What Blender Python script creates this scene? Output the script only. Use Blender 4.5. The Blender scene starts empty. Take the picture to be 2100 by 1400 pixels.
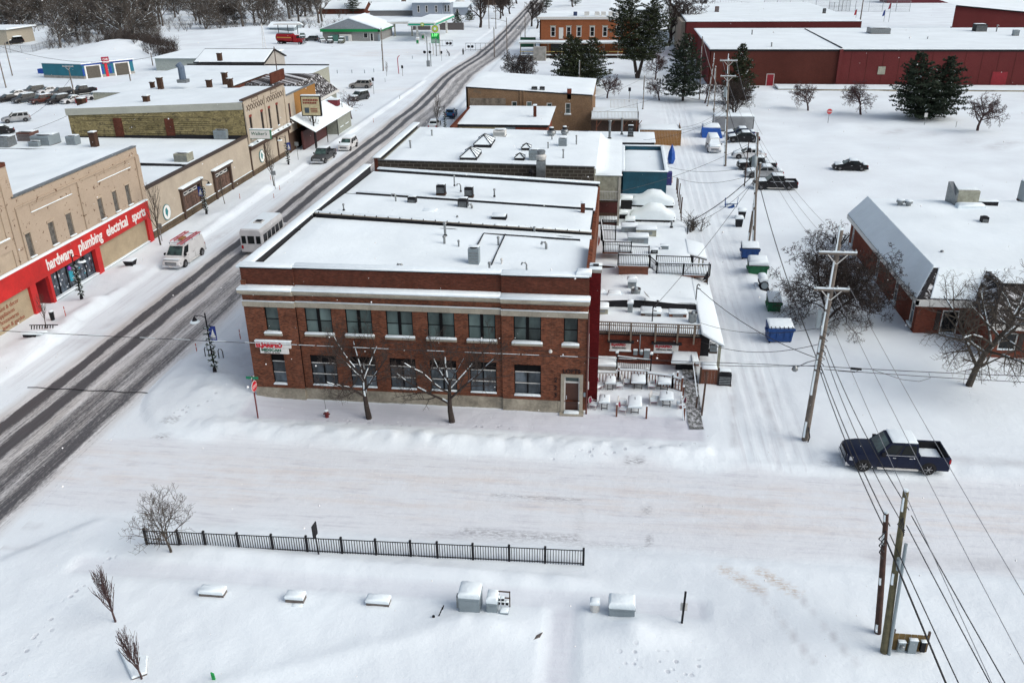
import bpy,math,random
from math import cos,sin
from mathutils import Vector,Matrix,noise
V3 = Vector
_SC = dict(name='snow_cap',m=None);_SS = dict(name='sill_snow',m=None);_DS = dict(name='deck_snow',m=None);_PS = dict(name='parapet_snow',m=None)
S = bpy.context.scene
COL = S.collection
R = math.radians
PI = math.pi
# ---------------------------------------------------------------- camera, sky, sun, exposure
CAM_H = 29.0
FPX = 1761.9
ROT = ((0.99275694,0.03953837,-0.11344764),(0.11954569,-0.41892081,0.90011898),(-0.01193634,-0.90716155,-0.42061318))
cam = bpy.data.cameras.new("camera");cam_o = bpy.data.objects.new("camera",cam);COL.objects.link(cam_o)
cam.sensor_width = 36.0;cam.lens = 36.0 * FPX / 2100.0;cam.clip_start = 0.5;cam.clip_end = 6000
cam_o.matrix_world = Matrix(((ROT[0][0],-ROT[0][1],-ROT[0][2],0),(ROT[1][0],-ROT[1][1],-ROT[1][2],0),(ROT[2][0],-ROT[2][1],-ROT[2][2],CAM_H),(0,0,0,1)))
S.camera = cam_o
world = bpy.data.worlds.new("World");S.world = world;world.use_nodes = True
wn = world.node_tree;bg = wn.nodes["Background"]
sky = wn.nodes.new("ShaderNodeTexSky");sky.sky_type = 'NISHITA';sky.sun_disc = False
sky.sun_elevation = R(38);sky.sun_rotation = R(105);sky.air_density = 1.2;sky.dust_density = 4.0;sky.ozone_density = 1.0
hs = wn.nodes.new("ShaderNodeHueSaturation");hs.inputs['Saturation'].default_value = 0.62
wn.links.new(sky.outputs[0],hs.inputs['Color']);wn.links.new(hs.outputs[0],bg.inputs[0]);bg.inputs[1].default_value = 0.145
sun = bpy.data.lights.new("sun", 'SUN');sun.energy = 1.25;sun.angle = R(55);sun.color = (1.0,0.98,0.95)
sun_o = bpy.data.objects.new("sun",sun);COL.objects.link(sun_o)
sun_o.rotation_euler = (R(14),R(50),0)
S.view_settings.view_transform = 'Standard';S.view_settings.look = 'None';S.view_settings.gamma = 1;S.view_settings.use_curve_mapping = False
S.view_settings.exposure = 0.02
S.render.engine = 'CYCLES'
random.seed(7)
RND = random.Random(11)

# ---------------------------------------------------------------- helpers
def W(px,py,z=0.0):
 """point of the place at height z seen at pixel (px, py) of the 2100x1400 photograph"""
 dx,dy,dz = px - 1050.0,py - 700.0,FPX
 d = [ROT[i][0] * dx + ROT[i][1] * dy + ROT[i][2] * dz for i in range(3)]
 t = (z - CAM_H) / d[2]
 return V3((t * d[0],t * d[1],z))

ORG = {}
def setorg(o,v): ORG[o.name] = V3(v)
def tag(o,label=None,cat=None,group=None,kind=None):
 if label: o['label'] = label
 if cat: o['category'] = cat
 if group: o['group'] = group
 if kind: o['kind'] = kind
 return o
def th(name,label,cat,loc=(0,0,0),group=None,local=False):
 o = bpy.data.objects.new(name,None);COL.objects.link(o);o.location = loc;o.empty_display_size = 0.3
 ORG[o.name] = V3((0,0,0)) if local else V3(loc)
 return tag(o,label,cat,group)
def dup(root,loc=None,rotz=None,label=None,group=None):
 r = root.copy();COL.objects.link(r)
 if loc is not None: r.location = loc
 if rotz is not None: r.rotation_euler = (0,0,rotz)
 if label: r['label'] = label
 if group: r['group'] = group
 for ch in CH.get(root.name,[]):
  c = ch.copy();COL.objects.link(c);c.parent = r;CH.setdefault(r.name,[]).append(c)
  for g in CH.get(ch.name,[]):
   d = g.copy();COL.objects.link(d);d.parent = c;CH.setdefault(c.name,[]).append(d)
 return r
CH = {}
class MB:
 def __init__(s): s.v = [];s.f = [];s.uv = None
 def add(s,vs,fs):
  b = len(s.v);s.v += [tuple(p) for p in vs];s.f += [tuple(b + i for i in f) for f in fs];return s
 def box(s,x0,x1,y0,y1,z0,z1):
  return s.add([(x0,y0,z0),(x1,y0,z0),(x1,y1,z0),(x0,y1,z0),(x0,y0,z1),(x1,y0,z1),(x1,y1,z1),(x0,y1,z1)],
     [(0,3,2,1),(4,5,6,7),(0,1,5,4),(1,2,6,5),(2,3,7,6),(3,0,4,7)])
 def cb(s,x,y,z,sx,sy,sz): return s.box(x - sx / 2,x + sx / 2,y - sy / 2,y + sy / 2,z,z + sz)
 def rbox(s,x,y,z,sx,sy,sz,a):   # box on z,rotated by a about its centre
  c,n = cos(a),sin(a);vs = []
  for dz in (0,sz):
   for ux,uy in ((-1,-1),(1,-1),(1,1),(-1,1)):
    lx,ly = ux * sx / 2,uy * sy / 2;vs.append((x + lx * c - ly * n,y + lx * n + ly * c,z + dz))
  return s.add(vs,[(0,3,2,1),(4,5,6,7),(0,1,5,4),(1,2,6,5),(2,3,7,6),(3,0,4,7)])
 def hexa(s,b,t):   # bottom quad,top quad
  return s.add(list(b) + list(t),[(0,3,2,1),(4,5,6,7),(0,1,5,4),(1,2,6,5),(2,3,7,6),(3,0,4,7)])
 def bar(s,a,b,w,h=None):
  a,b = V3(a),V3(b);h = h or w;d = (b - a)
  if d.length < 1e-6: return s
  d.normalize();up = V3((0,0,1)) if abs(d.z) < .95 else V3((0,1,0))
  x = d.cross(up).normalized() * w / 2;y = x.cross(d).normalized() * h / 2
  q = [-x - y,x - y,x + y,-x + y]
  return s.hexa([a + k for k in q],[b + k for k in q])
 def tube(s,pts,r,n=6,r1=None,cap=True):
  pts = [V3(p) for p in pts];m = len(pts);r1 = r if r1 is None else r1;b = len(s.v)
  ref = None
  for i,p in enumerate(pts):
   d = (pts[min(i + 1,m - 1)] - pts[max(i - 1,0)])
   d = d.normalized() if d.length > 1e-9 else V3((0,0,1))
   if ref is None: ref = V3((0,0,1)) if abs(d.z) < .9 else V3((1,0,0))
   x = d.cross(ref).normalized();y = x.cross(d);rr = r + (r1 - r) * i / max(1,m - 1)
   for k in range(n):
    a = 2 * PI * k / n;s.v.append(tuple(p + (x * cos(a) + y * sin(a)) * rr))
  for i in range(m - 1):
   for k in range(n): s.f.append((b + i * n + k,b + (i + 1) * n + k,b + (i + 1) * n + (k + 1) % n,b + i * n + (k + 1) % n))
  if cap:
   s.f.append(tuple(b + k for k in range(n)));s.f.append(tuple(b + (m - 1) * n + k for k in reversed(range(n))))
  return s
 def cyl(s,x,y,z0,z1,r,n=12,r1=None): return s.tube([(x,y,z0),(x,y,z1)],r,n,r1)
 def lathe(s,x,y,prof,n=14):   # prof: (radius,z)
  b = len(s.v)
  for r,z in prof:
   for k in range(n): s.v.append((x + r * cos(2 * PI * k / n),y + r * sin(2 * PI * k / n),z))
  for i in range(len(prof) - 1):
   for k in range(n): s.f.append((b + i * n + k,b + i * n + (k + 1) % n,b + (i + 1) * n + (k + 1) % n,b + (i + 1) * n + k))
  s.f.append(tuple(b + k for k in reversed(range(n))));s.f.append(tuple(b + (len(prof) - 1) * n + k for k in range(n)))
  return s
 def prism(s,poly,z0,z1):
  n = len(poly);b = len(s.v)
  for z in (z0,z1):
   for i,p in enumerate(poly): s.v.append((p[0],p[1],z if not callable(z) else z(p[0],p[1])))
  s.f.append(tuple(b + i for i in reversed(range(n))));s.f.append(tuple(b + n + i for i in range(n)))
  for i in range(n): s.f.append((b + i,b + (i + 1) % n,b + n + (i + 1) % n,b + n + i))
  return s
 def snow(s,poly,z,h,edge=.12,zf=None):
  """soft-edged snow slab over a convex outline (counter-clockwise)"""
  n = len(poly);P2 = [V3((p[0],p[1])) for p in poly]
  zf = zf or (lambda x,y: z)
  def inset(d):
   out = []
   for i in range(n):
    a = (P2[i] - P2[i - 1]).normalized();c = (P2[(i + 1) % n] - P2[i]).normalized()
    na = V3((-a.y,a.x));nc = V3((-c.y,c.x));m = na + nc
    m = m / max(.3,m.dot(na)) if m.length > 1e-6 else na
    out.append(P2[i] + m * d)
   return out
  rings = [(0,0),(-.02,h * .45),(edge * .25,h * .8),(edge,h)]
  b = len(s.v)
  for d,dz in rings:
   for p in inset(d): s.v.append((p.x,p.y,zf(p.x,p.y) + dz))
  for r in range(len(rings) - 1):
   for i in range(n): s.f.append((b + r * n + i,b + r * n + (i + 1) % n,b + (r + 1) * n + (i + 1) % n,b + (r + 1) * n + i))
  s.f.append(tuple(b + (len(rings) - 1) * n + i for i in range(n)))
  return s
 def B(s,name,m,parent=None,smooth=False,org=None,mesh=None):
  o_ = V3(org) if org is not None else (ORG.get(parent.name,V3()) if parent else V3())
  me = mesh or bpy.data.meshes.new(name)
  if mesh is None:
   me.from_pydata([(v[0] - o_.x,v[1] - o_.y,v[2] - o_.z) for v in s.v],[],s.f)
   if m: me.materials.append(m)
   me.update()
   if smooth:
    me.shade_smooth();me.set_sharp_from_angle(angle=R(smooth if smooth is not True else 45))
  ob = bpy.data.objects.new(name,me);COL.objects.link(ob)
  ORG[ob.name] = o_
  if parent: ob.parent = parent;CH.setdefault(parent.name,[]).append(ob)
  else: ob.location = o_
  return ob
def solo(mb,name,m,label,cat,loc,group=None,smooth=False,kind=None):
 o = mb.B(name,m,None,smooth,org=loc);return tag(o,label,cat,group,kind)
def struct(mb,name,m,smooth=False,kind='structure'):
 return tag(mb.B(name,m,None,smooth,org=(0,0,0)),kind=kind)
def share(o,name,loc,parent,rot=None):
 c = bpy.data.objects.new(name,o.data);COL.objects.link(c);c.location = loc
 if rot: c.rotation_euler = rot
 if parent: c.parent = parent;CH.setdefault(parent.name,[]).append(c)
 return c
def rc(x0,x1,y0,y1): return [(x0,y0),(x1,y0),(x1,y1),(x0,y1)]

# ---------------------------------------------------------------- materials
MATS = {}
def nd(t,k,**kw):
 n = t.nodes.new(k)
 for a,b in kw.items(): setattr(n,a,b)
 return n
def base_mat(name,col=(.5,.5,.5),rough=.6,metal=0,spec=.4):
 m = bpy.data.materials.new(name);m.use_nodes = True;b = m.node_tree.nodes["Principled BSDF"]
 b.inputs['Base Color'].default_value = (*col,1);b.inputs['Roughness'].default_value = rough;b.inputs['Metallic'].default_value = metal
 b.inputs['Specular IOR Level'].default_value = spec
 return m,m.node_tree,b
def coord(t,scale=1.0):
 g = nd(t, "ShaderNodeNewGeometry");return g.outputs['Position']
def objcoord(t): return nd(t, "ShaderNodeTexCoord").outputs['Object']
def mixc(t,f,a,b):
 m = nd(t, "ShaderNodeMix",data_type='RGBA')
 for s,v in ((0,f),(6,a),(7,b)):
  if hasattr(v, 'links') or hasattr(v, 'is_linked'): t.links.new(v,m.inputs[s])
  elif isinstance(v,tuple): m.inputs[s].default_value = (*v,1) if len(v) == 3 else v
  else: m.inputs[s].default_value = v
 return m.outputs[2]
def m3_(t,op,a,b=None,c=None):
 m = nd(t, "ShaderNodeMath",operation=op)
 for i,v in enumerate((a,b,c)):
  if v is None: continue
  if hasattr(v, 'is_linked'): t.links.new(v,m.inputs[i])
  else: m.inputs[i].default_value = v
 return m.outputs[0]
def noise_(t,vec,scale,detail=3,rough=.55,dist=0):
 n = nd(t, "ShaderNodeTexNoise");t.links.new(vec,n.inputs['Vector']);n.inputs['Scale'].default_value = scale
 n.inputs['Detail'].default_value = detail;n.inputs['Roughness'].default_value = rough;n.inputs['Distortion'].default_value = dist
 return n.outputs['Fac']
def ramp(t,f,stops,interp='LINEAR'):
 r = nd(t, "ShaderNodeValToRGB");t.links.new(f,r.inputs[0]);e = r.color_ramp;e.interpolation = interp
 while len(e.elements) > 1: e.elements.remove(e.elements[-1])
 for i,(p,c) in enumerate(stops):
  el = e.elements[0] if i == 0 else e.elements.new(p)
  el.position = p;el.color = (c,c,c,1) if not isinstance(c,tuple) else (*c,1)
 return r.outputs[0]
def scalevec(t,vec,s):
 m = nd(t, "ShaderNodeVectorMath",operation='MULTIPLY');t.links.new(vec,m.inputs[0]);m.inputs[1].default_value = s;return m.outputs[0]
def bump(t,b,h,strength=.3,dist=.05):
 n = nd(t, "ShaderNodeBump");n.inputs['Strength'].default_value = strength;n.inputs['Distance'].default_value = dist
 t.links.new(h,n.inputs['Height']);t.links.new(n.outputs[0],b.inputs['Normal'])
def pt(name,col,rough=.55,metal=0,var=.18,scale=3.0,bmp=0,spec=.4,obj=True):
 """plain surface with mottled wear"""
 if name in MATS: return MATS[name]
 m,t,b = base_mat(name,col,rough,metal,spec);v = objcoord(t) if obj else coord(t)
 f = noise_(t,v,scale,4,.6);f2 = noise_(t,v,scale * 9,2)
 k = m3_(t,'ADD',m3_(t,'MULTIPLY',f,.7),m3_(t,'MULTIPLY',f2,.3))
 lo = tuple(c * (1 - var * 1.6) for c in col);hi = tuple(min(1,c * (1 + var)) for c in col)
 t.links.new(mixc(t,ramp(t,k,[(.3,0),(.7,1)]),lo,hi),b.inputs['Base Color'])
 t.links.new(m3_(t,'ADD',m3_(t,'MULTIPLY',f,.25),rough - .12),b.inputs['Roughness'])
 if bmp: bump(t,b,f2,bmp,.02)
 MATS[name] = m;return m
def wallvec(t):
 p = coord(t);s = nd(t, "ShaderNodeSeparateXYZ");t.links.new(p,s.inputs[0]);c = nd(t, "ShaderNodeCombineXYZ")
 t.links.new(m3_(t,'ADD',s.outputs[0],s.outputs[1]),c.inputs[0]);t.links.new(s.outputs[2],c.inputs[1]);return c.outputs[0]
def brickm(name,c1,c2,mortar,bw=.21,rh=.073,ms=.012,patch=.35,big=.5,blotch=None,bumps=.4,bias=0.):
 if name in MATS: return MATS[name]
 m,t,b = base_mat(name,c1,.95,0,.06);v = wallvec(t)
 br = nd(t, "ShaderNodeTexBrick");t.links.new(v,br.inputs['Vector']);br.inputs['Scale'].default_value = 1
 br.inputs['Brick Width'].default_value = bw;br.inputs['Row Height'].default_value = rh;br.inputs['Mortar Size'].default_value = ms
 br.inputs['Color1'].default_value = (*c1,1);br.inputs['Color2'].default_value = (*c2,1);br.inputs['Mortar'].default_value = (*mortar,1)
 br.inputs['Bias'].default_value = bias;br.inputs['Mortar Smooth'].default_value = .3
 n1 = noise_(t,v,big,5,.65);n2 = noise_(t,scalevec(t,v,(2.2,7,1)),1.6,3,.7)
 k = ramp(t,m3_(t,'ADD',m3_(t,'MULTIPLY',n1,.5),m3_(t,'MULTIPLY',n2,.5)),[(.33,1 - patch),(.68,1 + patch * .6)])
 mm = nd(t, "ShaderNodeVectorMath",operation='MULTIPLY');t.links.new(br.outputs[0],mm.inputs[0]);t.links.new(k,mm.inputs[1]);colr = mm.outputs[0]
 if blotch:
  bc,sc,lo,hi = blotch
  colr = mixc(t,ramp(t,noise_(t,v,sc,5,.7,.4),[(lo,0),(hi,1)]),colr,bc)
 t.links.new(colr,b.inputs['Base Color'])
 bump(t,b,br.outputs['Fac'],-bumps,.01)
 MATS[name] = m;return m
def snowm(name='snow',col=(.79,.88,.93),b1=.32,sc=1.0):
 if name in MATS: return MATS[name]
 m,t,b = base_mat(name,col,.75,0,.15);v = coord(t)
 a = noise_(t,v,.35 * sc,4,.5);c = noise_(t,v,2.2 * sc,4,.6);d = noise_(t,v,14 * sc,3,.6)
 dark = tuple(x * .93 for x in col)
 t.links.new(mixc(t,ramp(t,a,[(.35,0),(.65,1)]),dark,col),b.inputs['Base Color'])
 h = m3_(t,'ADD',m3_(t,'MULTIPLY',c,.8),m3_(t,'MULTIPLY',d,.12));bump(t,b,h,b1,.25)
 MATS[name] = m;return m
SNOW = snowm()
for _d in (_SC,_SS,_DS,_PS): _d['m'] = SNOW
ROOFSNOW = snowm('roof snow',(.81,.895,.94),.26,.5)
BRICK = brickm('red brown brick',(.25,.078,.04),(.095,.032,.02),(.16,.10,.075),patch=.5,big=1.2)
BRICKP = brickm('parapet brick',(.155,.045,.028),(.09,.03,.02),(.085,.05,.04),patch=.4,big=.8)
BRICKR = brickm('red brick',(.25,.05,.028),(.15,.034,.02),(.16,.09,.07),patch=.4,blotch=((.30,.22,.19),.5,.62,.74))
BRICKO = brickm('orange brick',(.34,.15,.065),(.22,.09,.04),(.28,.2,.15),patch=.35,blotch=((.15,.12,.10),.6,.6,.72))
BRICKT = brickm('tan brown brick',(.27,.155,.08),(.18,.10,.055),(.24,.19,.14),patch=.4,big=.35,blotch=((.13,.11,.09),.25,.56,.7))
BRICKY = brickm('yellow brown old brick',(.42,.35,.17),(.28,.23,.11),(.22,.19,.12),.45,.16,.018,patch=.6,big=.8,blotch=((.10,.085,.055),1.6,.50,.64))
BRICKS = brickm('school red brick',(.155,.024,.028),(.125,.02,.023),(.14,.06,.055),patch=.22,big=.15)
BRICKSD = brickm('school brown brick',(.115,.032,.024),(.085,.026,.02),(.09,.04,.035),patch=.3,big=.2)
BRICKC = brickm('church red brick',(.22,.052,.028),(.14,.034,.02),(.15,.085,.07),patch=.35)
REDPAINT = brickm('painted red chimney brick',(.12,.012,.014),(.08,.009,.011),(.08,.012,.014),patch=.3)
BLOCK = brickm('grey brown block',(.085,.075,.062),(.065,.058,.05),(.16,.15,.13),.8,.36,.045,patch=.35,bumps=.8)
STONE = pt('pale limestone',(.36,.33,.27),.8,var=.22,scale=.8,bmp=.3,obj=False)
CONC = pt('weathered concrete plinth',(.33,.30,.24),.85,var=.4,scale=.55,bmp=.3,obj=False)
CONC2 = pt('grey concrete',(.30,.29,.27),.85,var=.3,scale=1.0,bmp=.2,obj=False)
DARK = pt('dark metal',(.014,.014,.017),.6,.1,spec=.2)
BLACK = pt('black rubber membrane',(.012,.012,.016),.85,0,.4,2,obj=False)
FRAME = pt('black window frame',(.007,.007,.008),.7,spec=.1)
WHITE = pt('white painted trim',(.62,.62,.6),.5,var=.1)
GALV = pt('galvanised metal',(.27,.29,.30),.4,.7,.25,4)
GREYM = pt('grey enamel cabinet',(.25,.30,.33),.45,.2,.1,2)
CREAMM = pt('faded cream metal',(.36,.36,.29),.5,.2,.25,3)
WOODP = pt('weathered grey wood',(.20,.165,.135),.85,0,.35,5,.3)
WOODR = pt('red brown stained wood',(.16,.06,.035),.7,0,.3,5,.3)
WOODO = pt('orange brown boards',(.33,.17,.06),.7,0,.3,4,.3)
WOODB = pt('dark brown wood',(.07,.042,.03),.7,0,.3,4,.3)
BARK = pt('grey brown bark',(.075,.062,.05),.9,0,.35,6,.5)
BARKD = pt('dark bark',(.045,.034,.03),.9,0,.35,6,.3)
BARKR = pt('purple brown twigs',(.075,.045,.045),.9,0,.35,6,.3)
CABLE = pt('black cable',(.02,.02,.022),.5)
CABLEG = pt('grey aluminium cable',(.23,.24,.26),.5)
RUBBER = pt('tyre rubber',(.014,.014,.015),.85)
RIM = pt('alloy wheel',(.42,.42,.43),.35,.6)
CHROME = pt('chrome trim',(.55,.56,.58),.2,.9,.1)
TAN = pt('tan painted stucco',(.42,.345,.265),.85,0,.12,.6,.1,obj=False)
def glassm(name,col,rough=.12,var=.55,spec=.35,sc=.7):
 if name in MATS: return MATS[name]
 m,t,b = base_mat(name,col,rough,0,spec);v = coord(t)
 f = noise_(t,scalevec(t,v,(1,1,.6)),sc,3,.5);sc_ = nd(t, 'ShaderNodeVectorMath',operation='SCALE')
 t.links.new(mixc(t,ramp(t,f,[(.35,0),(.65,1)]),tuple(c * (1 - var) for c in col),tuple(c * (1 + var) for c in col)),sc_.inputs[0]);t.links.new(m3_(t,'MULTIPLY_ADD',nd(t, 'ShaderNodeObjectInfo').outputs['Random'],.9,.5),sc_.inputs['Scale']);t.links.new(sc_.outputs[0],b.inputs['Base Color'])
 MATS[name] = m;return m
GLASSG = glassm('green grey window glass',(.07,.10,.098))
GLASSB = glassm('blue grey window glass',(.07,.088,.105),sc=1.5)
GLASSD = glassm('dark window glass',(.010,.011,.013))
CARGL = glassm('tinted car glass',(.008,.011,.012),.08,.4,.3)
SHOPGL = glassm('shop window glass',(.05,.065,.085),.1,.7,sc=3)
# ---------------------------------------------------------------- ground
def sstep(a,b,x):
 t = max(0.,min(1.,(x - a) / (b - a)));return t * t * (3 - 2 * t)
def band(x,a,b,w): return sstep(a - w,a + w,x) * (1 - sstep(b - w,b + w,x))
MOUNDS = [(-28.9,56.5,3.0,4.5,.55),(-27.5,50.8,3.5,3.0,.4),(-47.5,75.2,1.2,1.0,.35),(-45.9,63.0,1.0,2.6,.4),(-46.2,66.5,1.6,.9,.45),(-46.8,92.5,1.6,1.8,.5),(-46.0,57.5,1.6,2.6,.4),
  (-46.6,105,1.8,2.5,.45),(-46.5,98.5,1.3,2.5,.35),(-45.9,82,1.1,3,.2),(1.8,30.5,1.7,.8,.45),(-5.6,30.2,2.2,.8,.35),(38,152,4.5,2.2,.9),(13,73,1.0,2,.35),(12.6,79,1,3,.35),
  (-98,213,10,9,1.2),(-155,262,13,7,3.6),(-140,232,14,4,1.4),(-82,236,15,8,.5),(3.6,178,3.5,1.8,.6),(29,185,6,5,.6),(-130,318,24,12,2.4),(14.8,82,1.5,3,.4),(1.5,53,4,2,.08)]
BLD = [(-24.6,-1.4,50.9,82),(-75,-49.9,20,140),(-1.4,6.7,58.7,83),(-24.5,6.2,85,122)]
def gh(x,y):
 if x < -230 or x > 140 or y > 420 or y < 5: return 0.0
 h = 0.0
 n1 = noise.noise(V3((x * .18,y * .18,0)));n2 = noise.noise(V3((x * .9,y * .9,3)));n3 = noise.noise(V3((x * 2.3,y * 2.3,7)))
 n4 = noise.noise(V3((x * 3.9,y * 3.9,1)))
 if y < 62:
  xb = -32.7 + 2.4 * sstep(56,61.5,y)
  if x < -26 and y < 51.8: d = math.hypot(x + 26.1,y - 51.8) - 6.6
  elif y >= 51.8: d = xb - x if x < -26 else -(x + 32.7)
  else: d = 45.2 - y
  west = sstep(-45.0,-44.2,x)
  south = sstep(36.0,36.8,y if x > -28 else y + (-28 - x) * 1.2)
  road = sstep(-.35,.35,d) * west * (south if x > -39 else 1)
 else:
  off = 0 if y < 205 else -1 - (y - 205) * .015
  road = band(x,-44.9 + off,-31.2 + off,.6)
 alley = band(x,7.9,12.6,.8) * (1 if y > 46 else 0)
 lot = 0.35 * sstep(13.5,16,x) * sstep(44,60,y)
 rest = 1 - road
 deep = .16 + .05 * n1
 h += rest * (deep + .02 * n2) - .012 * road
    # plough bank north of the side street
 if -27.5 < x < 6.5 or (12.6 < x < 60):
  bk = math.exp(-((y - 46.55) / .75) ** 2) * (.25 if x < 6.5 else .10)
  h += bk * (1.1 + .7 * n2 + .55 * n3 + .45 * n4) * sstep(-28,-25.5,x)
 if -24.6 < x < 6.3 and 47.7 < y < 50.9: h -= .05 * band(y,47.9,50.7,.2);h += .012 * n4 + .012 * n3
    # banks along main street
 if 58 < y < 205:
  h += .22 * math.exp(-((x + 45.4) / .6) ** 2) * (1 + .6 * n2 + .4 * n3) * (.35 if 70 < y < 80 or 112 < y < 130 else 1)
  h += .2 * math.exp(-((x + 30.5) / .6) ** 2) * (1 + .6 * n2 + .4 * n3) * sstep(60,64,y)
    # parking lane snow
 pass
    # park side
 if y < 36.6 and x > -31:
  h += .10 * (1 - sstep(33.4,35.5,y)) * sstep(-31,-27,x)
  if -27 < x < 5: h -= .12 * band(y,31.75,33.0,.18)
  if y < 31.9: h -= .12 * band(x,-2.35,-1.0,.1)
        # diagonal ridge and path edges
  d1 = (x + 12.0) * .45 - (y - 27.4) * .9;h += .10 * math.exp(-(d1 / .5) ** 2) * (1 if y < 31 and x < -6 else 0)
  h += .18 * math.exp(-((y - 33.7 + .02 * x) / .35) ** 2) * band(x,-22,-.5,1) * (1 + .3 * n2)
    # foot prints path
 if alley: h -= alley * .07;h += alley * .03 * sin(x * 7)
 if -60 < x < 45 and y < 130: h += .018 * n2 * rest + .012 * n3 * rest + .004 * n3 + .004 * n4
 for mx,my,sx,sy,a in MOUNDS:
  u,v = (x - mx) / sx,(y - my) / sy
  if abs(u) < 2.4 and abs(v) < 2.4: h += a * math.exp(-(u * u + v * v)) * (1 + .25 * n2 + .15 * n3) * (1 - road)
 if 12.8 < x < 60 and y > 110: h += .25 * n1 * sstep(110,130,y)
 return h
def axis(lo,hi,step,far_lo,far_hi,mid=1.6):
 a = [];x = lo
 while x <= hi: a.append(x);x += step
 st = step;x = a[-1]
 while x < far_hi: st = min(st * 1.12,90 if x > far_hi * .3 else 3.2 if x < 320 else 90);x += st;a.append(x)
 st = step;x = a[0];pre = []
 while x > far_lo: st = min(st * 1.12,3.2 if x > -260 else 90);x -= st;pre.append(x)
 return pre[::-1] + a
xs = axis(-50,20,.3,-2600,2600);ys = axis(23,82,.3,-60,3600)
g = MB();nx,ny = len(xs),len(ys)
for y in ys:
 for x in xs: g.v.append((x,y,gh(x,y)))
g.f = [(j * nx + i,j * nx + i + 1,(j + 1) * nx + i + 1,(j + 1) * nx + i) for j in range(ny - 1) for i in range(nx - 1)]
def bx(x,y,x0,x1,y0,y1,w): return band(x,x0,x1,w) * band(y,y0,y1,w)
def ln(x,y,x0,y0,x1,y1,w,s):
 dx,dy = x1 - x0,y1 - y0;L = math.hypot(dx,dy);u = ((x - x0) * dx + (y - y0) * dy) / L;v = abs(-(x - x0) * dy + (y - y0) * dx) / L
 return (1 - sstep(w - s,w + s,v)) * band(u,0,L,s * 2) if v < w + s else 0.
_l = lambda a,b,w,s: (*W(*a)[:2],*W(*b)[:2],w,s)
MD = [(-7.7,-1.25,37.1,37.75,.75),(-6.5,-1.3,40.75,41.1,.7),(2.2,2.7,40.1,40.7,1),(2.3,2.65,37.3,38.2,.9),(1.2,2.3,45.0,45.5,.9),(-1.4,-1.1,37.0,41,.4),(-9.5,2.4,36.8,37.3,.4),(-29.6,-28.6,46.6,47.4,.7),(-29.3,-28.4,45.0,45.5,.9),(12.9,15.2,45.6,46.4,.4)]
MT = [(6.0,35.8,7.9,33.9,.28,.14),(7.8,35.8,9.6,33.9,.28,.14)]
MG = [_l((1735,262),(2110,312),.6,.5),_l((1760,256),(2110,300),.5,.5),(7.6,34.2,9.4,29.5,.12,.1),(9.4,34.2,11.3,29.5,.12,.1),(-44,56.5,-41,66,.15,.15),(-42.6,56,-41.2,70,.15,.15),(-43.6,84,-41.4,99,.15,.15),(13.5,37.6,60,37.2,.5,.4),(14,47.2,60,47.0,.5,.4),(8,47.5,9,58,.2,.15),(11,47.5,10.5,60,.2,.15),(-39,36,-31,35.4,.3,.2),(-39,33,-30,33.6,.2,.2)]
MF = [_l((600,188),(860,186),3.2,1.5),_l((690,112),(950,108),9,5)]
MP = [(-25.75,24.3,-25.4,35.0,.25,.1),(-29.2,47.4,-27.0,50.5,.4,.1),(-3.4,45.2,6.0,47.4,.3,.1),(-20,48.1,-5,48.3,.3,.1),(1.0,29.2,4.5,28.6,.5,.1)]
def zones(x,y):
 yw = y + noise.noise(V3((x * .25,y * .25,5))) * 1.1;inx = sstep(-46,-41,x) * (1 - .5 * sstep(70,110,x))
 near = y < 75
 ins = band(yw,36.8,45.0,.5) * inx if near else 0;tz = band(yw,38.9,43.4,1.2) * inx if near else 0
 gr = max(bx(x,y,-24.8,6.2,47.9,50.8,.25) * .9,bx(x,y,-27,5,31.8,33.0,.15) * .38,bx(x,y,-2.3,-1.1,-50,31.9,.1) * .6) if near else 0
 al = max(band(x,7.6,12.6,.6) * (45 < y < 250),.8 * band(x,-45.2,-41,.5) * (y > 50))
 md = max([k * bx(x,y,a,b,c,d,.15) for a,b,c,d,k in MD]) if near else 0
 mt = max([ln(x,y,*q) for q in MT]) if near else 0
 mg = max([ln(x,y,*q) for q in MG]);mf = max([ln(x,y,*q) for q in MF]);mp = max([ln(x,y,*q) for q in MP]) if near else 0
 return (ins,tz,gr,al),(md,max(mt,.0),mg,mp),mf
def paintzones(o,pts):
 me = o.data;A = me.color_attributes.new('zones', 'FLOAT_COLOR', 'POINT');B = me.color_attributes.new('marks', 'FLOAT_COLOR', 'POINT');za_,zb_ = [],[]
 for x,y in pts:
  if -240 < x < 140 and y < 320: p,q,f = zones(x,y);p = (p[0],max(p[1],f),p[2],p[3])
  else: p = q = (0,0,0,0)
  za_ += p;zb_ += q
 A.data.foreach_set('color',za_);B.data.foreach_set('color',zb_)
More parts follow.
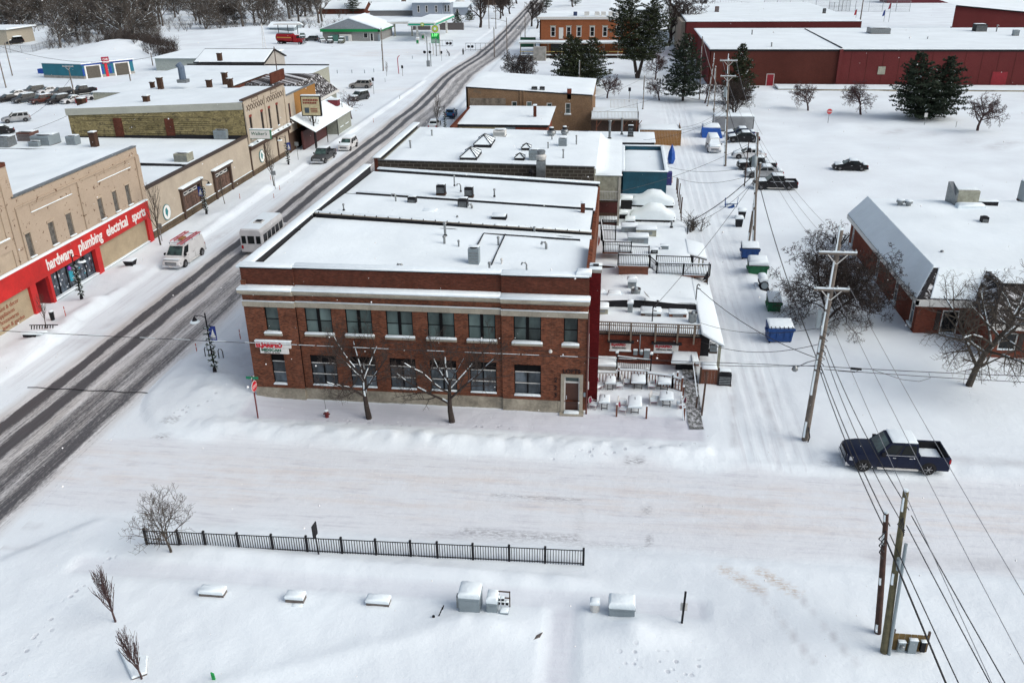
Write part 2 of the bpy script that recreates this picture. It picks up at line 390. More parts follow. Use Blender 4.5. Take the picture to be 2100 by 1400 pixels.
def snow_cover(t):
 """colour and relief of the open snow, packed street and cleared paths, with lilac shade tones painted in"""
 p = coord(t)
 def at_(nm): n = nd(t, "ShaderNodeAttribute");n.attribute_name = nm;s = nd(t, "ShaderNodeSeparateColor");t.links.new(n.outputs['Color'],s.inputs[0]);return s.outputs[0],s.outputs[1],s.outputs[2],n.outputs['Alpha']
 ins,tz,gr,al = at_('zones');md,mt,mg,mp = at_('marks')
 a = noise_(t,p,.12,5,.55);e = noise_(t,p,.6,4,.6)
 st = noise_(t,scalevec(t,p,(.08,1.1,1)),1.0,5,.6);st2 = noise_(t,scalevec(t,p,(.30,3.5,1)),1.0,5,.7)
 mul = lambda u,v: m3_(t,'MULTIPLY',u,v)
 col = mixc(t,ramp(t,a,[(.35,0),(.68,1)]),(.72,.785,.835),(.81,.89,.94))
 col = mixc(t,mul(ins,.85),col,(.69,.725,.765))  # packed street snow, its cool shade tone painted into the colour
 col = mixc(t,mul(mul(tz,ramp(t,m3_(t,'ADD',mul(e,.3),mul(st,.7)),[(.45,0),(.62,1)])),.5),col,(.66,.60,.56))
 col = mixc(t,mul(mul(ins,ramp(t,st2,[(.48,0),(.72,1)])),ramp(t,e,[(.38,.12),(.60,.75)])),col,(.47,.49,.55))
 col = mixc(t,mul(gr,m3_(t,'MULTIPLY_ADD',st2,.8,.4)),col,(.56,.57,.64))  # walked snow on sidewalk and paths, lilac shade tone painted in too
 col = mixc(t,mul(al,ramp(t,noise_(t,scalevec(t,p,(3,.10,1)),1,4,.7),[(.5,0),(.66,.5)])),col,(.55,.58,.63))
 brk = ramp(t,noise_(t,scalevec(t,p,(1,2.6,1)),3.2,5,.75),[(.42,0),(.58,1)])
 col = mixc(t,mul(mul(md,brk),.85),col,(.2,.2,.22));col = mixc(t,mul(mul(mt,brk),.85),col,(.52,.43,.35));col = mixc(t,mul(mul(mg,ramp(t,e,[(.38,.3),(.6,1)])),.55),col,(.44,.45,.48))
 vo = nd(t, "ShaderNodeTexVoronoi");t.links.new(p,vo.inputs['Vector']);vo.inputs['Scale'].default_value = 2.3
 pit = mul(mp,ramp(t,vo.outputs['Distance'],[(.18,1),(.32,0)]));col = mixc(t,mul(pit,.6),col,(.42,.44,.50))  # footprint dents, the shade in their hollows painted as darker colour
 h = m3_(t,'ADD',mul(noise_(t,p,2.0,5,.62),.9),mul(noise_(t,p,12,3,.6),.16));h = m3_(t,'ADD',h,mul(mul(ins,st2),.35));h = m3_(t,'ADD',h,mul(pit,-1.2))
 return col,h
def ground_mat():
 m,t,b = base_mat('snowy ground',(.8,.84,.88),.75,0,.15);col,h = snow_cover(t);t.links.new(col,b.inputs['Base Color']);bump(t,b,h,.34,.13);return m
go_ = struct(g, 'ground',ground_mat(),smooth=True);paintzones(go_,[(v[0],v[1]) for v in g.v])

# main street surface: sheet following the street, u = metres across
def strip(name,line,u0,u1,z,m,du=1.0):
 mb = MB();us = [u0 + (u1 - u0) * i / max(1,round((u1 - u0) / du)) for i in range(max(1,round((u1 - u0) / du)) + 1)];uv = []
 for (x,y) in line:
  for u in us: mb.v.append((x + u,y,z if y > 66 else .004));uv.append((u,y))
 n = len(us)
 mb.f = [(j * n + i,j * n + i + 1,(j + 1) * n + i + 1,(j + 1) * n + i) for j in range(len(line) - 1) for i in range(n - 1)]
 o = struct(mb,name,m);paintzones(o,[(v[0],v[1]) for v in mb.v]);l = o.data.uv_layers.new(name='across')
 for lp in o.data.loops: l.data[lp.index].uv = uv[lp.vertex_index]
 return o
def road_mat():
 m,t,b = base_mat('slushy asphalt',(.1,.1,.1),.6,0,.35)
 uvn = nd(t, "ShaderNodeUVMap");s = nd(t, "ShaderNodeSeparateXYZ");t.links.new(uvn.outputs[0],s.inputs[0]);U,V = s.outputs[0],s.outputs[1]
 v = uvn.outputs[0]
 wob = m3_(t,'MULTIPLY_ADD',noise_(t,scalevec(t,v,(.12,.06,1)),1,3,.5),.8,-.4)
 fray = m3_(t,'MULTIPLY_ADD',noise_(t,scalevec(t,v,(2.5,.5,1)),1,4,.7),.5,-.25)
 Uw = m3_(t,'ADD',U,m3_(t,'ADD',wob,fray))
 k = m3_(t,'MULTIPLY_ADD',Uw,1 / 16.,.5)    # u from -8 to 8  ->  0..1,centre line u = -37.2
 def st(*a): return [((u + 8) / 16.,c) for u,c in a]
 A = ramp(t,k,st((-3.6,.03),(-3.35,1),(-2.65,1),(-2.4,.32),(-1.75,.30),(-1.45,.95),(-.75,1),(-.45,.25),(.2,.10),(.75,.5),(1.45,.62),(1.8,.42),(2.3,.35),(2.75,.62),(3.4,.70),(3.85,.16),(4.6,.05)))
 streak = noise_(t,scalevec(t,v,(6.0,.22,1)),1,6,.72);fine = noise_(t,scalevec(t,v,(1,.35,1)),9,4,.75)
    # more asphalt shows inside the crossing
 cross = ramp(t,m3_(t,'MULTIPLY',V,1 / 400.),[(.0,.26),(.115,.22),(.145,.0),(.42,-.06),(.5,-.12),(.8,.05)])
 lanes = ramp(t,k,st((-4.6,0),(-3.6,1),(3.6,1),(4.4,0)))
 e = m3_(t,'ADD',A,m3_(t,'MULTIPLY',m3_(t,'ADD',m3_(t,'ADD',streak,m3_(t,'MULTIPLY',fine,.6)),-.80),1.75))
 e = m3_(t,'ADD',e,m3_(t,'MULTIPLY',cross,lanes))
 mask = ramp(t,e,[(.22,0),(.5,.45),(.85,1)])
 lane = ramp(t,k,st((-4.8,0),(-3.8,1),(3.6,1),(4.9,0)))
 slush = mixc(t,ramp(t,noise_(t,scalevec(t,v,(1.5,.12,1)),1,4,.6),[(.35,0),(.7,1)]),(.50,.485,.47),(.70,.705,.715))
 snow,hh = snow_cover(t)
 col = mixc(t,lane,snow,slush)
 asph = mixc(t,streak,(.03,.031,.035),(.115,.118,.13))
 t.links.new(mixc(t,mask,col,asph),b.inputs['Base Color'])
 t.links.new(m3_(t,'MULTIPLY_ADD',mask,-.3,.8),b.inputs['Roughness'])
 bump(t,b,m3_(t,'ADD',m3_(t,'MULTIPLY',mask,-.6),streak),.5,.04)
 return m
line = [(-37.2,20 + i * 5.) for i in range(30)];CEN = [(170,0.),(185,-.6),(200,-1.6),(215,-2.0),(230,-1.6),(254,-.6),(290,-1.2),(331,-2.4),(400,-5.0),(503,-9),(640,-15),(800,-22)]
line = [(-37.2,float(y)) for y in (*range(20,62,1),*range(62,170,4))] + [(-37.2 + o,float(y)) for y,o in CEN]
strip('main_street',line,-7.2,5.3,.05,road_mat())
# tar seam across the mouth of the side street, and shallow scrape marks
mb = MB();a,b_ = W(57,795),W(330,808)
pts = [a + (b_ - a) * i / 14 + V3((0,.07 * sin(i * 1.7),.045)) for i in range(15)]
for i in range(14): mb.bar(pts[i],pts[i + 1],.07,.02)
struct(mb, 'pavement_seam',BLACK)
# far side street left of main street and a lot drive on the right: packed tan-grey snow
pk = pt('packed salted snow',(.60,.575,.545),.8,0,.16,.25,obj=False)
pk2 = pt('driven grey snow',(.66,.67,.69),.8,0,.14,.3,obj=False)
def sheet(name,pts,z,m,n=14):
 """soft strip along a polyline of (x, y, halfwidth)"""
 mb = MB()
 for i,(x,y,w) in enumerate(pts):
  q = pts[min(i + 1,len(pts) - 1)];p = pts[max(i - 1,0)];d = V3((q[0] - p[0],q[1] - p[1])).normalized();nn = V3((-d.y,d.x))
  for k in (-1,1): mb.v.append((x + nn.x * w * k,y + nn.y * w * k,z + gh(x,y)))
 mb.f = [(2 * i,2 * i + 2,2 * i + 3,2 * i + 1) for i in range(len(pts) - 1)]
 return struct(mb,name,m)
# ---------------------------------------------------------------- building helpers
def wallo(mb,P0,ud,nd_,u0,u1,z0,z1,ops,depth=.18):
 """wall face with rectangular openings (ua, ub, za, zb) and reveals; P0 origin, ud along, nd_ outward"""
 P0,ud,n = V3(P0),V3(ud),V3(nd_)
 us = sorted({u0,u1,*[o[0] for o in ops],*[o[1] for o in ops]});zs = sorted({z0,z1,*[o[2] for o in ops],*[o[3] for o in ops]})
 pt = lambda u,z,d=0: P0 + ud * u + V3((0,0,z)) - n * d
 fl = (ud.cross(V3((0,0,1)))).dot(n) > 0
 def q(a,b,c,d): mb.add([a,b,c,d],[(0,1,2,3) if fl else (3,2,1,0)])
 for i in range(len(us) - 1):
  run = None
  for j in range(len(zs) - 1):
   uc,zc = (us[i] + us[i + 1]) / 2,(zs[j] + zs[j + 1]) / 2
   hole = any(o[0] < uc < o[1] and o[2] < zc < o[3] for o in ops)
   if not hole: q(pt(us[i],zs[j]),pt(us[i + 1],zs[j]),pt(us[i + 1],zs[j + 1]),pt(us[i],zs[j + 1]))
 for a,b,c,d in ops:
  q(pt(a,c),pt(a,d),pt(a,d,depth),pt(a,c,depth)) if 0 else mb.add([pt(a,c),pt(a,c,depth),pt(a,d,depth),pt(a,d)],[(0,1,2,3)])
  mb.add([pt(b,c),pt(b,d),pt(b,d,depth),pt(b,c,depth)],[(0,1,2,3)])
  mb.add([pt(a,d),pt(a,d,depth),pt(b,d,depth),pt(b,d)],[(0,1,2,3)])
  mb.add([pt(a,c),pt(b,c),pt(b,c,depth),pt(a,c,depth)],[(0,1,2,3)])
def ubox(mb,P0,ud,n,ua,ub,za,zb,d0,d1):
 """box between depths d0..d1 measured outward from the wall plane"""
 P0,ud,n = V3(P0),V3(ud),V3(n)
 p = lambda u,d,z: P0 + ud * u + n * d + V3((0,0,z))
 vs = [p(ua,d0,za),p(ub,d0,za),p(ub,d1,za),p(ua,d1,za)]
 mb.hexa(vs,[v + V3((0,0,zb - za)) for v in vs]);return mb
def wn_(parent,P0,ud,n,op,fm=None,gm=None,cols=1,rows=2,fw=.06,depth=.13,mull=0,sill=None,snow=True,name='window',panel=None,hm=None,sillw=.12):
 ua,ub,za,zb = op;fm = fm or FRAME;gm = gm or GLASSG
 f = MB();d0,d1 = -depth,-depth + .07
 ubox(f,P0,ud,n,ua,ua + fw,za,zb,d0,d1);ubox(f,P0,ud,n,ub - fw,ub,za,zb,d0,d1)
 ubox(f,P0,ud,n,ua + fw,ub - fw,za,za + fw,d0,d1);ubox(f,P0,ud,n,ua + fw,ub - fw,zb - fw,zb,d0,d1)
 w = (ub - ua - 2 * fw)
 cw = (w - mull * (cols - 1)) / cols;pan = []
 top = zb - fw - (panel or 0)
 for c in range(cols):
  x0 = ua + fw + c * (cw + mull)
  if c: ubox(f,P0,ud,n,x0 - mull,x0,za + fw,zb - fw,d0,d1 + .02)
  rh = (top - za - fw) / rows
  for r in range(rows):
   z0 = za + fw + r * rh
   if r and not hm: ubox(f,P0,ud,n,x0,x0 + cw,z0 - .025,z0 + .025,d0,d1 - .01)
   pan.append((x0,x0 + cw,z0 + (.025 if r else 0),z0 + rh - .025))
 if panel: ubox(f,P0,ud,n,ua + fw,ub - fw,top,zb - fw,d0,d1 - .005)
 wo = f.B(name,fm,parent)
 for a,b,c,d in pan:
  g_ = MB();ubox(g_,P0,ud,n,a,b,c,d,d0 + .004,d0 + .03);g_.B('glass_pane',gm,wo)
 if hm:
  for r in range(1,rows + 1):
   z0 = za + fw + r * rh;b_ = MB();ubox(b_,P0,ud,n,ua + fw,ub - fw,z0 - .03,z0 + .03,d1 + .002,d1 + .03);b_.B('window_rail',hm,wo)
 if sill:
  s_ = MB();ubox(s_,P0,ud,n,ua - sillw,ub + sillw,za - .16,za - .003,-depth,.12);s_.B('sill',sill,wo)
 if snow:
  e = sillw if sill else 0.0;P_ = V3(P0);U = V3(ud);N = V3(n)
  def c2(u,d): q = P_ + U * u + N * d;return (q.x,q.y)
  q = [c2(ua - e + .02,.16 if sill else .03),c2(ub + e - .02,.16 if sill else .03),c2(ub + e - .02,-depth + .08),c2(ua - e + .02,-depth + .08)]
  ar = sum(q[i][0] * q[(i + 1) % 4][1] - q[(i + 1) % 4][0] * q[i][1] for i in range(4))
  if ar < 0: q = q[::-1]
  sn = MB();sn.snow(q,za + P_.z,.13,.05);sn.B('sill_snow',SNOW,wo,60)
 return wo
def rs(parent,poly,z=0,h=.2,edge=.15,zf=None,name='roof_snow',m=None):
 mb = MB();mb.snow(poly,z,h,edge,zf);return mb.B(name,m or ROOFSNOW,parent,50)
def text(name,s,size,P0,ud,n,m,parent,ext=.03,bold=.0,shear=0,sx=1.0,align='LEFT'):
 c = bpy.data.curves.new(name, 'FONT');c.body = s;c.size = size;c.extrude = ext;c.offset = bold;c.shear = shear;c.align_x = align;c.resolution_u = 3
 o = bpy.data.objects.new(name,c);COL.objects.link(o)
 dg = bpy.context.evaluated_depsgraph_get();me = bpy.data.meshes.new_from_object(o.evaluated_get(dg));bpy.data.objects.remove(o)
 ud,n = V3(ud),V3(n);up = V3((0,0,1)) if abs(n.z) < .5 else ud.cross(n) * -1
 M = Matrix(((ud.x * sx,up.x,n.x,0),(ud.y * sx,up.y,n.y,0),(ud.z * sx,up.z,n.z,0),(0,0,0,1)))
 me.transform(M);org = ORG.get(parent.name,V3()) if parent else V3()
 me.transform(Matrix.Translation(V3(P0) - org));me.materials.clear();me.materials.append(m)
 ob = bpy.data.objects.new(name,me);COL.objects.link(ob);ORG[ob.name] = org
 if parent: ob.parent = parent;CH.setdefault(parent.name,[]).append(ob)
 return ob
REDT = pt('red sign paint',(.55,.015,.03),.5,var=.08)
WHT = pt('white sign paint',(.75,.75,.73),.5,var=.05)
GRNT = pt('dark green lettering',(.02,.12,.07),.5)
BLKT = pt('black lettering',(.015,.015,.015),.5)

# ---------------------------------------------------------------- main brick building
F = 50.93;X = (1,0,0);YN = (0,-1,0)
mainb = th('brick_corner_building', 'large two-storey dark red brick corner building with stone cornice, paired black windows and snowy roof', 'building',(-24.5,F,0))
ups = [(-23.2,-22.2),(-20.4,-18.55),(-17.6,-15.8),(-14.83,-13.03),(-12.04,-10.22),(-9.31,-7.5),(-6.3,-4.49),(-3.02,-2.1)]
lows = ups[:7];door = (-2.85,-1.97)
secs = [(-24.55,-20.95,.14),(-20.95,-7.08,0),(-7.08,-1.48,.14)]
for (a,b,pr) in secs:
 w = MB();P0 = (0,F - pr,0)
 ops = [(u,v,5.2,7.1) for u,v in ups if a < u < b] + [(u,v,1.25,3.6) for u,v in lows if a < u < b]
 if b > -2: ops.append((-3.15,-1.68,1.0,3.05))
 wallo(w,P0,X,YN,a,b,1.0,7.12,ops,.2 + pr)
 w.B('front_wall',BRICK,mainb)
 w = MB();ubox(w,P0,X,YN,a,b,7.5,8.02,-.5,.0);w.B('frieze',BRICK,mainb)
 w = MB();ubox(w,P0,X,YN,a,b,8.42,9.72,-.75,-.28);w.B('parapet',BRICKP,mainb)
 w = MB();ubox(w,P0,X,YN,a,b,9.722,9.80,-.85,-.22);w.B('coping',DARK,mainb)
    # plinth blocks
 n = max(1,round((b - a) / 1.7));step = (b - a) / n
 for i in range(n):
  x0,x1 = a + i * step,a + (i + 1) * step
  if x0 > -3.3 and x1 < -1.4:
   continue
  x1 = min(x1,-3.15) if x1 > -3.2 and x0 < -3.15 else x1
  p = MB();ubox(p,P0,X,YN,x0 + .006,x1 - .006,-.2,1.0,-.3,.07);p.B('plinth_block',CONC,mainb)
 for k,(z0,z1,d,nm) in enumerate([(7.12,7.5,.10, 'stone_band'),(8.02,8.2,.22, 'lower_cornice'),(8.2,8.4,.42, 'cornice')]):
  mb = MB();m_ = max(1,round((b - a) / 1.75));st = (b - a) / m_
  e0 = -.12 * (d / .42) if a < -24 else 0;e1 = .12 * d / .42 if b > -2 else 0
  for i in range(m_): ubox(mb,P0,X,YN,a + i * st + (e0 if i == 0 else .006),a + (i + 1) * st + (e1 if i == m_ - 1 else -.006),z0,z1,-.5,d)
  mb.B(nm,STONE,mainb)
 e0 = -.1 if a < -24 else 0;e1 = .12 if b > -2 else 0
 rs(mainb,rc(a + e0,b + e1,F - pr - .45,F - pr + .27),8.4,.2,.08,name='cornice_snow',m=SNOW)
 rs(mainb,rc(a + e0 * .3,b,F - pr - .12,F - pr + .0),7.5,.07,.03,name='ledge_snow',m=SNOW)
 rs(mainb,rc(a - (.2 if a < -24 else 0),b,F - pr + .2,F - pr + .95),9.8,.16,.1,**_PS)
 for u,v in ups:
  if a < u < b:
   wn_(mainb,P0,X,YN,(u,v,5.2,7.1),cols=2 if v - u > 1.2 else 1,mull=.2,sill=STONE,depth=.13 + pr)
 for u,v in lows:
  if a < u < b:
   wn_(mainb,P0,X,YN,(u,v,1.25,3.6),gm=GLASSB,cols=2 if v - u > 1.2 else 1,mull=.1,depth=.13 + pr,panel=.55,hm=WHITE)
# side and rear walls, step returns
w = MB();w.box(-24.55,-24.25,F - .05,82,-.2,8.9);w.box(-1.78,-1.48,F + .2,60.9,-.2,9.1);w.box(-1.88,-1.58,60.9,82.2,-.2,7.5);w.box(-24.3,-1.6,82.0,82.2,-.2,7.5);w.B('side_wall',BRICK,mainb)
w = MB();w.box(-24.3,-1.75,F + .35,F + .5,1,9.7);w.B('inner_wall',DARK,mainb)
# doorway
dr = MB();P0 = (0,F - .14,0)
ubox(dr,P0,X,YN,-3.15,-2.93,-.1,3.05,-.3,.1);ubox(dr,P0,X,YN,-1.9,-1.68,-.1,3.05,-.3,.1);ubox(dr,P0,X,YN,-2.93,-1.9,2.85,3.05,-.3,.1)
ubox(dr,P0,X,YN,-3.2,-1.6,-.1,.22,-.3,.45);ds = dr.B('door_surround',STONE,mainb)
d2 = MB();ubox(d2,P0,X,YN,-2.93,-2.85,.22,2.85,-.22,-.1);ubox(d2,P0,X,YN,-1.98,-1.9,.22,2.85,-.22,-.1);ubox(d2,P0,X,YN,-2.85,-1.98,2.34,2.46,-.22,-.1)
d2.B('door_frame',WHITE,ds);d3 = MB();ubox(d3,P0,X,YN,-2.85,-1.98,.24,2.34,-.2,-.14)
dd = d3.B('entrance_door',pt('brown door',(.075,.03,.02),.5),ds)
h = MB();ubox(h,P0,X,YN,-2.80,-2.75,1.1,1.4,-.14,-.08);h.B('door_handle',CHROME,ds)
h = MB();ubox(h,P0,X,YN,-2.85,-1.98,2.46,2.85,-.2,-.16);h.B('transom_glass',GLASSG,ds)
rs(mainb,rc(-2.9,-1.93,F - .5,F - .1),.22,.14,.08,name='step_snow',m=SNOW)
h = MB();ubox(h,P0,X,YN,-1.63,-1.5,1.45,1.75,0,.1);h.B('meter_box',GREYM,mainb)
text('address_lettering', 'LOFTS',.42,(-3.05,F - .15,3.13),X,YN,DARK,mainb,.03,.004)
text('address_number', '2',.46,(-3.62,F - .15,2.42),X,YN,DARK,mainb,.03);text('address_number', '2',.46,(-3.62,F - .15,1.85),X,YN,DARK,mainb,.03);text('address_number', '3',.46,(-3.62,F - .15,1.28),X,YN,DARK,mainb,.03)
# downpipe
h = MB();h.tube([(-1.42,F - .2,7.5),(-1.42,F - .2,0)],.06,8);h.B('downpipe',pt('red brown pipe',(.1,.03,.025),.5),mainb)
h = MB();h.tube([(-1.38,F - .05,6.0),(-1.38,F - .05,2.4)],.035,6);h.cb(-1.36,F - .1,2.0,.14,.2,.5);h.B('conduit',WHITE,mainb)
# roofs
def z1(x,y=0): return 9.35 - (x + 24.5) / 23 * .95
def z2(x,y): return 9.45 - (x + 24.5) / 23 * 1.1 - (y - 64.7) * .05
def z3(x,y): return 9.0 - (x + 24.5) / 23 * 1.15 - (y - 72.9) * .03
w = MB();w.prism(rc(-24.3,-1.7,F + .4,64.6),7.0,lambda x,y: z1(x) - .15);w.prism(rc(-24.3,-1.9,64.8,72.7),7.0,lambda x,y: z2(x,y) - .15);w.prism(rc(-24.3,-1.8,72.9,82.1),7.0,lambda x,y: z3(x,y) - .15);w.B('roof_deck',BLACK,mainb)
def snowgrid(parent,x0,x1,y0,y1,zf,amp=.07,step=.6,name='roof_snow',drift=None):
 mb = MB();nx_ = max(2,int((x1 - x0) / step));ny_ = max(2,int((y1 - y0) / step));se = random.random() * 50
 for j in range(ny_ + 1):
  for i in range(nx_ + 1):
   x = x0 + (x1 - x0) * i / nx_;y = y0 + (y1 - y0) * j / ny_
   e = min(i,nx_ - i,j,ny_ - j);hgt = (0 if e == 0 else .7 if e == 1 else 1)
   z = zf(x,y) + amp * 1.2 * noise.noise(V3((x * .35,y * .35,se))) * hgt + (.12 * hgt) + (drift(x,y) if drift and e else 0)
   mb.v.append((x,y,z))
 b = nx_ + 1;mb.f = [(j * b + i,j * b + i + 1,(j + 1) * b + i + 1,(j + 1) * b + i) for j in range(ny_) for i in range(nx_)]
 return mb.B(name,ROOFSNOW,parent,60)
dr1 = lambda x,y: .38 * math.exp(-((x + 2.2) / 1.4) ** 2) * math.exp(-((y - 52.5) / 3) ** 2) - .25 * math.exp(-((x + 24.0) / .5) ** 2) - .28 * math.exp(-((y - 64.3 ) / .55) ** 2) * sstep(-24,-14,x)
snowgrid(mainb,-24.0,-1.75,F + .5,64.35,lambda x,y: z1(x) - .12,drift=dr1)
snowgrid(mainb,-24.0,-1.95,64.95,72.75,lambda x,y: z2(x,y) - .12,drift=lambda x,y: -.22 * math.exp(-((x + 24.0) / .5) ** 2))
snowgrid(mainb,-24.0,-1.75,73.0,82.2,lambda x,y: z3(x,y) - .1,drift=lambda x,y: -.22 * math.exp(-((x + 24.0) / .5) ** 2))
# left parapet: wide white cap over dark inner flashing
w = MB();w.hexa([(-24.55,F + .3,8.6),(-24.1,F + .3,8.6),(-24.1,81.6,8.2),(-24.55,81.6,8.2)],[(-24.55,F + .3,9.72),(-24.1,F + .3,9.72),(-24.1,81.6,9.3),(-24.55,81.6,9.3)]);w.B('side_parapet',BLACK,mainb)
rs(mainb,[(-24.78,F + .1),(-24.02,F + .1),(-24.05,81.7),(-24.78,81.7)],9.72,.17,.1,zf=lambda x,y: 9.72 - (y - F) / 30.7 * .42,**_PS)
for i in range(1,3):
 h = MB();h.bar((-24.05,F + 5.2 * i + 4,9.55),(-23.6,F + 5.2 * i + 4,9.5),.06);h.B('roof_scupper',DARK,mainb)
# party wall with ribbed gutter between first and second roof
w = MB();w.hexa([(-23.9,64.45,8.9),(-1.8,64.45,7.8),(-1.8,64.75,7.8),(-23.9,64.75,8.9)],[(-23.9,64.45,9.52),(-1.8,64.45,8.47),(-1.8,64.75,8.47),(-23.9,64.75,9.52)]);w.B('party_wall',BLACK,mainb)
h = MB();h.bar((-23.9,64.40,9.55),(-1.8,64.40,8.5),.14,.05);h.B('party_wall_gutter',pt('brown gutter',(.22,.19,.155),.6),mainb)
h = MB();[h.cb(-23.6 + i * .95,64.4,9.55 - i * .95 / 22.1 * 1.05,.05,.1,.12) for i in range(23)];o = h.B('gutter_clips',DARK,mainb);o['kind'] = 'stuff'
rs(mainb,rc(-23.9,-1.8,64.5,64.95),0,.1,.05,zf=lambda x,y: 9.53 - (x + 23.9) / 22.1 * 1.05,name='party_wall_snow',m=SNOW)
w = MB();w.hexa([(-23.0,72.75,8.7),(-1.9,72.75,7.4),(-1.9,72.95,7.4),(-23.0,72.95,8.7)],[(-23.0,72.75,9.02),(-1.9,72.75,8.02),(-1.9,72.95,8.02),(-23.0,72.95,9.02)]);w.B('party_wall',BLACK,mainb)
rs(mainb,rc(-23.0,-1.9,72.82,73.2),0,.1,.05,zf=lambda x,y: 9.0 - (x + 23.0) / 21.1 * 1.0,name='party_wall_snow',m=SNOW)
w = MB();w.hexa([(-23.5,82.2,7.2),(-1.7,82.2,7.2),(-1.7,82.5,7.2),(-23.5,82.5,7.2)],[(-23.5,82.2,8.8),(-1.7,82.2,7.72),(-1.7,82.5,7.72),(-23.5,82.5,8.8)]);w.B('rear_parapet',BLACK,mainb)
rs(mainb,rc(-23.6,-1.6,82.25,82.7),0,.16,.08,zf=lambda x,y: 8.8 - (x + 23.5) / 21.8 * 1.08,**_PS)
# cable run on the front roof
h = MB()
def zr(p): return (p[0],p[1],z1(p[0]) + .05)
a,b,c,d,e = W(976,508,8.8),W(992,479,8.8),W(1190,492,8.5),W(1008,543,8.7),W(1036,484,8.6)
for p,q in ((a,b),(b,c),(d,e)): h.bar(zr(p),zr(q),.06,.12)
h.B('roof_cable_run',DARK,mainb)
# small end parapet return at right front, chimney
rs(mainb,rc(-2.3,-1.35,F + .1,F + .9),9.85,.32,.1,**_PS)
ch = th('brick_chimney', 'tall dark red painted brick chimney against the right side of the corner building', 'chimney',(-1.3,52.6,0))
c = MB();c.box(-1.47,-.75,52.1,53.1,-.1,9.75);c.B('shaft',REDPAINT,ch)
c = MB();c.box(-1.52,-.70,52.05,53.15,9.75,9.95);c.B('cap',CONC2,ch);c = MB();c.cb(-1.1,52.6,9.95,.36,.4,.16);c.B('flue',DARK,ch)
rs(ch,rc(-1.5,-.72,52.07,52.42),9.95,.13,.06,name='cap_snow',m=SNOW);rs(ch,rc(-1.5,-.72,52.8,53.13),9.95,.13,.06,name='cap_snow',m=SNOW)
# restaurant sign on the left bay
sg = th('restaurant_sign', 'red and white lettered restaurant sign above the lowest left window of the brick building', 'sign',(-23.0,F - .3,4.0))
c = MB();ubox(c,(0,F - .2,0),X,YN,-23.75,-21.75,3.72,4.12,0,.12);c.B('sign_board',WHT,sg)
c = MB();ubox(c,(0,F - .2,0),X,YN,-24.05,-21.55,4.14,4.62,-.02,.10);c.B('letter_backing',WHT,sg)
text('lettering', 'ELJARIPEO',.44,(-24.0,F - .31,4.2),X,YN,REDT,sg,.03,.022,sx=.92);text('lettering', 'MEXICAN',.25,(-23.66,F - .33,3.9),X,YN,GRNT,sg,.012,.012,sx=1.28);text('lettering', 'GRILL & BAR',.13,(-23.5,F - .33,3.76),X,YN,BLKT,sg,.01,0,sx=1.6)
rs(sg,rc(-24.05,-21.5,F - .36,F - .16),4.6,.12,.05,name='sign_snow',m=SNOW)

# ---------------------------------------------------------------- rooftop equipment (things of their own)
def cd_(px,py,z,label,s=.8,hgt=.8,m=None,group=None,snow=True,name='air_conditioner',cat='air conditioner'):
 p = W(px,py,z);t = th(name,label,cat,p,group);m = m or DARK;x,y,z = p
 b = MB();b.box(x - s / 2,x + s / 2,y - s / 2,y + s / 2,z + .08,z + hgt);b.B('casing',m,t)
 f = MB()
 for k in range(5): f.box(x - s / 2 + .06,x + s / 2 - .06,y - s / 2 - .015,y - s / 2 - .002,z + .16 + k * (hgt - .3) / 5,z + .16 + (k + .45) * (hgt - .3) / 5)
 f.B('louvre',GALV,t);f = MB();f.cyl(x,y,z + hgt + .002,z + hgt + .05,s * .38,12);f.B('fan_guard',DARK,t)
 f = MB();f.box(x - s / 2 - .05,x + s / 2 + .05,y - s / 2 + .05,y + s / 2 - .05,z - .1,z + .078);f.B('base',WOODB,t)
 if snow: rs(t,rc(x - s * .46,x + s * .46,y - s * .1,y + s * .46),z + hgt + .002,.1,.05,**_SC)
 return t
def vent(px,py,z,label,r=.09,hgt=.7,kind='cap',group='vent pipes on the roof of the corner building',m=None):
 p = W(px,py,z);t = th('vent_pipe',label, 'vent',p,group);x,y,z = p;m = m or GALV
 b = MB();b.cyl(x,y,z - .1,z + hgt,r,10)
 if kind == 'bend': b = MB();b.tube([(x,y,z - .1),(x,y,z + hgt),(x - .08,y,z + hgt + .16),(x - .3,y,z + hgt + .16),(x - .36,y,z + hgt)],r,8)
 b.B('pipe',m,t,True)
 if kind == 'cap': c = MB();c.cyl(x,y,z + hgt + .04,z + hgt + .16,r * 1.7,10,r * 1.2);c.B('cap',m,t,True)
 c = MB();c.cyl(x,y,z - .05,z + .07,r * 1.9,10,r * 1.2);c.B('collar',DARK,t)
 return t
big = cd_(973,545,8.5, 'tall grey heat pump cabinet standing alone on the front snowy roof',.75,1.35,GREYM)
cd_(905,397,8.7, 'black condenser unit beside bent pipes, leftmost on the rear strip of the corner roof',.75,.8)
cd_(962,402,8.6, 'black condenser unit, right-hand one on the rear strip of the corner roof',.72,.8)
cd_(846,418,8.6, 'black condenser unit with round fan at left on the middle roof',.7,.6)
cd_(950,426,8.5, 'black condenser unit with a yellow tag at the middle roof ridge',.8,.8)
t = vent(912,506,8.6, 'dark flue pipe, near one of the two in line by the front roof middle');t = vent(913,482,8.9, 'galvanised flue pipe touching the gutter, far one of the two in line',hgt=.85)
vent(941,510,8.6, 'thin short grey vent pipe between the flue pair and the heat pump',.06,.5);vent(1022,508,8.5, 'vent pipe standing inside the cable loop',.07,.7)
vent(1120,517,8.3, 'bent gooseneck vent near the right edge of the front roof',.09,.6, 'bend');vent(1004,563,8.4, 'tall vent pipe just behind the front parapet, right of the heat pump',.07,.75)
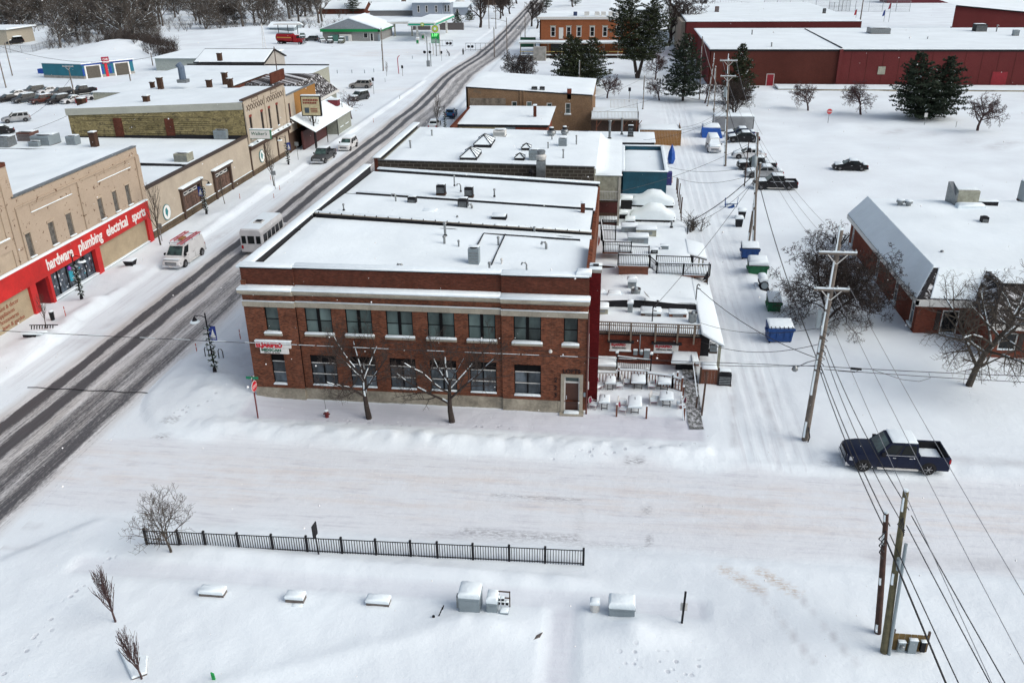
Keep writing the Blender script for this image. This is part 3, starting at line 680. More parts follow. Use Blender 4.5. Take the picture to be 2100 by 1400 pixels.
vent(1080,563,8.3, 'bent vent by the front parapet, rightmost of the row',.06,.7, 'bend');vent(826,555,8.8, 'short bent vent at the middle of the front parapet',.09,.3, 'bend')
vent(1096,482,8.2, 'vent pipe at the right end of the long gutter',.09,.5);vent(1029,548,8.4, 'small whitish turbine vent right of the heat pump',.06,.5,m=WHITE)
vent(705,430,9.3, 'small vent pipe at the left of the middle roof',.06,.35);vent(1014,402,8.5, 'vent pipe with wide cap on the rear strip, right part',.07,.5)
vent(812,416,8.7, 'bent grey pipe left of the round-fan condenser',.07,.6, 'bend');vent(932,380,8.6, 'tall pipe right behind the leftmost condenser',.06,.8);vent(945,392,8.6, 'hooked pipe between the two rear condensers',.06,.5, 'bend')
vent(968,432,8.4, 'squat pipe right of the yellow-tagged condenser',.1,.4, 'bend');vent(938,452,8.5, 'small stub vent in the middle roof centre',.06,.25)
for (px,py,lab) in ((882,438, 'snow-covered hatch, left one on the middle roof'),(1024,447, 'snow-covered hatch, right one on the middle roof')):
 p = W(px,py,8.6);t = th('roof_hatch',lab, 'hatch',p, 'roof hatches');b = MB();b.box(p.x - .6,p.x + .6,p.y - .5,p.y + .5,p.z - .2,p.z + .22);b.B('curb',DARK,t)
 rs(t,rc(p.x - .58,p.x + .54,p.y - .46,p.y + .48),p.z + .22,.14,.1,**_SC)
p = W(1195,438,7.9);t = th('roof_chimney', 'small brown brick chimney stub at the right edge of the middle roof', 'chimney',p);b = MB();b.cb(p.x,p.y,p.z - .3,.35,.5,1.25);b.B('shaft',BRICKP,t);rs(t,rc(p.x - .17,p.x + .17,p.y - .24,p.y + .24),p.z + .95,.08,.04,**_SC)
# ---------------------------------------------------------------- grey block building with skylights, teal addition
gb = th('block_wall_building', 'flat-roofed grey-brown block building with skylights behind the corner building', 'building',(-24.4,85.5,0))
def zg(x,y): return 8.85 - (x + 24.4) / 22 * .35
w = MB()
w.hexa([(-24.4,85.5,-.2),(-2.25,85.5,-.2),(-2.25,85.8,-.2),(-24.4,85.8,-.2)],[(-24.4,85.5,8.95),(-2.25,85.5,8.6),(-2.25,85.8,8.6),(-24.4,85.8,8.95)])
w.B('front_wall',BLOCK,gb)
w = MB();w.box(-24.75,-24.42,85.3,104,-.2,9.2);w.B('street_wall',BRICKP,gb);w = MB();w.box(-24.419,-24.38,85.82,104,8.4,9.19);w.B('inner_flashing',BLACK,gb)
w = MB();w.prism(rc(-24.4,-2.2,85.8,104),-.2,lambda x,y: zg(x,y) - .2);w.prism(rc(-2.2,.45,86.6,104),5.0,lambda x,y: 7.45);w.box(-2.2,.4,90,104,-.2,5.0);w.B('rear_walls',CREAMM,gb)
h = MB();h.bar((-24.4,85.45,8.98),(-2.2,85.45,8.63),.14,.06);h.B('coping',GALV,gb)
snowgrid(gb,-24.1,-2.1,85.65,104.2,lambda x,y: zg(x,y) - .12,drift=lambda x,y: -.25 * math.exp(-((x + 24.0) / .5) ** 2))
snowgrid(gb,-2.15,.5,86.5,104.2,lambda x,y: 7.5 + (0.85 * sstep(-1.2,-2.2,x) if y > 88 else .0),.03)
rs(gb,[(-24.9,85.25),(-24.1,85.25),(-24.1,104),(-24.9,104)],9.2,.16,.1,**_PS)
# rear porch and stair below the low roof
w = MB();w.bar((-2.1,86.6,0),(-2.1,86.6,7.4),.2);w.bar((.3,86.6,0),(.3,86.6,7.4),.2);w.B('porch_post',pt('cream post',(.42,.41,.37),.6),gb)
for z in (2.6,4.9):
 w = MB();w.box(-2.1,.3,86.7,90,z - .2,z);w.B('porch_floor',WOODB,gb);rs(gb,rc(-2.0,.2,86.7,88.5),z,.12,.08,name='porch_snow',m=SNOW)
 w = MB();w.bar((-2.1,86.6,z + .95),(.3,86.6,z + .95),.08);[w.bar((-2.0 + i * .16,86.6,z),(-2.0 + i * .16,86.6,z + .92),.03) for i in range(15)];o = w.B('porch_railing',WHITE if z > 4 else WOODB,gb);o['kind'] = 'stuff'
w = MB();w.box(-2.0,.2,89.8,89.98,-.1,4.7);w.B('porch_wall',pt('dark red siding',(.10,.03,.03),.7),gb)
w = MB();[w.box(-1.9 + i * .25,-1.65 + i * .25,87.2,88.0,2.4 - i * .27,2.46 - i * .27) for i in range(8)];w.B('porch_stair',WOODB,gb)
rs(gb,rc(-2.3,.55,86.45,86.75),7.5,.14,.06,name='eave_snow',m=SNOW)
# teal block
tb = th('teal_shed_building', 'dark teal flat-roofed rear addition with snowy parapet by the alley', 'building',(.6,107,0))
TEAL = pt('dark teal siding',(.008,.07,.11),.6,0,.25,.8)
w = MB();w.box(.6,6.2,107,107.2,-.1,3.0);w.box(.6,.8,107,122,-.1,3.0);w.box(6.0,6.2,107.2,122,-.1,3.0);w.box(.8,6.0,121.8,122,-.1,3.0);w.B('wall',TEAL,tb)
w = MB();w.box(.8,6.0,107.2,121.8,2.2,2.45);w.B('roof',BLACK,tb)
snowgrid(tb,.85,5.95,107.25,121.7,lambda x,y: 2.45,.04)
for q in (rc(.5,6.3,106.9,107.3),rc(.5,.95,107.3,122),rc(5.9,6.35,107.3,122),rc(.95,5.9,121.7,122.1)): rs(tb,q,3.0,.14,.08,**_PS)
w = MB();w.box(6.22,6.9,108.2,109.2,1.0,2.6);w.B('awning',pt('blue purple tarp',(.04,.04,.18),.6),tb)
# skylights
def skylight(px,py,px2,py2,z,label,hgt=.45,ry=1.7):
 a = W(px,py,z);b = W(px2,py2,z);t = th('skylight',label, 'skylight',a, 'skylights on the block building');x0,x1 = a.x,b.x;y0,y1 = a.y,a.y + ry
 w = MB();w.box(x0,x1,y0,y1,z - .2,z + hgt);w.B('curb',BLACK,t);xm = (x0 + x1) / 2;ap = z + hgt + (x1 - x0) * .38
 r0,r1 = y0 + (y1 - y0) * .38,y0 + (y1 - y0) * .62
 if ry < 1.3: r0 = r1 = (y0 + y1) / 2
 c = [(x0,y0),(x1,y0),(x1,y1),(x0,y1)];A,B = (xm,r0,ap),(xm,r1,ap);q = [(p[0],p[1],z + hgt) for p in c]
 g_ = MB();g_.add(q + [A,B],[(0,1,4),(1,2,5,4),(2,3,5),(3,0,4,5)]);g_.B('glazing_snow',SNOW,t)
 f = MB();[f.bar(V3(p) + V3((0,0,.03)),V3(k) + V3((0,0,.03)),.07) for p,k in ((q[0],A),(q[1],A),(q[2],B),(q[3],B),(A,B))]
 if ry > 1.3:
  for k in (.33,.66): f.bar(V3(q[1]).lerp(V3(q[2]),k) + V3((0,0,.03)),V3(A).lerp(V3(B),k) + V3((0,0,.03)),.05)
 f.B('frame',DARK,t);return t
skylight(943,332,978,332,8.55, 'large hipped skylight, nearest to the block wall',ry=3.4)
skylight(971,305,1007,305,8.55, 'large hipped skylight, behind the near large one',ry=3.6)
skylight(1055,333,1075,333,8.45, 'small pyramid skylight close to the block wall',ry=1.2);skylight(1069,312,1088,312,8.45, 'small pyramid skylight behind the near small one',ry=1.2)
GRP = 'vents on the roof of the block building'
vent(842,306,8.7, 'lone vent pipe at the left of the skylight roof',.09,.8,group=GRP);vent(886,280,8.7, 'vent pipe at the far left of the skylight roof',.08,.6,group=GRP)
vent(1124,306,8.5, 'vent pipe behind the big round exhaust',.07,.6,group=GRP);vent(1155,325,8.5, 'vent pipe alone right of the big round exhaust',.08,.8,group=GRP);vent(1182,297,8.5, 'vent pipe at the far right of the skylight roof',.08,.9,group=GRP);vent(1132,288,8.5, 'short vent pipe below the twin round fans',.07,.4,group=GRP)
cd_(1095,329,8.5, 'light grey cabinet between the two small skylights',1.0,1.1,GREYM);cd_(1154,300,8.5, 'grey square unit on the far part of the skylight roof',.9,.9,GREYM);cd_(1025,279,8.6, 'white grilled roof unit behind the large skylights',1.4,.7,WHITE)
def fan(px,py,z,label,r=.45,stack=0.0):
 p = W(px,py,z);x,y,z = p;t = th('roof_fan',label, 'exhaust fan',p, 'mushroom exhaust fans')
 w = MB();w.cb(x,y,z - .1,r * 1.1,r * 1.1,.35 + stack);w.B('curb',GALV,t);z += .2 + stack
 w = MB();w.lathe(x,y,[(r * .7,z),(r,z + .1),(r * 1.05,z + .35),(r * .8,z + .5),(r * .45,z + .55)],14);w.B('hood',GALV,t,50)
 w = MB();w.lathe(x,y,[(r * .6,z + .56),(r * .62,z + .75),(r * .5,z + .8)],12);w.B('motor_cap',DARK,t,50)
 rs(t,[(x + r * .5 * cos(k),y + r * .5 * sin(k)) for k in [i * PI / 4 for i in range(8)]],z + .8,.1,.05,**_SC)
fan(1131,280,8.5, 'round mushroom exhaust fan, left one of the far pair',.5);fan(1158,278,8.5, 'round mushroom exhaust fan, right one of the far pair beside a snowy unit',.45)
st = th('exhaust_stack', 'big round exhaust fan on a rectangular duct rising against the block wall', 'exhaust',(-7.5,85.2,7));w = MB();w.box(-8.0,-7.1,84.6,85.35,5.8,9.3);w.B('duct',GALV,st)
w = MB();w.lathe(-7.55,85.0,[(.3,9.3),(.5,9.45),(.55,9.8),(.35,9.95)],14);w.B('fan_bowl',WHITE,st,50);w = MB();w.lathe(-7.55,85,[(.4,9.97),(.45,10.25),(.36,10.32)],12);w.B('fan_cap',GALV,st,50)
w = MB();w.lathe(-8.45,84.5,[(.12,7.4),(.12,8.1),(.3,8.15),(.3,8.3),(.12,8.45)],10);w.B('side_vent',DARK,st)
# ---------------------------------------------------------------- low cream/red building and brick building beyond
lb = th('low_shop_building', 'low cream and red fronted shop under thick snow before the tan brick building', 'building',(-24.5,132,0))
w = MB();w.box(-24.4,-17.3,131.6,141,-.1,3.9);w.B('cream_wall',pt('cream stucco',(.42,.35,.22),.8),lb);w = MB();w.box(-17.3,-15.6,131.7,141,-.1,3.9);w.B('grey_panel',GREYM,lb);w = MB();w.box(-15.6,-10.8,131.2,141,-.1,3.6);w.B('red_wall',BRICKR,lb)
w = MB();w.box(-24.7,-10.6,131.0,131.4,3.6,4.0);w.B('eave_board',DARK,lb)
w = MB();w.box(-24.7,-10.6,131.4,144,3.55,3.98);w.B('roof',DARK,lb)
snowgrid(lb,-24.8,-10.4,130.9,145,lambda x,y: 4.0 + (y - 131) * .03,.08)
p = W(1097,238,4.4);t = th('roof_chimney', 'dark chimney with snow cap on the low cream and red shop', 'chimney',p);w = MB();w.cb(p.x,p.y,4,.45,.6,2.0);w.B('shaft',BRICKP,t);rs(t,rc(p.x - .3,p.x + .3,p.y - .3,p.y + .3),6.0,.2,.1,**_SC)
w = MB();w.box(-24.9,-24.45,127,145,-.1,4.4);w.B('street_wall',BRICKP,lb)
def zb(x): return 7.2 - (x + 25.6) / 21 * 1.2
YB = 146.5
bb = th('tan_brick_building', 'two-storey tan-brown brick building with arched windows and faded wall patch', 'building',(-25.6,YB,0))
wins = [(-18.0,-17.1),(-15.5,-14.6),(-12.1,-11.2),(-9.0,-8.1)]
w = MB();wallo(w,(0,YB,0),X,YN,-25.7,-4.5,-.1,5.4,[(a,b,3.15 if i < 2 else 2.9,4.9 if i < 2 else 4.7) for i,(a,b) in enumerate(wins)],.2)
w.add([(-25.7,YB,5.4),(-4.5,YB,5.4),(-4.5,YB,zb(-4.5)),(-25.7,YB,zb(-25.7))],[(0,1,2,3)]);w.B('front_wall',BRICKT,bb)
w = MB();w.box(-25.7,-25.4,YB,165,-.1,7.1);w.box(-4.8,-4.5,YB + .01,165,-.1,5.9);w.B('side_wall',BRICKT,bb)
for i,(a,b) in enumerate(wins): wn_(bb,(0,YB,0),X,YN,(a,b,3.15 if i < 2 else 2.9,4.9 if i < 2 else 4.7),fm=WHITE,gm=GLASSG,fw=.12,sill=WHITE,depth=.12)
w = MB();w.box(-25.1,-19.0,YB - .03,YB - .004,2.4,5.4);w.B('faded_patch',pt('faded plaster patch',(.22,.19,.155),.9,0,.5,1.2,.4),bb)
w = MB();w.box(-23.6,-21.9,YB - .06,YB - .034,2.9,4.1);w.B('blank_panel',pt('pale panel',(.42,.42,.36),.7),bb)
w = MB();w.box(-16.6,-16.4,YB - .15,YB,3,6.6);w.box(-16.0,-15.85,YB - .15,YB,3,6.6);w.B('pilaster',BRICKT,bb)
w = MB();w.add([(-25.7,YB - .08,zb(-25.7) - .14),(-4.5,YB - .08,zb(-4.5) - .14),(-4.5,YB - .08,zb(-4.5)),(-25.7,YB - .08,zb(-25.7)),(-25.7,YB + .3,zb(-25.7)),(-4.5,YB + .3,zb(-4.5))],[(0,1,2,3),(3,2,5,4)]);w.B('coping',DARK,bb)
snowgrid(bb,-25.8,-4.4,YB,166,lambda x,y: zb(x) - .05 - (y - YB) * .0,.06)
cd_(1096,188,6.3, 'black condenser on the tan brick roof, left of the pair',.9,.8);cd_(1112,188,6.3, 'black condenser on the tan brick roof, right of the pair',.8,.8)
p = W(1167,193,6.2);t = th('roof_chimney', 'short red brick chimney on the front edge of the tan brick building', 'chimney',p);w = MB();w.cb(p.x,YB + .3,5.3,.7,.6,1.7);w.B('shaft',BRICKR,t);rs(t,rc(p.x - .35,p.x + .35,YB,YB + .6),7.0,.14,.08,**_SC)

# ---------------------------------------------------------------- decks, railings
def railing(parent,a,b,hgt=1.0,sp=.14,m=None,posts=2.4,name='picket',pw=.04,top=.07,mid=False,snow=.05,single=True):
 a,b = V3(a),V3(b);m = m or DARK;L = (b - a).length;n = max(1,int(L / sp));up = V3((0,0,1))
 pk_ = MB();pk_.bar(a + up * .06,a + up * (hgt - .02),pw);first = pk_.B(name,m,parent)
 for i in range(1,n):
  share(first,name,(b - a) * (i / n),parent) if single else None
 r = MB();r.bar(a + up * hgt,b + up * hgt,top);r.bar(a + up * .12,b + up * .12,pw * 1.2)
 if mid: r.bar(a + up * hgt * .75,b + up * hgt * .75,pw * 1.2)
 r.B('rail',m,parent)
 k = max(1,round(L / posts)) if posts else 0
 if posts:
  for i in range(k + 1):
   q = a + (b - a) * (i / k);p_ = MB();p_.bar(q,q + up * (hgt + .08),.11);p_.B('post',m,parent)
 if snow: s_ = MB();s_.bar(a + up * (hgt + .065),b + up * (hgt + .065),top * .9,snow);s_.B('rail_snow',SNOW,parent)
# annex: restaurant rear wing
an = th('restaurant_annex', 'low bright red brick restaurant wing with flat snowy roof and rooftop railing', 'building',(-1.4,58.7,0))
AY = 58.7
ops = [(.0,1.55,1.2,1.9),(3.25,5.05,1.2,1.9)]
w = MB();wallo(w,(0,AY,0),X,YN,-1.45,6.65,-.4,2.75,ops,.16);w.box(6.4,6.65,AY + .01,70.5,-.2,2.7);w.B('wall',BRICKR,an)
w = MB();w.box(-1.45,6.65,AY - .12,AY - .02,2.5,2.75);w.B('fascia',BLACK,an)
w = MB();w.box(-1.45,6.6,AY + .2,70.5,2.5,2.74);w.B('roof',BLACK,an)
for a,b,c,d in ops:
 s_ = MB();s_.box(a,b,AY - .02,AY + .1,c,d);bd = s_.B('sign_panel',WHT,an)
 s_ = MB();s_.box(a - .2,b + .2,AY - .3,AY - .01,d + .02,d + .16);s_.B('awning_board',BLACK,an)
 text('lettering', 'ELJARIPEO',.26,(a + .1,AY - .035,c + .38),X,YN,REDT,an,.01,.012,sx=.92 * (b - a) / 1.62);text('lettering', 'MEXICAN GRILL',.14,(a + .18,AY - .035,c + .16),X,YN,BLKT,an,.01,.005,sx=1.05 * (b - a) / 1.62)
 rs(an,rc(a - .03,b + .03,AY - .16,AY - .0),c - .02,.1,.04,**_SS)
def za(x,y): return 2.75
snowgrid(an,-1.4,6.65,AY + .02,63.4,za,.06,drift=lambda x,y: .15 * math.exp(-((y - 59.2) / .4) ** 2))
w = MB();w.box(-1.3,6.5,63.4,63.6,2.7,3.25);w.B('roof_step',BLACK,an)
def zan(x,y): return 3.2 + .25 * math.exp(-((y - 63.8) / .5) ** 2) + .1 * sin(x * .8)
snowgrid(an,-1.45,6.6,63.35,71.2,zan,.08)
dk = th('roof_deck_railing', 'long weathered wood railing along the front edge of the red brick restaurant roof', 'railing',(-1.3,AY,2.8))
railing(dk,(-1.3,AY - .12,2.55),(6.5,AY - .12,2.55),.98,.15,WOODP,0,name='baluster',pw=.05,top=.1,mid=True)
for x in (-.1,1.5,3.3,4.9,6.1): q = MB();q.bar((x,AY - .2,2.0),(x,AY - .2,3.55),.12);q.B('post',WOODP,dk)
# rooftop things on the annex
def rb(px,py,z,sx,sy,sz,m,label,name='rooftop_unit',cat='rooftop unit',sn=.28,group='snow-capped units on the restaurant roof'):
 p = W(px,py,z);t = th(name,label,cat,p,group);w = MB();w.box(p.x - sx / 2,p.x + sx / 2,p.y,p.y + sy,z - .15,z + sz);w.B('casing',m,t)
 w = MB();w.box(p.x - sx * .3,p.x + sx * .3,p.y - .02,p.y - .003,z + sz * .2,z + sz * .75);w.B('panel',GALV,t)
 if sn: rs(t,rc(p.x - sx / 2 - .04,p.x + sx / 2 + .04,p.y - .05,p.y + sy),z + sz,sn,.12,**_SC)
 return t
rb(1232,612,2.9,.5,.6,.35,GREYM, 'snow-capped grey unit touching the red chimney');rb(1259,618,2.9,.9,.7,.5,GREYM, 'snow-capped grey unit with a white box on its front');rb(1232,642,2.9,1.1,.9,.35,CREAMM, 'large snow-buried unit behind the left end of the rooftop railing')
rb(1292,640,2.9,.38,.4,.7,GREYM, 'narrow upright vent box with tall snow cap in front of the satellite dish');rb(1296,590,3.45,.7,.6,.5,GREYM, 'snow-capped grille box behind the round exhaust drum',sn=.35)
rb(1290,562,3.6,.01,.01,.01,GREYM, 'stub') if 0 else None
def drum(px,py,z,r,hgt,label):
 p = W(px,py,z);t = th('exhaust_drum',label, 'exhaust',p, 'round exhaust drums');w = MB();w.lathe(p.x,p.y,[(r * .8,z - .1),(r * .86,z + .1),(r * .9,z + hgt),(r,z + hgt + .05),(r * .95,z + hgt + .12),(r * .85,z + hgt + .08),(r * .8,z + hgt - .1),(.05,z + hgt - .12)],16);w.B('drum',GALV,t,50)
 w = MB();w.lathe(p.x,p.y,[(r * .5,z + hgt - .1),(r * .45,z + hgt + .12),(r * .2,z + hgt + .22)],12);w.B('inner_dome',GREYM,t,50)
drum(1303,612,3.0,.42,.75, 'open galvanised exhaust drum in the middle of the restaurant roof');drum(1420,656,3.0,.36,.5, 'open galvanised exhaust drum at the right end of the rooftop railing')
# satellite dish on tripod
p = W(1322,626,3.0);t = th('satellite_dish', 'satellite dish on tripod feet standing in roof snow beside the exhaust drum', 'satellite dish',p)
w = MB();w.tube([p,p + V3((0,0,.6))],.03,6);[w.tube([p + V3((0,0,.35)),p + V3((.35 * cos(a),.35 * sin(a),0))],.02,5) for a in (.3,2.4,4.5)];w.tube([p + V3((0,0,.3)),p + V3((1.0,.1,.35))],.02,5);w.B('mast',DARK,t)
w = MB();n_ = 16;c = p + V3((.12,0,.95));ax = V3((.75,.2,.62)).normalized();ux = ax.cross(V3((0,0,1))).normalized();uy = ax.cross(ux)
for r_,d in ((.03,-.1),(.22,-.07),(.4,0)):
 for k in range(n_): w.v.append(tuple(c + (ux * cos(2 * PI * k / n_) * r_ * .8 + uy * sin(2 * PI * k / n_) * r_) + ax * d))
for i in range(2):
 for k in range(n_): w.f.append((i * n_ + k,i * n_ + (k + 1) % n_,(i + 1) * n_ + (k + 1) % n_,(i + 1) * n_ + k))
w.B('dish',WHITE,t,True);w = MB();w.cb(p.x + 1.0,p.y + .1,3.3,.16,.12,.12);w.B('receiver',DARK,t)
# buried patio furniture on roof deck
rb(1335,648,2.85,1.5,.8,.22,WOODB, 'long snow-buried bench behind the middle of the rooftop railing',sn=.3);rb(1390,650,2.85,1.3,.7,.25,WOODR, 'snow-buried red table near the right end of the rooftop railing',sn=.2)
# lean-to roof to the right of the annex
lt = th('lean_to_roof', 'snow-covered lean-to roof on posts sloping toward the alley right of the restaurant', 'lean-to',(6.7,58,0))
def zl(x,y): return 2.85 - (x - 6.7) * .35
w = MB();w.prism([(6.66,58.6),(8.1,57.7),(8.1,72.0),(6.66,72.5)],lambda x,y: zl(x,y) - .1,lambda x,y: zl(x,y));w.B('roof',DARK,lt)
rs(lt,[(6.62,58.4),(8.2,57.5),(8.15,72.0),(6.62,72.5)],0,.22,.12,zf=zl)
for (x,y) in ((7.9,57.9),(8.05,58.4),(8.0,65),(8.0,71)): w = MB();w.bar((x,y,-.1),(x,y,zl(x,y) - .1),.12);w.B('post',CREAMM,lt)
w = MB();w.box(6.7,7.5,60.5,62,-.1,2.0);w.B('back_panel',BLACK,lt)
# second wing further back with deck and stair
a2 = th('rear_wing_building', 'flat snow-roofed rear wing with black metal deck railings between restaurant and alley', 'building',(-1.4,71.5,0))
w = MB();w.box(-1.5,6.75,71.6,83.2,-.1,3.2);w.B('walls',BRICKR,a2)
snowgrid(a2,-1.6,6.85,71.4,83.4,lambda x,y: 3.25 + .1 * sin(x) * sin(y * .5),.08)
rb(1275,463,3.5,.01,.01,.01,GREYM, 'x') if 0 else None
for px,py,sx,m_,lb_ in ((1290,478,1.5,GREYM, 'big snow-loaded grey duct box, left one on the rear wing roof'),(1325,484,1.9,CREAMM, 'pale snow-loaded duct box, right one on the rear wing roof'),(1308,500,1.9,GREYM, 'snow-wrapped duct in front of the two duct boxes'),(1342,519,.6,DARK, 'low dark vent box with snow cap, left of two'),(1363,511,.7,GREYM, 'low grey vent box with snow cap, right of two')):
 rb(px,py,3.4,sx,1.0 if sx > 1 else .5,.6 if sx > 1 else .3,m_,lb_,group='units on the rear wing roof',sn=.22 if sx > 1 else .12)
vent(1377,465,3.5, 'short vent with dark cap near the far right corner of the rear wing',.1,.45,group=GRP)
sh = th('alley_porch', 'small dark open porch with slanted snowy roof at the alley end of the rear wing', 'porch',(6.9,76,0))
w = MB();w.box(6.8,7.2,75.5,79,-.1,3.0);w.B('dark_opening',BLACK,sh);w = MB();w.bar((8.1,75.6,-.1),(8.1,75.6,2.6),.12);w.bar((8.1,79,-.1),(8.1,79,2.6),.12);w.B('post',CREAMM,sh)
w = MB();w.prism(rc(6.7,8.4,75.3,79.4),lambda x,y: 3.1 - (x - 6.7) * .25,lambda x,y: 3.2 - (x - 6.7) * .25);w.B('roof',DARK,sh);rs(sh,rc(6.7,8.4,75.3,79.4),0,.2,.1,zf=lambda x,y: 3.2 - (x - 6.7) * .25)
dk2 = th('black_railed_deck', 'stepped roof deck with thin black railings and short stair across the restaurant roof', 'deck',(.4,69,3.5))
w = MB();w.box(.4,3.0,69.0,71.2,4.0,4.2);w.box(.5,2.95,69.1,71.1,3.4,4.0);w.B('upper_platform',WOODR,dk2);w = MB();w.box(3.4,8.1,69.6,71.5,3.15,3.3);w.B('walkway',WOODR,dk2)
w = MB();w.bar((7.9,69.7,0),(7.9,69.7,3.2),.15);w.bar((6.9,69.7,0),(6.9,69.7,3.2),.15);w.bar((6.8,69.7,2.2),(8.0,69.7,2.9),.1);w.B('support_post',WOODB,dk2)
rs(dk2,rc(.4,3.0,69.0,71.2),4.2,.14,.08,**_DS);rs(dk2,rc(3.4,8.1,69.6,71.5),3.3,.14,.08,**_DS)
railing(dk2,(.4,69.0,4.2),(3.0,69.0,4.2),1.0,.14,DARK,2.6,pw=.03);railing(dk2,(.45,71.2,4.2),(3.0,71.2,4.2),1.0,.16,DARK,2.6,pw=.03,snow=0)
railing(dk2,(3.05,69.0,4.1),(3.7,69.6,3.35),1.0,.16,DARK,3,pw=.03,mid=True);railing(dk2,(3.7,69.6,3.3),(8.1,69.6,3.3),1.0,.13,DARK,2.3,pw=.03);railing(dk2,(3.7,71.5,3.3),(6.8,71.5,3.3),1.0,.16,DARK,3,pw=.03,snow=0)
dk3 = th('landing_deck', 'snowy landing with black railing just behind the red chimney', 'deck',(-1.2,73,4));w = MB();w.box(-1.0,1.6,72.6,74.6,4.0,4.15);w.B('platform',WOODR,dk3);rs(dk3,rc(-1.0,1.6,72.6,74.6),4.15,.14,.08,**_DS)
railing(dk3,(-.9,72.6,4.1),(1.5,72.6,4.1),1.0,.15,DARK,2.4,pw=.03,mid=True);railing(dk3,(-1.2,76,4.1),(.1,76,4.1),1.0,.14,DARK,2.0,pw=.03);railing(dk3,(-1.2,79,4.1),(.1,79,4.1),1.0,.14,DARK,2.0,pw=.03,snow=0);railing(dk3,(-.9,72.6,4.1),(-1.3,79,4.1),1.0,.4,DARK,3,pw=.03)
w = MB();w.bar((7.95,69.3,1.5),(7.95,69.3,4.6),.07);w.hexa([(7.5,69.28,3.0),(7.9,69.28,3.9),(7.95,69.3,3.9),(7.55,69.3,3.0)],[(7.88,69.28,3.1),(7.93,69.28,4.5),(7.97,69.3,4.5),(7.93,69.3,3.1)])
solo(w, 'folded_flag',DARK, 'dark folded flag on a pole at the alley corner of the railed deck', 'flag',(7.95,69.3,3.3))
# ---------------------------------------------------------------- wooden deck building far
wd = th('rear_deck_house', 'raised rear deck with white railings on brown braces behind the tan brick building', 'deck',(-4.4,140,0))
w = MB();w.box(-4.4,3.0,139,149,3.3,3.5);w.B('deck_floor',WOODP,wd);rs(wd,rc(-4.4,3.0,139,149),3.5,.12,.1,**_DS)
railing(wd,(-4.3,139,3.5),(3.0,139,3.5),1.15,.22,WHITE,2.4,pw=.06,name='baluster');railing(wd,(-1.5,149,3.5),(3.0,149,3.5),1.4,.22,WHITE,2.4,pw=.06,name='baluster');railing(wd,(3.0,139,3.5),(3.0,149,3.5),1.15,.4,WHITE,5,pw=.06,name='baluster')
for x in (-3.5,-1.4,.7,2.8): w = MB();w.bar((x,139.2,-.1),(x,139.2,3.4),.16);w.bar((x,139.2,2.2),(x + .8,139.2,3.3),.1);w.B('brace',WOODR,wd)
w = MB();w.box(-4.4,3.2,140.2,140.4,-.1,3.2);w.B('back_wall',WOODB,wd)
wf = th('board_fence', 'orange-brown vertical board enclosure with snow on its top beside the rear deck', 'fence',(3.4,136,0))
first = MB();first.box(3.3,3.52,136.0,136.06,-.2,2.5);f0 = first.B('board',WOODO,wf)
for i in range(1,27): share(f0, 'board',(i * .235,0,RND.uniform(-.03,.03)),wf)
w = MB();w.box(9.6,9.65,136,142,-.2,2.5);w.B('side_boards',WOODO,wf);rs(wf,rc(3.2,9.7,135.9,136.4),2.5,.15,.06,name='fence_snow',m=SNOW)
rs(wf,rc(3.3,9.5,136.6,142),1.9,.4,.3,name='drift_snow')
gr = th('low_garage_building', 'low snow-roofed garages with pale walls in front of the rear deck', 'building',(-4,126,0))
w = MB();w.box(-4.5,5.3,126.0,133.5,-.1,2.6);w.B('walls',pt('pale grey siding',(.38,.38,.38),.6),gr);snowgrid(gr,-4.6,5.4,125.9,133.7,lambda x,y: 2.62,.07)
w = MB();w.box(-4.4,5.2,125.85,125.99,2.35,2.62);w.B('eave_board',DARK,gr);w = MB();w.box(-.5,.6,125.7,125.95,-.1,2.3);w.B('garage_door',GREYM,gr)
p = W(1293,277,3.1);t = cd_(1293,279,2.8, 'upright snow-capped smoker box standing on the garage roof',.8,1.5,DARK)
vent(1250,283,2.8, 'grey metal chimney pipe, left one over the garage roof',.18,2.4,group='pipes over the garage');vent(1275,275,2.8, 'grey metal chimney pipe, right one over the garage roof',.15,2.2,group='pipes over the garage')
for k,(px,py) in enumerate(((1222,288),(1256,288))):
 p = W(px,py,1.2);solo(MB().cb(p.x,p.y,0,1.1 if k == 0 else .7,.8,1.4), 'blue_bin',pt('navy blue plastic',(.02,.05,.16),.5),('wide', 'narrow')[k] + ' navy bin with snow below the garage eave', 'bin',p)
# ---------------------------------------------------------------- west side of main street (faces look east, plane x = FX)
def WP(px,py,ax,val):
 dx,dy,dz = px - 1050.0,py - 700.0,FPX
 d = [ROT[i][0] * dx + ROT[i][1] * dy + ROT[i][2] * dz for i in range(3)];c = (0,0,CAM_H);t = (val - c[ax]) / d[ax]
 return V3([c[i] + t * d[i] for i in range(3)])
FX = -49.9;UY = (0,1,0);NE = (1,0,0);PW = (FX,0,0)
def ub(w,*a): return ubox(w,PW,UY,NE,*a)
RUST = (.12,.075,.05)
TANW = brickm('flaking tan painted brick',(.44,.36,.285),(.41,.335,.265),(.39,.32,.25),patch=.12,big=.4,blotch=((.13,.08,.055),1.9,.605,.64),bumps=.3)
hw = th('hardware_store', 'two-storey tan painted store with flaking paint and a long bright red hardware sign band', 'building',(FX,64,0))
wy = [(64.75,65.5),(67.95,68.8),(70.62,71.48),(75.85,76.65),(78.5,79.3),(80.95,81.75)]
w = MB();wallo(w,PW,UY,NE,64.3,84.4,4.4,10.2,[(a,b,4.85,6.95) for a,b in wy],.25);w.B('front_wall',TANW,hw)
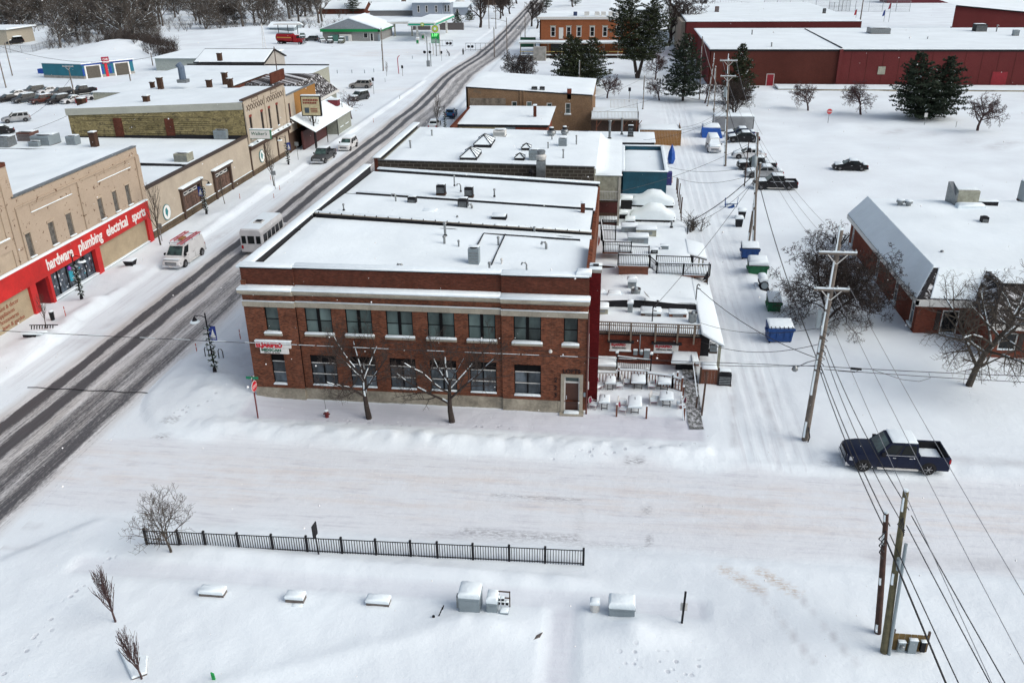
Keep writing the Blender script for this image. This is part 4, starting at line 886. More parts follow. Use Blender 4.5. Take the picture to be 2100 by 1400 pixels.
w = MB();w.box(FX - .35,FX - .01,84.1,84.4,0,10.2);w.box(-78,FX - .3,84.1,84.35,-.1,9.7);w.box(-78,FX - .3,63.9,64.2,4,10);w.B('side_wall',BRICKP,hw)
BOARD = pt('weathered window boards',(.13,.125,.115),.85,0,.55,3,.4)
for a,b in wy:
 w = MB();ub(w,a,b,4.85,6.95,-.22,-.12);wo = w.B('boarded_window',BOARD,hw)
 w = MB();ub(w,a - .1,b + .1,4.72,4.84,-.1,.14);w.B('sill',TAN,wo)
 w = MB();ub(w,a - .12,b + .12,6.96,7.16,-.1,.07);w.B('lintel',TAN,wo)
 rs(hw,[(FX,a),(FX + .16,a),(FX + .16,b),(FX,b)],4.85,.1,.04,**_SS)
w = MB()
for a,b in ((64.3,64.75 - .3),(73.2,73.7),(83.7,84.4)): ub(w,a,b,4.5,9.3,0,.14)
ub(w,64.3,84.4,9.3,9.42,0,.1);w.B('pilaster',TANW,hw)
for a,b in ((66.2,72.2),(76.5,82.6)):
 w = MB();ub(w,a,b,8.35,8.45,0,.05);ub(w,a,b,9.05,9.12,0,.05);ub(w,a,a + .1,8.45,9.05,0,.05);ub(w,b - .1,b,8.45,9.05,0,.05);w.B('brick_panel',TANW,hw)
 rs(hw,[(FX,a),(FX + .07,a),(FX + .07,b),(FX,b)],8.45,.07,.02,name='ledge_snow',m=SNOW)
w = MB();ub(w,64.3,84.4,10.2,10.32,-.4,.08);w.B('coping',GALV,hw)
snowgrid(hw,-78,FX - .35,64.4,84.2,lambda x,y: 10.0 + (x + 50) * .012,.1)
w = MB();w.box(-78,FX - .4,64.2,84.1,9,9.9);w.B('roof',BLACK,hw)
w = MB();ub(w,52.0,84.1,2.78,4.58,0,.32);w.B('sign_band',pt('bright red sign band',(.50,.02,.018),.6,0,.2,.5),hw)
rs(hw,[(FX - .0,52),(FX + .36,52),(FX + .36,84.1),(FX,84.1)],4.58,.16,.08,name='sign_snow',m=SNOW)
REDP = pt('red pillar',(.50,.02,.02),.6,0,.15,1)
for a,b in ((63.35,64.15),(65.95,66.3),(73.4,74.2),(83.3,84.1)): w = MB();ub(w,a,b,-.1,2.78,-.4,.28);w.B('pillar',REDP,hw)
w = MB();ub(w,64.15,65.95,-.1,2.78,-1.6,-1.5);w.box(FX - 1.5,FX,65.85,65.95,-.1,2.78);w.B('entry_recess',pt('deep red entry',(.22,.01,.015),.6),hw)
w = MB();w.box(FX - .25,FX + .0,66.3,73.4,-.1,.28);w.box(FX - .25,FX,74.2,83.3,-.1,.22);w.B('bulkhead',pt('brown bulkhead',(.22,.17,.15),.8),hw)
for a,b in ((66.3,73.4),(74.2,83.3),(53,63.35)): rs(hw,[(FX - .2,a),(FX + .22,a),(FX + .22,b),(FX - .2,b)],.24 if a > 60 else -.05,.13,.05,**_SS)
w = MB();ub(w,74.2,83.3,.22,2.78,-.1,.02);TI = pt('tan stucco infill',(.38,.31,.21),.9,0,.15,.8);w.B('infill_panel',TI,hw);w = MB();ub(w,52,63.35,-.2,2.78,-.1,.02);w.B('infill_panel',TI,hw)
wf_ = wn_(hw,PW,UY,NE,(66.3,73.4,.28,2.78),gm=SHOPGL,cols=5,rows=1,mull=.12,fw=.08,depth=.2,snow=False,name='shop_window')
DISP = [pt('purple decoration',(.28,.04,.45),.5),pt('turquoise decoration',(.02,.30,.40),.5),pt('pale decoration',(.55,.6,.65),.5)]
for i in range(26):
 w = MB();y = 66.7 + i * .255 + RND.uniform(-.1,.1);z = RND.uniform(.5,2.0);w.box(FX - .165,FX - .15,y,y + RND.uniform(.05,.22),z,z + RND.uniform(.06,.3))
 w.B('window_decoration',DISP[2] if RND.random() < .7 else DISP[1],wf_)
w = MB();w.lathe(FX - .1,69.5,[(.1,2.0),(.22,2.15),(.1,2.4)],8);w.B('window_decoration',DISP[0],wf_);w = MB();w.box(FX - .16,FX - .14,69.4,70.0,.9,1.9);w.B('window_decoration',DISP[1],wf_)
for s_,(px,py),(qx,qy) in (('hardware',(97,552),(150,523)),('plumbing',(162,515),(210,488)),('electrical',(219,481),(262,459)),('sports',(271,449),(298,438))):
 a = WP(px,py,0,FX + .33);b = WP(qx,qy,0,FX + .33)
 o = text('lettering',s_,1.4,(FX + .33,a.y,3.25),UY,NE,WHT,hw,.03,.035,sx=1)
 L = max(v.co.y for v in o.data.vertices) - min(v.co.y for v in o.data.vertices);k = (b.y - a.y) / L;y0 = min(v.co.y for v in o.data.vertices)
 for v in o.data.vertices: v.co.y = y0 + (v.co.y - y0) * k
for i,s_ in enumerate(('paint & decor', 'appliances', 'housewares', 'lawn & garden')): text('lettering',s_,.52,(FX + .04,59.2 if s_ != 'lawn & garden' else 59.3,1.95 - i * .52),UY,NE,pt('rust lettering',(.28,.09,.05),.7),hw,.006,.004,sx=.95)
# taller neighbour at the left edge
tn = th('tall_tan_building', 'taller tan painted brick building with arched blind windows at the left edge', 'building',(FX,50,0))
w = MB();wallo(w,PW,UY,NE,50,64.3,4.4,12.9,[(61.2,62.6,7.2,9.5),(60.9,62.9,4.7,6.2),(57,58.4,7.2,9.5)],.1);w.box(-70,FX - .01,64.31,64.6,9.9,13.2);w.B('front_wall',TANW,tn)
w = MB();ub(w,57,62.9,4.7,9.5,-.14,-.1);w.B('blind_panel',TAN,tn);w = MB();ub(w,63.3,63.9,4.5,12.0,0,.12);w.B('pilaster',TANW,tn)
w = MB();ub(w,61.0,62.8,7.05,7.2,-.1,.1);w.B('sill',TAN,tn);rs(tn,[(FX,61.0),(FX + .12,61),(FX + .12,62.8),(FX,62.8)],7.2,.12,.04,**_SS)
w = MB();ub(w,50,64.5,12.9,13.2,-.4,.1);w.B('coping',BRICKP,tn);rs(tn,rc(-70,FX - .4,50,64.4),12.6,.3,.2)
# long tan single-storey shop
wk = th('long_tan_shop', 'long one-storey tan stucco shop with dark stone base and two brown timber window bays', 'building',(FX,84.5,0))
STUC = pt('warm grey tan stucco',(.41,.355,.285),.85,0,.1,.5,.1,obj=False)
bays = [(91.6,96.6),(100.2,105.3)]
w = MB();wallo(w,PW,UY,NE,84.4,112.0,1.0,5.55,[(a,b,1.0,3.75) for a,b in bays],.1);w.B('front_wall',STUC,wk)
w = MB();w.box(-77,FX - .3,111.7,111.95,-.1,4.9);w.box(-77,FX - .3,84.5,111.7,4.2,5.0);w.B('roof_deck',BLACK,wk)
w = MB();ub(w,84.4,112.1,5.55,5.85,-.3,.1);w.B('brown_coping',pt('dark brown coping',(.05,.035,.03),.6),wk)
SB = brickm('brown stone base',(.14,.105,.075),(.11,.085,.06),(.06,.05,.04),1.2,.6,.03,patch=.3)
for i in range(18):
 a = 84.45 + i * 1.52;b = a + 1.48
 w = MB();ub(w,a,min(b,111.9),-.15,1.0,-.1,.12);w.B('stone_block',SB,wk)
rs(wk,[(FX - .02,84.4),(FX + .16,84.4),(FX + .16,111.9),(FX - .02,111.9)],1.0,.06,.03,name='ledge_snow',m=SNOW)
for a,b in bays:
 w = MB();ub(w,a,a + .35,.2,3.6,-.1,.28);ub(w,b - .35,b,.2,3.6,-.1,.28);ub(w,a + .35,b - .35,3.3,3.6,-.1,.28);bo = w.B('timber_bay',WOODB,wk)
 n_ = 4;st_ = (b - a - .7) / n_
 for i in range(n_): w = MB();ub(w,a + .35 + i * st_ + .03,a + .35 + (i + 1) * st_ - .03,1.0,2.65,-.08,.02);w.B('wood_panel',pt('worn brown planks',(.13,.075,.055),.8,0,.6,3,.4),bo)
 for i in range(3): w = MB();y = a + .7 + i * (b - a - 1.4) / 3;ub(w,y,y + (b - a - 1.4) / 3 - .15,2.78,3.2,-.02,.05);w.B('transom_light',WHITE,bo)
 for i in range(3):
  w = MB();y = a + .7 + i * (b - a - 1.4) / 3 + .15;ub(w,y,y + (b - a - 1.4) / 3 - .45,2.9,3.08,.05,.06);w.B('transom_glass',GLASSD,bo)
 w = MB();ub(w,a - .15,b + .15,3.6,3.8,-.1,.5);w.B('bay_roof',WOODB,bo);rs(wk,[(FX,a - .15),(FX + .55,a - .15),(FX + .55,b + .15),(FX,b + .15)],3.8,.22,.1,name='bay_snow',m=SNOW)
snowgrid(wk,-82,-50.25,84.4,97.0,lambda x,y: 5.1,.06);snowgrid(wk,-82,-50.25,97.4,111.95,lambda x,y: 5.25,.06)
w = MB();w.hexa([(-84,97,4.9),(-52,97,4.9),(-52,97.2,4.9),(-84,97.2,4.9)],[(-84,97,5.75),(-52,97,5.35),(-52,97.2,5.35),(-84,97.2,5.75)]);w.B('roof_step',BLACK,wk)
def disc(t,y,z,r,nm='round_sign'):
 w = MB();n_ = 20;w.v = [(FX + .04,y + r * cos(2 * PI * k / n_),z + r * 1.05 * sin(2 * PI * k / n_)) for k in range(n_)] + [(FX + .09,y + r * cos(2 * PI * k / n_),z + r * 1.05 * sin(2 * PI * k / n_)) for k in range(n_)]
 w.f = [tuple(range(n_,2 * n_))] + [(k,(k + 1) % n_,n_ + (k + 1) % n_,n_ + k) for k in range(n_)];return w
TEALT = pt('teal sign paint',(.03,.20,.22),.5)
for k,(px,py) in enumerate(((342,435),(537,320))):
 q = WP(px,py,0,FX + .05);t = th('round_sign',('round white and teal sign beside the first timber bay', 'round white and teal sign below the lettered box sign')[k], 'sign',(FX,q.y,q.z), 'round shop signs')
 disc(t,q.y,q.z,.85).B('rim',TEALT,t);w = disc(t,q.y,q.z,.77);w.v = [(v[0] + .02,v[1],v[2]) for v in w.v];w.B('face',WHT,t)
 w = MB();w.add([(FX + .125,q.y - .4,q.z - .1),(FX + .125,q.y - .1,q.z - .5),(FX + .125,q.y + .25,q.z + .1),(FX + .125,q.y - .05,q.z + .55),(FX + .125,q.y - .35,q.z + .4)],[(0,1,2,3,4)]);w.B('leaf_emblem',TEALT,t)
t = th('box_sign', 'white and green projecting box sign reading Walker\'s style script above the shop', 'sign',(FX + 1,111,6));t['label'] = 'projecting white box sign with green edge and green script above the tan shop'
p = WP(525,297,0,FX + .8);w = MB();w.box(FX + .1,FX + 3.1,p.y - .15,p.y + .25,5.2,6.45);w.B('cabinet',pt('green sign edge',(.02,.14,.07),.5),t);w = MB();w.box(FX + .18,FX + 3.02,p.y - .2,p.y - .152,5.28,6.37);w.B('face',WHT,t)
text('lettering', "Walker's",.6,(FX + .35,p.y - .21,5.75),X,YN,GRNT,t,.004,.004,shear=.25,sx=1.05);text('lettering', 'MORTGAGE & LENDING',.18,(FX + .3,p.y - .21,5.45),X,YN,GRNT,t,.004,0,sx=1.1) if 0 else text('lettering', 'PHARMACY',.22,(FX + .45,p.y - .21,5.42),X,YN,GRNT,t,.004,0,sx=1.3) if 0 else None
rs(t,rc(FX + .1,FX + 3.1,p.y - .15,p.y + .25),6.45,.14,.06,**_SC)
# two-storey cream front with yellow-brown side wall
yb = th('ornate_cream_building', 'two-storey cream-fronted building with crisscross brick cornice and rough yellow-brown side wall', 'building',(FX,112,0))
# side wall runs from (-50,112) to the rear, slightly oblique
sa,sb = V3((-50.0,112.1,0)),V3((-72.5,112.1,0))
ops = []
w = MB();wallo(w,(-75.3,112.1,0),X,YN,0,25.3,-.2,9.0,[],.1);w.add([(-75.3,112.1,9.0),(-50,112.1,9.0),(-50,112.1,10),(-75.3,112.1,9.01)],[(0,1,2,3)]);w.B('side_wall',BRICKY,yb)
w = MB();w.hexa([(-75.5,111.98,8.2),(-50,111.98,9.2),(-50,112.09,9.2),(-75.5,112.09,8.2)],[(-75.5,111.98,9.1),(-50,111.98,10.15),(-50,112.09,10.15),(-75.5,112.09,9.1)]);w.B('metal_band',pt('pale flashing band',(.42,.43,.38),.6,0,.1,.4,obj=False),yb)
for px in (243,348):
 q = WP(px,262,1,112);w = MB();w.box(q.x - .62,q.x + .62,111.99,112.098,5.0,7.9);w.B('bricked_up_opening',BRICKP,yb)
for i in range(26):
 w = MB();z = 8.1 - (i // 2) * .28;x0 = -75 + RND.uniform(0,12);w.box(x0,x0 + RND.uniform(5,12),112.05,112.097,z,z + .03);w.B('dark_course',pt('dark course',(.07,.06,.04),.9),yb)  # long thin dark courses at random lengths along the wall
for a,b in ((-75,-67.5),(-67.5,-60),(-60,-50.3)): w = MB();w.box(a,b,111.9,112.06,4.9,5.42 + (.0 if a < -70 else .2 if a < -65 else .35));w.B('roof_flashing',BLACK,yb)
yw = [(113.5,114.35),(117.5,118.35),(120.3,121.1),(123.3,124.1)]
w = MB();wallo(w,PW,UY,NE,112.1,127.3,4.2,10.3,[(a,b,4.9,8.2) for a,b in yw],.2)
w.B('front_wall',STUC,yb)
for a,b in yw:
 o = wn_(yb,PW,UY,NE,(a,b,4.9,7.9),gm=GLASSD,fm=WOODB,cols=1,rows=2,snow=True,depth=.16);w = MB();ub(w,a,b,7.9,8.2,-.15,.05);w.B('red_arch',pt('red arch paint',(.2,.03,.02),.7),o)
w = MB()
for a,b in ((112.1,112.7),(119.2,119.7),(126.8,127.3)): ub(w,a,b,4.5,9.9,0,.15)
w.B('pilaster',STUC,yb);w = MB();ub(w,112.0,127.4,10.3,10.5,-.4,.15);w.B('coping',WOODB,yb)
for a,b in ((112.9,119.0),(119.9,126.6)):
 n_ = 7;s_ = (b - a) / n_;w = MB()
 for i in range(n_):
  y0 = a + i * s_;w.bar((FX + .05,y0,8.75),(FX + .05,y0 + s_,9.55),.045);w.bar((FX + .05,y0 + s_,8.75),(FX + .05,y0,9.55),.045)
 w.B('lattice_brickwork',WOODB,yb)['kind'] = 'stuff'
for a,b in ((115.0,117.2),(121.9,124.2)): w = MB();ub(w,a,b,9.7,9.75,0,.04);ub(w,a,b,10.15,10.2,0,.04);ub(w,a,a + .06,9.75,10.15,0,.04);ub(w,b - .06,b,9.75,10.15,0,.04);w.B('name_panel',WOODB,yb)
w = MB();ub(w,112.1,127.3,3.7,4.3,0,.35);w.B('shop_cornice',WOODB,yb);rs(yb,[(FX,112.1),(FX + .5,112.1),(FX + .5,127.3),(FX,127.3)],4.3,.35,.15,name='cornice_snow',m=SNOW)
w = MB();ub(w,112.1,127.3,-.1,3.7,-.2,-.05);w.B('shop_front',STUC,yb)
for y in (112.3,117.3,122.2,127.1): w = MB();ub(w,y - .12,y + .12,-.1,3.7,-.1,.1);w.B('shop_post',WOODB,yb)
for i in range(9): w = MB();a = 112.5 + i * 1.6;ub(w,a,a + 1.5,-.1,.8,-.1,.1);w.B('stone_block',SB,yb)
for i in range(8): w = MB();y = 113 + i * 1.95;w.tube([(FX + .3,y,4.4),(FX + .35,y,5.0),(FX + .8,y,5.1),(FX + 1.0,y,4.8)],.03,5);w.lathe(FX + 1.0,y,[(.04,4.9),(.2,4.7)],8);w.B('gooseneck_lamp',WHITE if i % 2 else GALV,yb)
zy = lambda x,y: 9.05 + (x + 75.3) / 25.3 * .95
w = MB();w.box(-75.2,FX - .4,112.2,127.2,-.1,8.9);w.B('roof',BLACK,yb)
snowgrid(yb,-75.4,FX - .35,112.12,127.2,zy,.05);snowgrid(yb,-74.5,-62,127.3,152.5,lambda x,y: 8.6,.1);
w = MB();w.box(-74,-62,127.3,152,-.1,8.4);w.B('rear_walls',BRICKP,yb)
ob_ = th('orange_front_building', 'narrow tan and orange-brown painted front building with arched red-topped window', 'building',(FX,128,0))
w = MB();wallo(w,PW,UY,NE,127.3,131.0,3.0,8.6,[(128.2,129.0,4.3,7.3)],.2);w.B('tan_wall',STUC,ob_);wn_(ob_,PW,UY,NE,(128.2,129.0,4.3,7.3),gm=GLASSD,fm=pt('red arch paint',(.2,.03,.02),.7),rows=2,snow=False)
w = MB();wallo(w,PW,UY,NE,131.0,141.0,3.0,8.5,[(134.6,137.0,4.0,5.6)],.2);w.B('orange_wall',brickm('orange painted brick',(.36,.19,.065),(.30,.155,.05),(.28,.15,.06),patch=.25,big=.3),ob_);wn_(ob_,PW,UY,NE,(134.6,137.0,4.0,5.6),gm=GLASSD,fm=pt('red brown frame',(.12,.03,.03),.6),cols=2,mull=.1,sill=WOODB)
w = MB();w.box(FX - 12.4,FX - .3,127.4,140.9,-.1,7.9);w.B('walls',BRICKO,ob_);snowgrid(ob_,-62.2,FX - .3,127.4,140.9,lambda x,y: 7.95,.06)
w = MB();ub(w,127.3,141.1,8.5,8.62,-.3,.08);w.B('coping',GALV,ob_);w = MB();w.box(FX - .3,FX - .1,127.3,141,-.1,3.0);w.B('shop_front',WOODB,ob_)
ms = th('shingled_mansard_building', 'small corner building with snow-dusted dark shingled roof slope and grey wall', 'building',(FX,146,0))
SHN = brickm('snow dusted shingles',(.05,.045,.045),(.035,.03,.03),(.02,.02,.02),.5,.25,.03,patch=.3,blotch=((.7,.72,.75),2.6,.52,.6))
w = MB();w.box(-62,-50.5,141.2,153.5,-.1,5.2);w.B('walls',pt('grey green siding',(.27,.29,.25),.7),ms)
w = MB();w.add([(-50.2,141.1,5.6),(-50.2,153.6,5.6),(-53.5,153.6,8.3),(-53.5,141.1,8.3),(-62,141.1,8.3),(-62,153.6,8.3),(-62,141.1,5.6),(-62,153.6,5.6)],[(0,1,2,3),(3,2,5,4),(1,7,5,2),(0,3,4,6)]);w.B('shingle_roof',SHN,ms)
w = MB();w.box(-62.2,-50.0,141.0,153.8,5.2,5.59);w.B('fascia',WHITE,ms);wn_(ms,(-50.5,0,0),UY,NE,(148,149.2,2.0,4.2),gm=GLASSD,fm=WHITE);w = MB();w.box(-57.5,-57.2,141.0,147,8.3,10.0);w.B('red_parapet',BRICKP,ms)
cs = th('small_gabled_storefront', 'small low building with snowy awning roof, red dormer and grey side wall', 'building',(-48,130,0))
w = MB();w.add([(-46.2,128.5,3.0),(-46.2,148.5,3.0),(-49.8,148.5,5.0),(-49.8,128.5,5.0),(-47.6,128.5,3.0)],[(0,1,2,3)]);w.B('awning_roof',DARK,cs)
w = MB();w.snow([(-46.1,128.4),(-46.1,148.6),(-49.88,148.6),(-49.88,128.4)],0,.18,.1,zf=lambda x,y: 3.0 + (-46.1 - x) * .55);w.B('awning_snow',SNOW,cs)
w = MB();w.box(-48.6,-48.3,128.8,140,-.1,3.0);w.B('dark_storefront',pt('dark red storefront',(.07,.02,.02),.6),cs);w = MB();w.box(-48.7,-46.6,141,148.3,-.1,3.2);w.B('grey_wall',pt('grey green siding',(.27,.29,.25),.7),cs)
for y in (142,145): wn_(cs,(-46.6,0,0),UY,NE,(y,y + 1.8,1.1,2.5),gm=GLASSG,fm=WHITE)
w = MB();w.box(-49.2,-47.5,144.6,145.9,4.2,5.2);w.B('red_dormer',pt('deep red dormer',(.16,.02,.03),.6),cs);rs(cs,rc(-49.3,-47.4,144.5,146),5.2,.15,.1,name='dormer_snow',m=SNOW)
for y in (129.2,134.5,140): w = MB();w.bar((-46.4,y,-.1),(-46.4,y,3.0),.1);w.B('awning_post',DARK,cs)
t = th('billboard_sign', 'cream upright box sign with red lettering on a tall pole beside the orange front', 'sign',(-47,130.5,0));p = WP(638,215,1,130);w = MB();w.box(p.x - 1.55,p.x + 1.55,129.8,130.3,p.z - 1.7,p.z + 1.35);w.B('cabinet',DARK,t)
w = MB();w.box(p.x - 1.4,p.x + 1.4,129.74,129.79,p.z - 1.55,p.z + 1.2);w.B('face',pt('cream sign face',(.55,.50,.32),.5),t);text('lettering', 'HOMETOWN',.42,(p.x - 1.2,129.72,p.z + .55),X,YN,pt('maroon lettering',(.25,.04,.03),.6),t,.004,.004,sx=.88) if 0 else None
MAR = pt('maroon lettering',(.25,.04,.03),.6)
for r_ in range(2): w = MB();[w.box(p.x - 1.15 + i * .27,p.x - .96 + i * .27,129.70,129.735,p.z + .6 - r_ * .42,p.z + .86 - r_ * .42) for i in range(9 - r_)];w.B('illegible_lettering',MAR,t)
w = MB();w.box(p.x - 1.0,p.x - .3,129.70,129.735,p.z - 1.2,p.z - .4);w.B('emblem',pt('slate emblem',(.06,.09,.12),.5),t);w = MB();[w.box(p.x - .05,p.x + 1.0,129.70,129.735,p.z - .6 - i * .25,p.z - .5 - i * .25) for i in range(3)];w.B('illegible_lettering',MAR,t)
w = MB();w.cyl(p.x,130.1,-.1,p.z - 1.7,.12,8);w.B('pole',DARK,t);rs(t,rc(p.x - 1.5,p.x + 1.5,129.8,130.3),p.z + 1.35,.15,.08,**_SC)
# roof chimneys and equipment of the row
CHB = brickm('dark brown chimney brick',(.085,.04,.028),(.05,.025,.018),(.09,.07,.055))
def rchim(px,py,z,sx,hgt,m,label,cat='chimney',name='roof_chimney',group='brick chimneys on the west roofs'):
 p = W(px,py,z);t = th(name,label,cat,p,group);m = CHB if m == BRICKP else m;w = MB();sx *= .8;w.cb(p.x,p.y,z - .3,sx,sx,hgt + .3);w.B('shaft',m,t);w = MB();w.cb(p.x,p.y,z + hgt,sx + .14,sx + .14,.14);w.B('cap',m,t);rs(t,rc(p.x - sx / 2,p.x + sx / 2,p.y - sx / 2,p.y + sx / 2),z + hgt + .14,.14,.08,**_SC);return t
rchim(196,303,5.2,1.0,1.9,BRICKP, 'broad dark brick chimney on the tan shop roof, rising from a dark flashing')
rchim(302,214,9.2,.9,1.0,BRICKP, 'small brown chimney near the edge over the yellow-brown side wall');rchim(168,214,8.8,1.2,.7,BRICKP, 'low brick stump at the left end of the yellow-brown wall')
for k,(px,py) in enumerate(((330,181),(430,179),(463,173),(473,179),(313,178))): rchim(px,py,8.8,.9 if k != 4 else .7,(1.5,1.0,1.7,1.2,.6)[k],BRICKP,('brick chimney, tallest of the left pair on the far cream building roof', 'single snow-capped brick stump in the middle of the far roof', 'tall brick chimney of the right-hand close pair', 'short brick chimney of the right-hand close pair', 'low broken stump left of the tallest')[k],group='chimneys on the far roof')
p = W(376,168,9.7);t = th('blue_duct', 'blue-grey metal air duct standing on the far snowy roof', 'duct',p);w = MB();w.tube([p,p + V3((0,0,2.2)),p + V3((-.4,0,2.7))],.55,8);w.B('duct',pt('blue grey duct',(.10,.14,.20),.5),t);w = MB();w.cb(p.x,p.y,9.6,1.5,1.3,.5);w.B('base',GALV,t)
for k,(px,py,s_,h_,m_) in enumerate(((14,300,1.8,1.3,GALV),(60,288,2.0,1.2,pt('rusty unit',(.12,.06,.05),.7)),(96,296,2.6,1.3,GREYM),(76,300,1.4,.7,GREYM),(152,297,1.3,1.2,GREYM),(378,330,1.7,1.0,CREAMM),(458,284,1.8,1.2,GREYM))):
 cd_(px,py,5.3,('grey ribbed rooftop unit at the far left edge', 'rust-brown rooftop unit with side flap', 'long pale blue-grey rooftop unit with sloped duct', 'small low grey box beside the long unit', 'grey stacked vent unit just left of the broad brick chimney', 'cream rooftop cooler alone on the near strip of the tan shop roof', 'grey square unit at the right end of the tan shop roof')[k],s_,h_,m_, 'rooftop units of the west row')
# low pale warehouse and gabled rooftop house behind the row
ghb = th('pale_gabled_building', 'pale grey gabled building with dark-edged snowy roof behind the brick row', 'building',(-95,198,0))
w = MB();a,b,c = W(418,152,4),W(548,155,4),W(570,140,4)
x0,x1,y0 = -98.5,-82.0,199.0;y1 = 212
w.box(x0,x1,y0,y1,-.1,4.6);w.add([(x1,y0,4.6),(x1,y1,4.6),(x1,(y0 + y1) / 2,6.6)],[(0,1,2)]);w.B('walls',pt('warm pale siding',(.36,.34,.31),.7),ghb)
w = MB();w.hexa([(x0 - .5,y0 - .5,4.4),(x1 + .4,y0 - .5,4.4),(x1 + .4,(y0 + y1) / 2,6.7),(x0 - .5,(y0 + y1) / 2,6.7)],[(x0 - .5,y0 - .5,4.65),(x1 + .4,y0 - .5,4.65),(x1 + .4,(y0 + y1) / 2,6.95),(x0 - .5,(y0 + y1) / 2,6.95)]);w.hexa([(x0 - .5,(y0 + y1) / 2,6.7),(x1 + .4,(y0 + y1) / 2,6.7),(x1 + .4,y1 + .5,4.4),(x0 - .5,y1 + .5,4.4)],[(x0 - .5,(y0 + y1) / 2,6.95),(x1 + .4,(y0 + y1) / 2,6.95),(x1 + .4,y1 + .5,4.65),(x0 - .5,y1 + .5,4.65)]);w.B('roof',DARK,ghb)
w = MB();ym = (y0 + y1) / 2;w.snow(rc(x0 - .3,x1 + .2,y0 - .45,ym - .6),0,.2,.2,zf=lambda x,y: 4.66 + (y - y0 + .5) * .33);w.B('roof_snow',ROOFSNOW,ghb)
rchim(451,122,6.5,1.1,1.2,BRICKP, 'dark chimney on the ridge of the pale gabled building',group='chimneys beyond')
lw = th('low_grey_warehouse', 'long low grey metal warehouse with broad snow roof at the far left lot', 'building',(-120,222,0))
w = MB();w.box(-119,-92,218,236,-.1,3.2);w.B('walls',pt('grey green metal siding',(.36,.40,.38),.6),lw);w = MB();w.snow(rc(-119.5,-91.5,217.5,236.5),0,.3,.3,zf=lambda x,y: 3.2 + min(y - 217.5,236.5 - y) * .14);w.B('roof_snow',ROOFSNOW,lw)
w = MB();w.box(-103,-100.5,217.9,217.99,.8,2.2);w.B('window',GLASSD,lw)
fr = th('flat_snow_roof_building', 'wide low building with flat snowy roof between the brick row and the grey warehouse', 'building',(-95,180,0));w = MB();w.box(-100,-66,158,197,-.1,4.0);w.B('walls',CREAMM,fr);snowgrid(fr,-100.3,-65.7,157.7,197.3,lambda x,y: 4.1,.12,1.5)
w = MB();w.bar((-100,197.4,4.3),(-66,197.4,4.3),.25);w.B('coping',DARK,fr)
# car wash
cw = th('car_wash', 'small car wash with teal side, blue and white framed bays and a red sign', 'building',(-129,203,0))
TE = pt('teal metal wall',(.01,.14,.20),.5,0,.15,.4);BL = pt('cobalt blue panel',(.01,.06,.32),.5)
A,B,D = V3((-129.7,202.4)),V3((-141.5,204.5)),V3((-122.0,212.5));u1 = (B - A).normalized();v1 = (D - A).normalized();Lw,Ld = (B - A).length,(D - A).length
def cwp(u,v,z): q = A + u1 * u + v1 * v;return (q.x,q.y,z)
w = MB();w.hexa([cwp(0,.2,.8),cwp(Lw,.2,.8),cwp(Lw,Ld,.8),cwp(0,Ld,.8)],[cwp(0,.2,3.6),cwp(Lw,.2,3.6),cwp(Lw,Ld,3.6),cwp(0,Ld,3.6)]);w.B('teal_walls',TE,cw)
w = MB();w.hexa([cwp(-.05,.15,-.1),cwp(Lw + .05,.15,-.1),cwp(Lw + .05,Ld + .05,-.1),cwp(-.05,Ld + .05,-.1)],[cwp(-.05,.15,.8),cwp(Lw + .05,.15,.8),cwp(Lw + .05,Ld + .05,.8),cwp(-.05,Ld + .05,.8)]);w.B('block_base',CONC2,cw)
VE = V3((v1.x,v1.y,0));NX_ = V3((-u1.x,-u1.y,0));PC = (A.x,A.y,0)
for a,b in ((.9,4.0),(7.6,10.7)):
 a,b = a * Ld / 12.6 * 1.05,b * Ld / 12.6 * 1.05
 w = MB();ubox(w,PC,VE,NX_,a,b,0,3.0,.0,.06);bo = w.B('bay_opening',pt('dark bay',(.10,.09,.075),.8),cw)
 w = MB();ubox(w,PC,VE,NX_,a - .3,a,0,3.2,.0,.16);ubox(w,PC,VE,NX_,b,b + .3,0,3.2,.0,.16);ubox(w,PC,VE,NX_,a,b,3.0,3.2,.0,.16);w.B('bay_frame',WHT,bo)
w = MB();ubox(w,PC,VE,NX_,0,Ld,3.2,3.9,0,.1);ubox(w,PC,VE,NX_,0.1,.5,.9,2.6,0,.09);ubox(w,PC,VE,NX_,4.6,5.1,.9,2.6,0,.09);ubox(w,PC,VE,NX_,6.6,7.1,.9,2.6,0,.09);w.B('blue_panel',BL,cw)
w = MB();ubox(w,PC,VE,NX_,5.0,6.7,3.2,4.8,.11,.3);w.B('red_sign',pt('crimson sign',(.30,.01,.04),.5),cw);w = MB();ubox(w,PC,VE,NX_,5.5,6.1,0,3.2,.1,.2);w.B('red_stripe',REDT,cw)
text('lettering', 'CAR',.62,tuple(V3(PC) + VE * 5.15 + NX_ * .33 + V3((0,0,4.05))),VE,NX_,WHT,cw,.01,.01,sx=1.05);text('lettering', 'WASH',.55,tuple(V3(PC) + VE * 5.1 + NX_ * .33 + V3((0,0,3.4))),VE,NX_,WHT,cw,.01,.01,sx=.95)
w = MB();q = [cwp(-.3,-.2,0)[:2],cwp(-.3,Ld + .2,0)[:2],cwp(Lw + .3,Ld + .2,0)[:2],cwp(Lw + .3,-.2,0)[:2]]
ar = sum(q[i][0] * q[(i + 1) % 4][1] - q[(i + 1) % 4][0] * q[i][1] for i in range(4));q = q if ar > 0 else q[::-1];w.snow(q,3.6,.28,.2);w.B('roof_snow',ROOFSNOW,cw)
p = W(88,152,0);solo(MB().cb(p.x,p.y,0,1.6,1.4,1.3), 'blue_dumpster',BL, 'small cobalt blue dumpster at the rear corner of the car wash', 'dumpster',p)
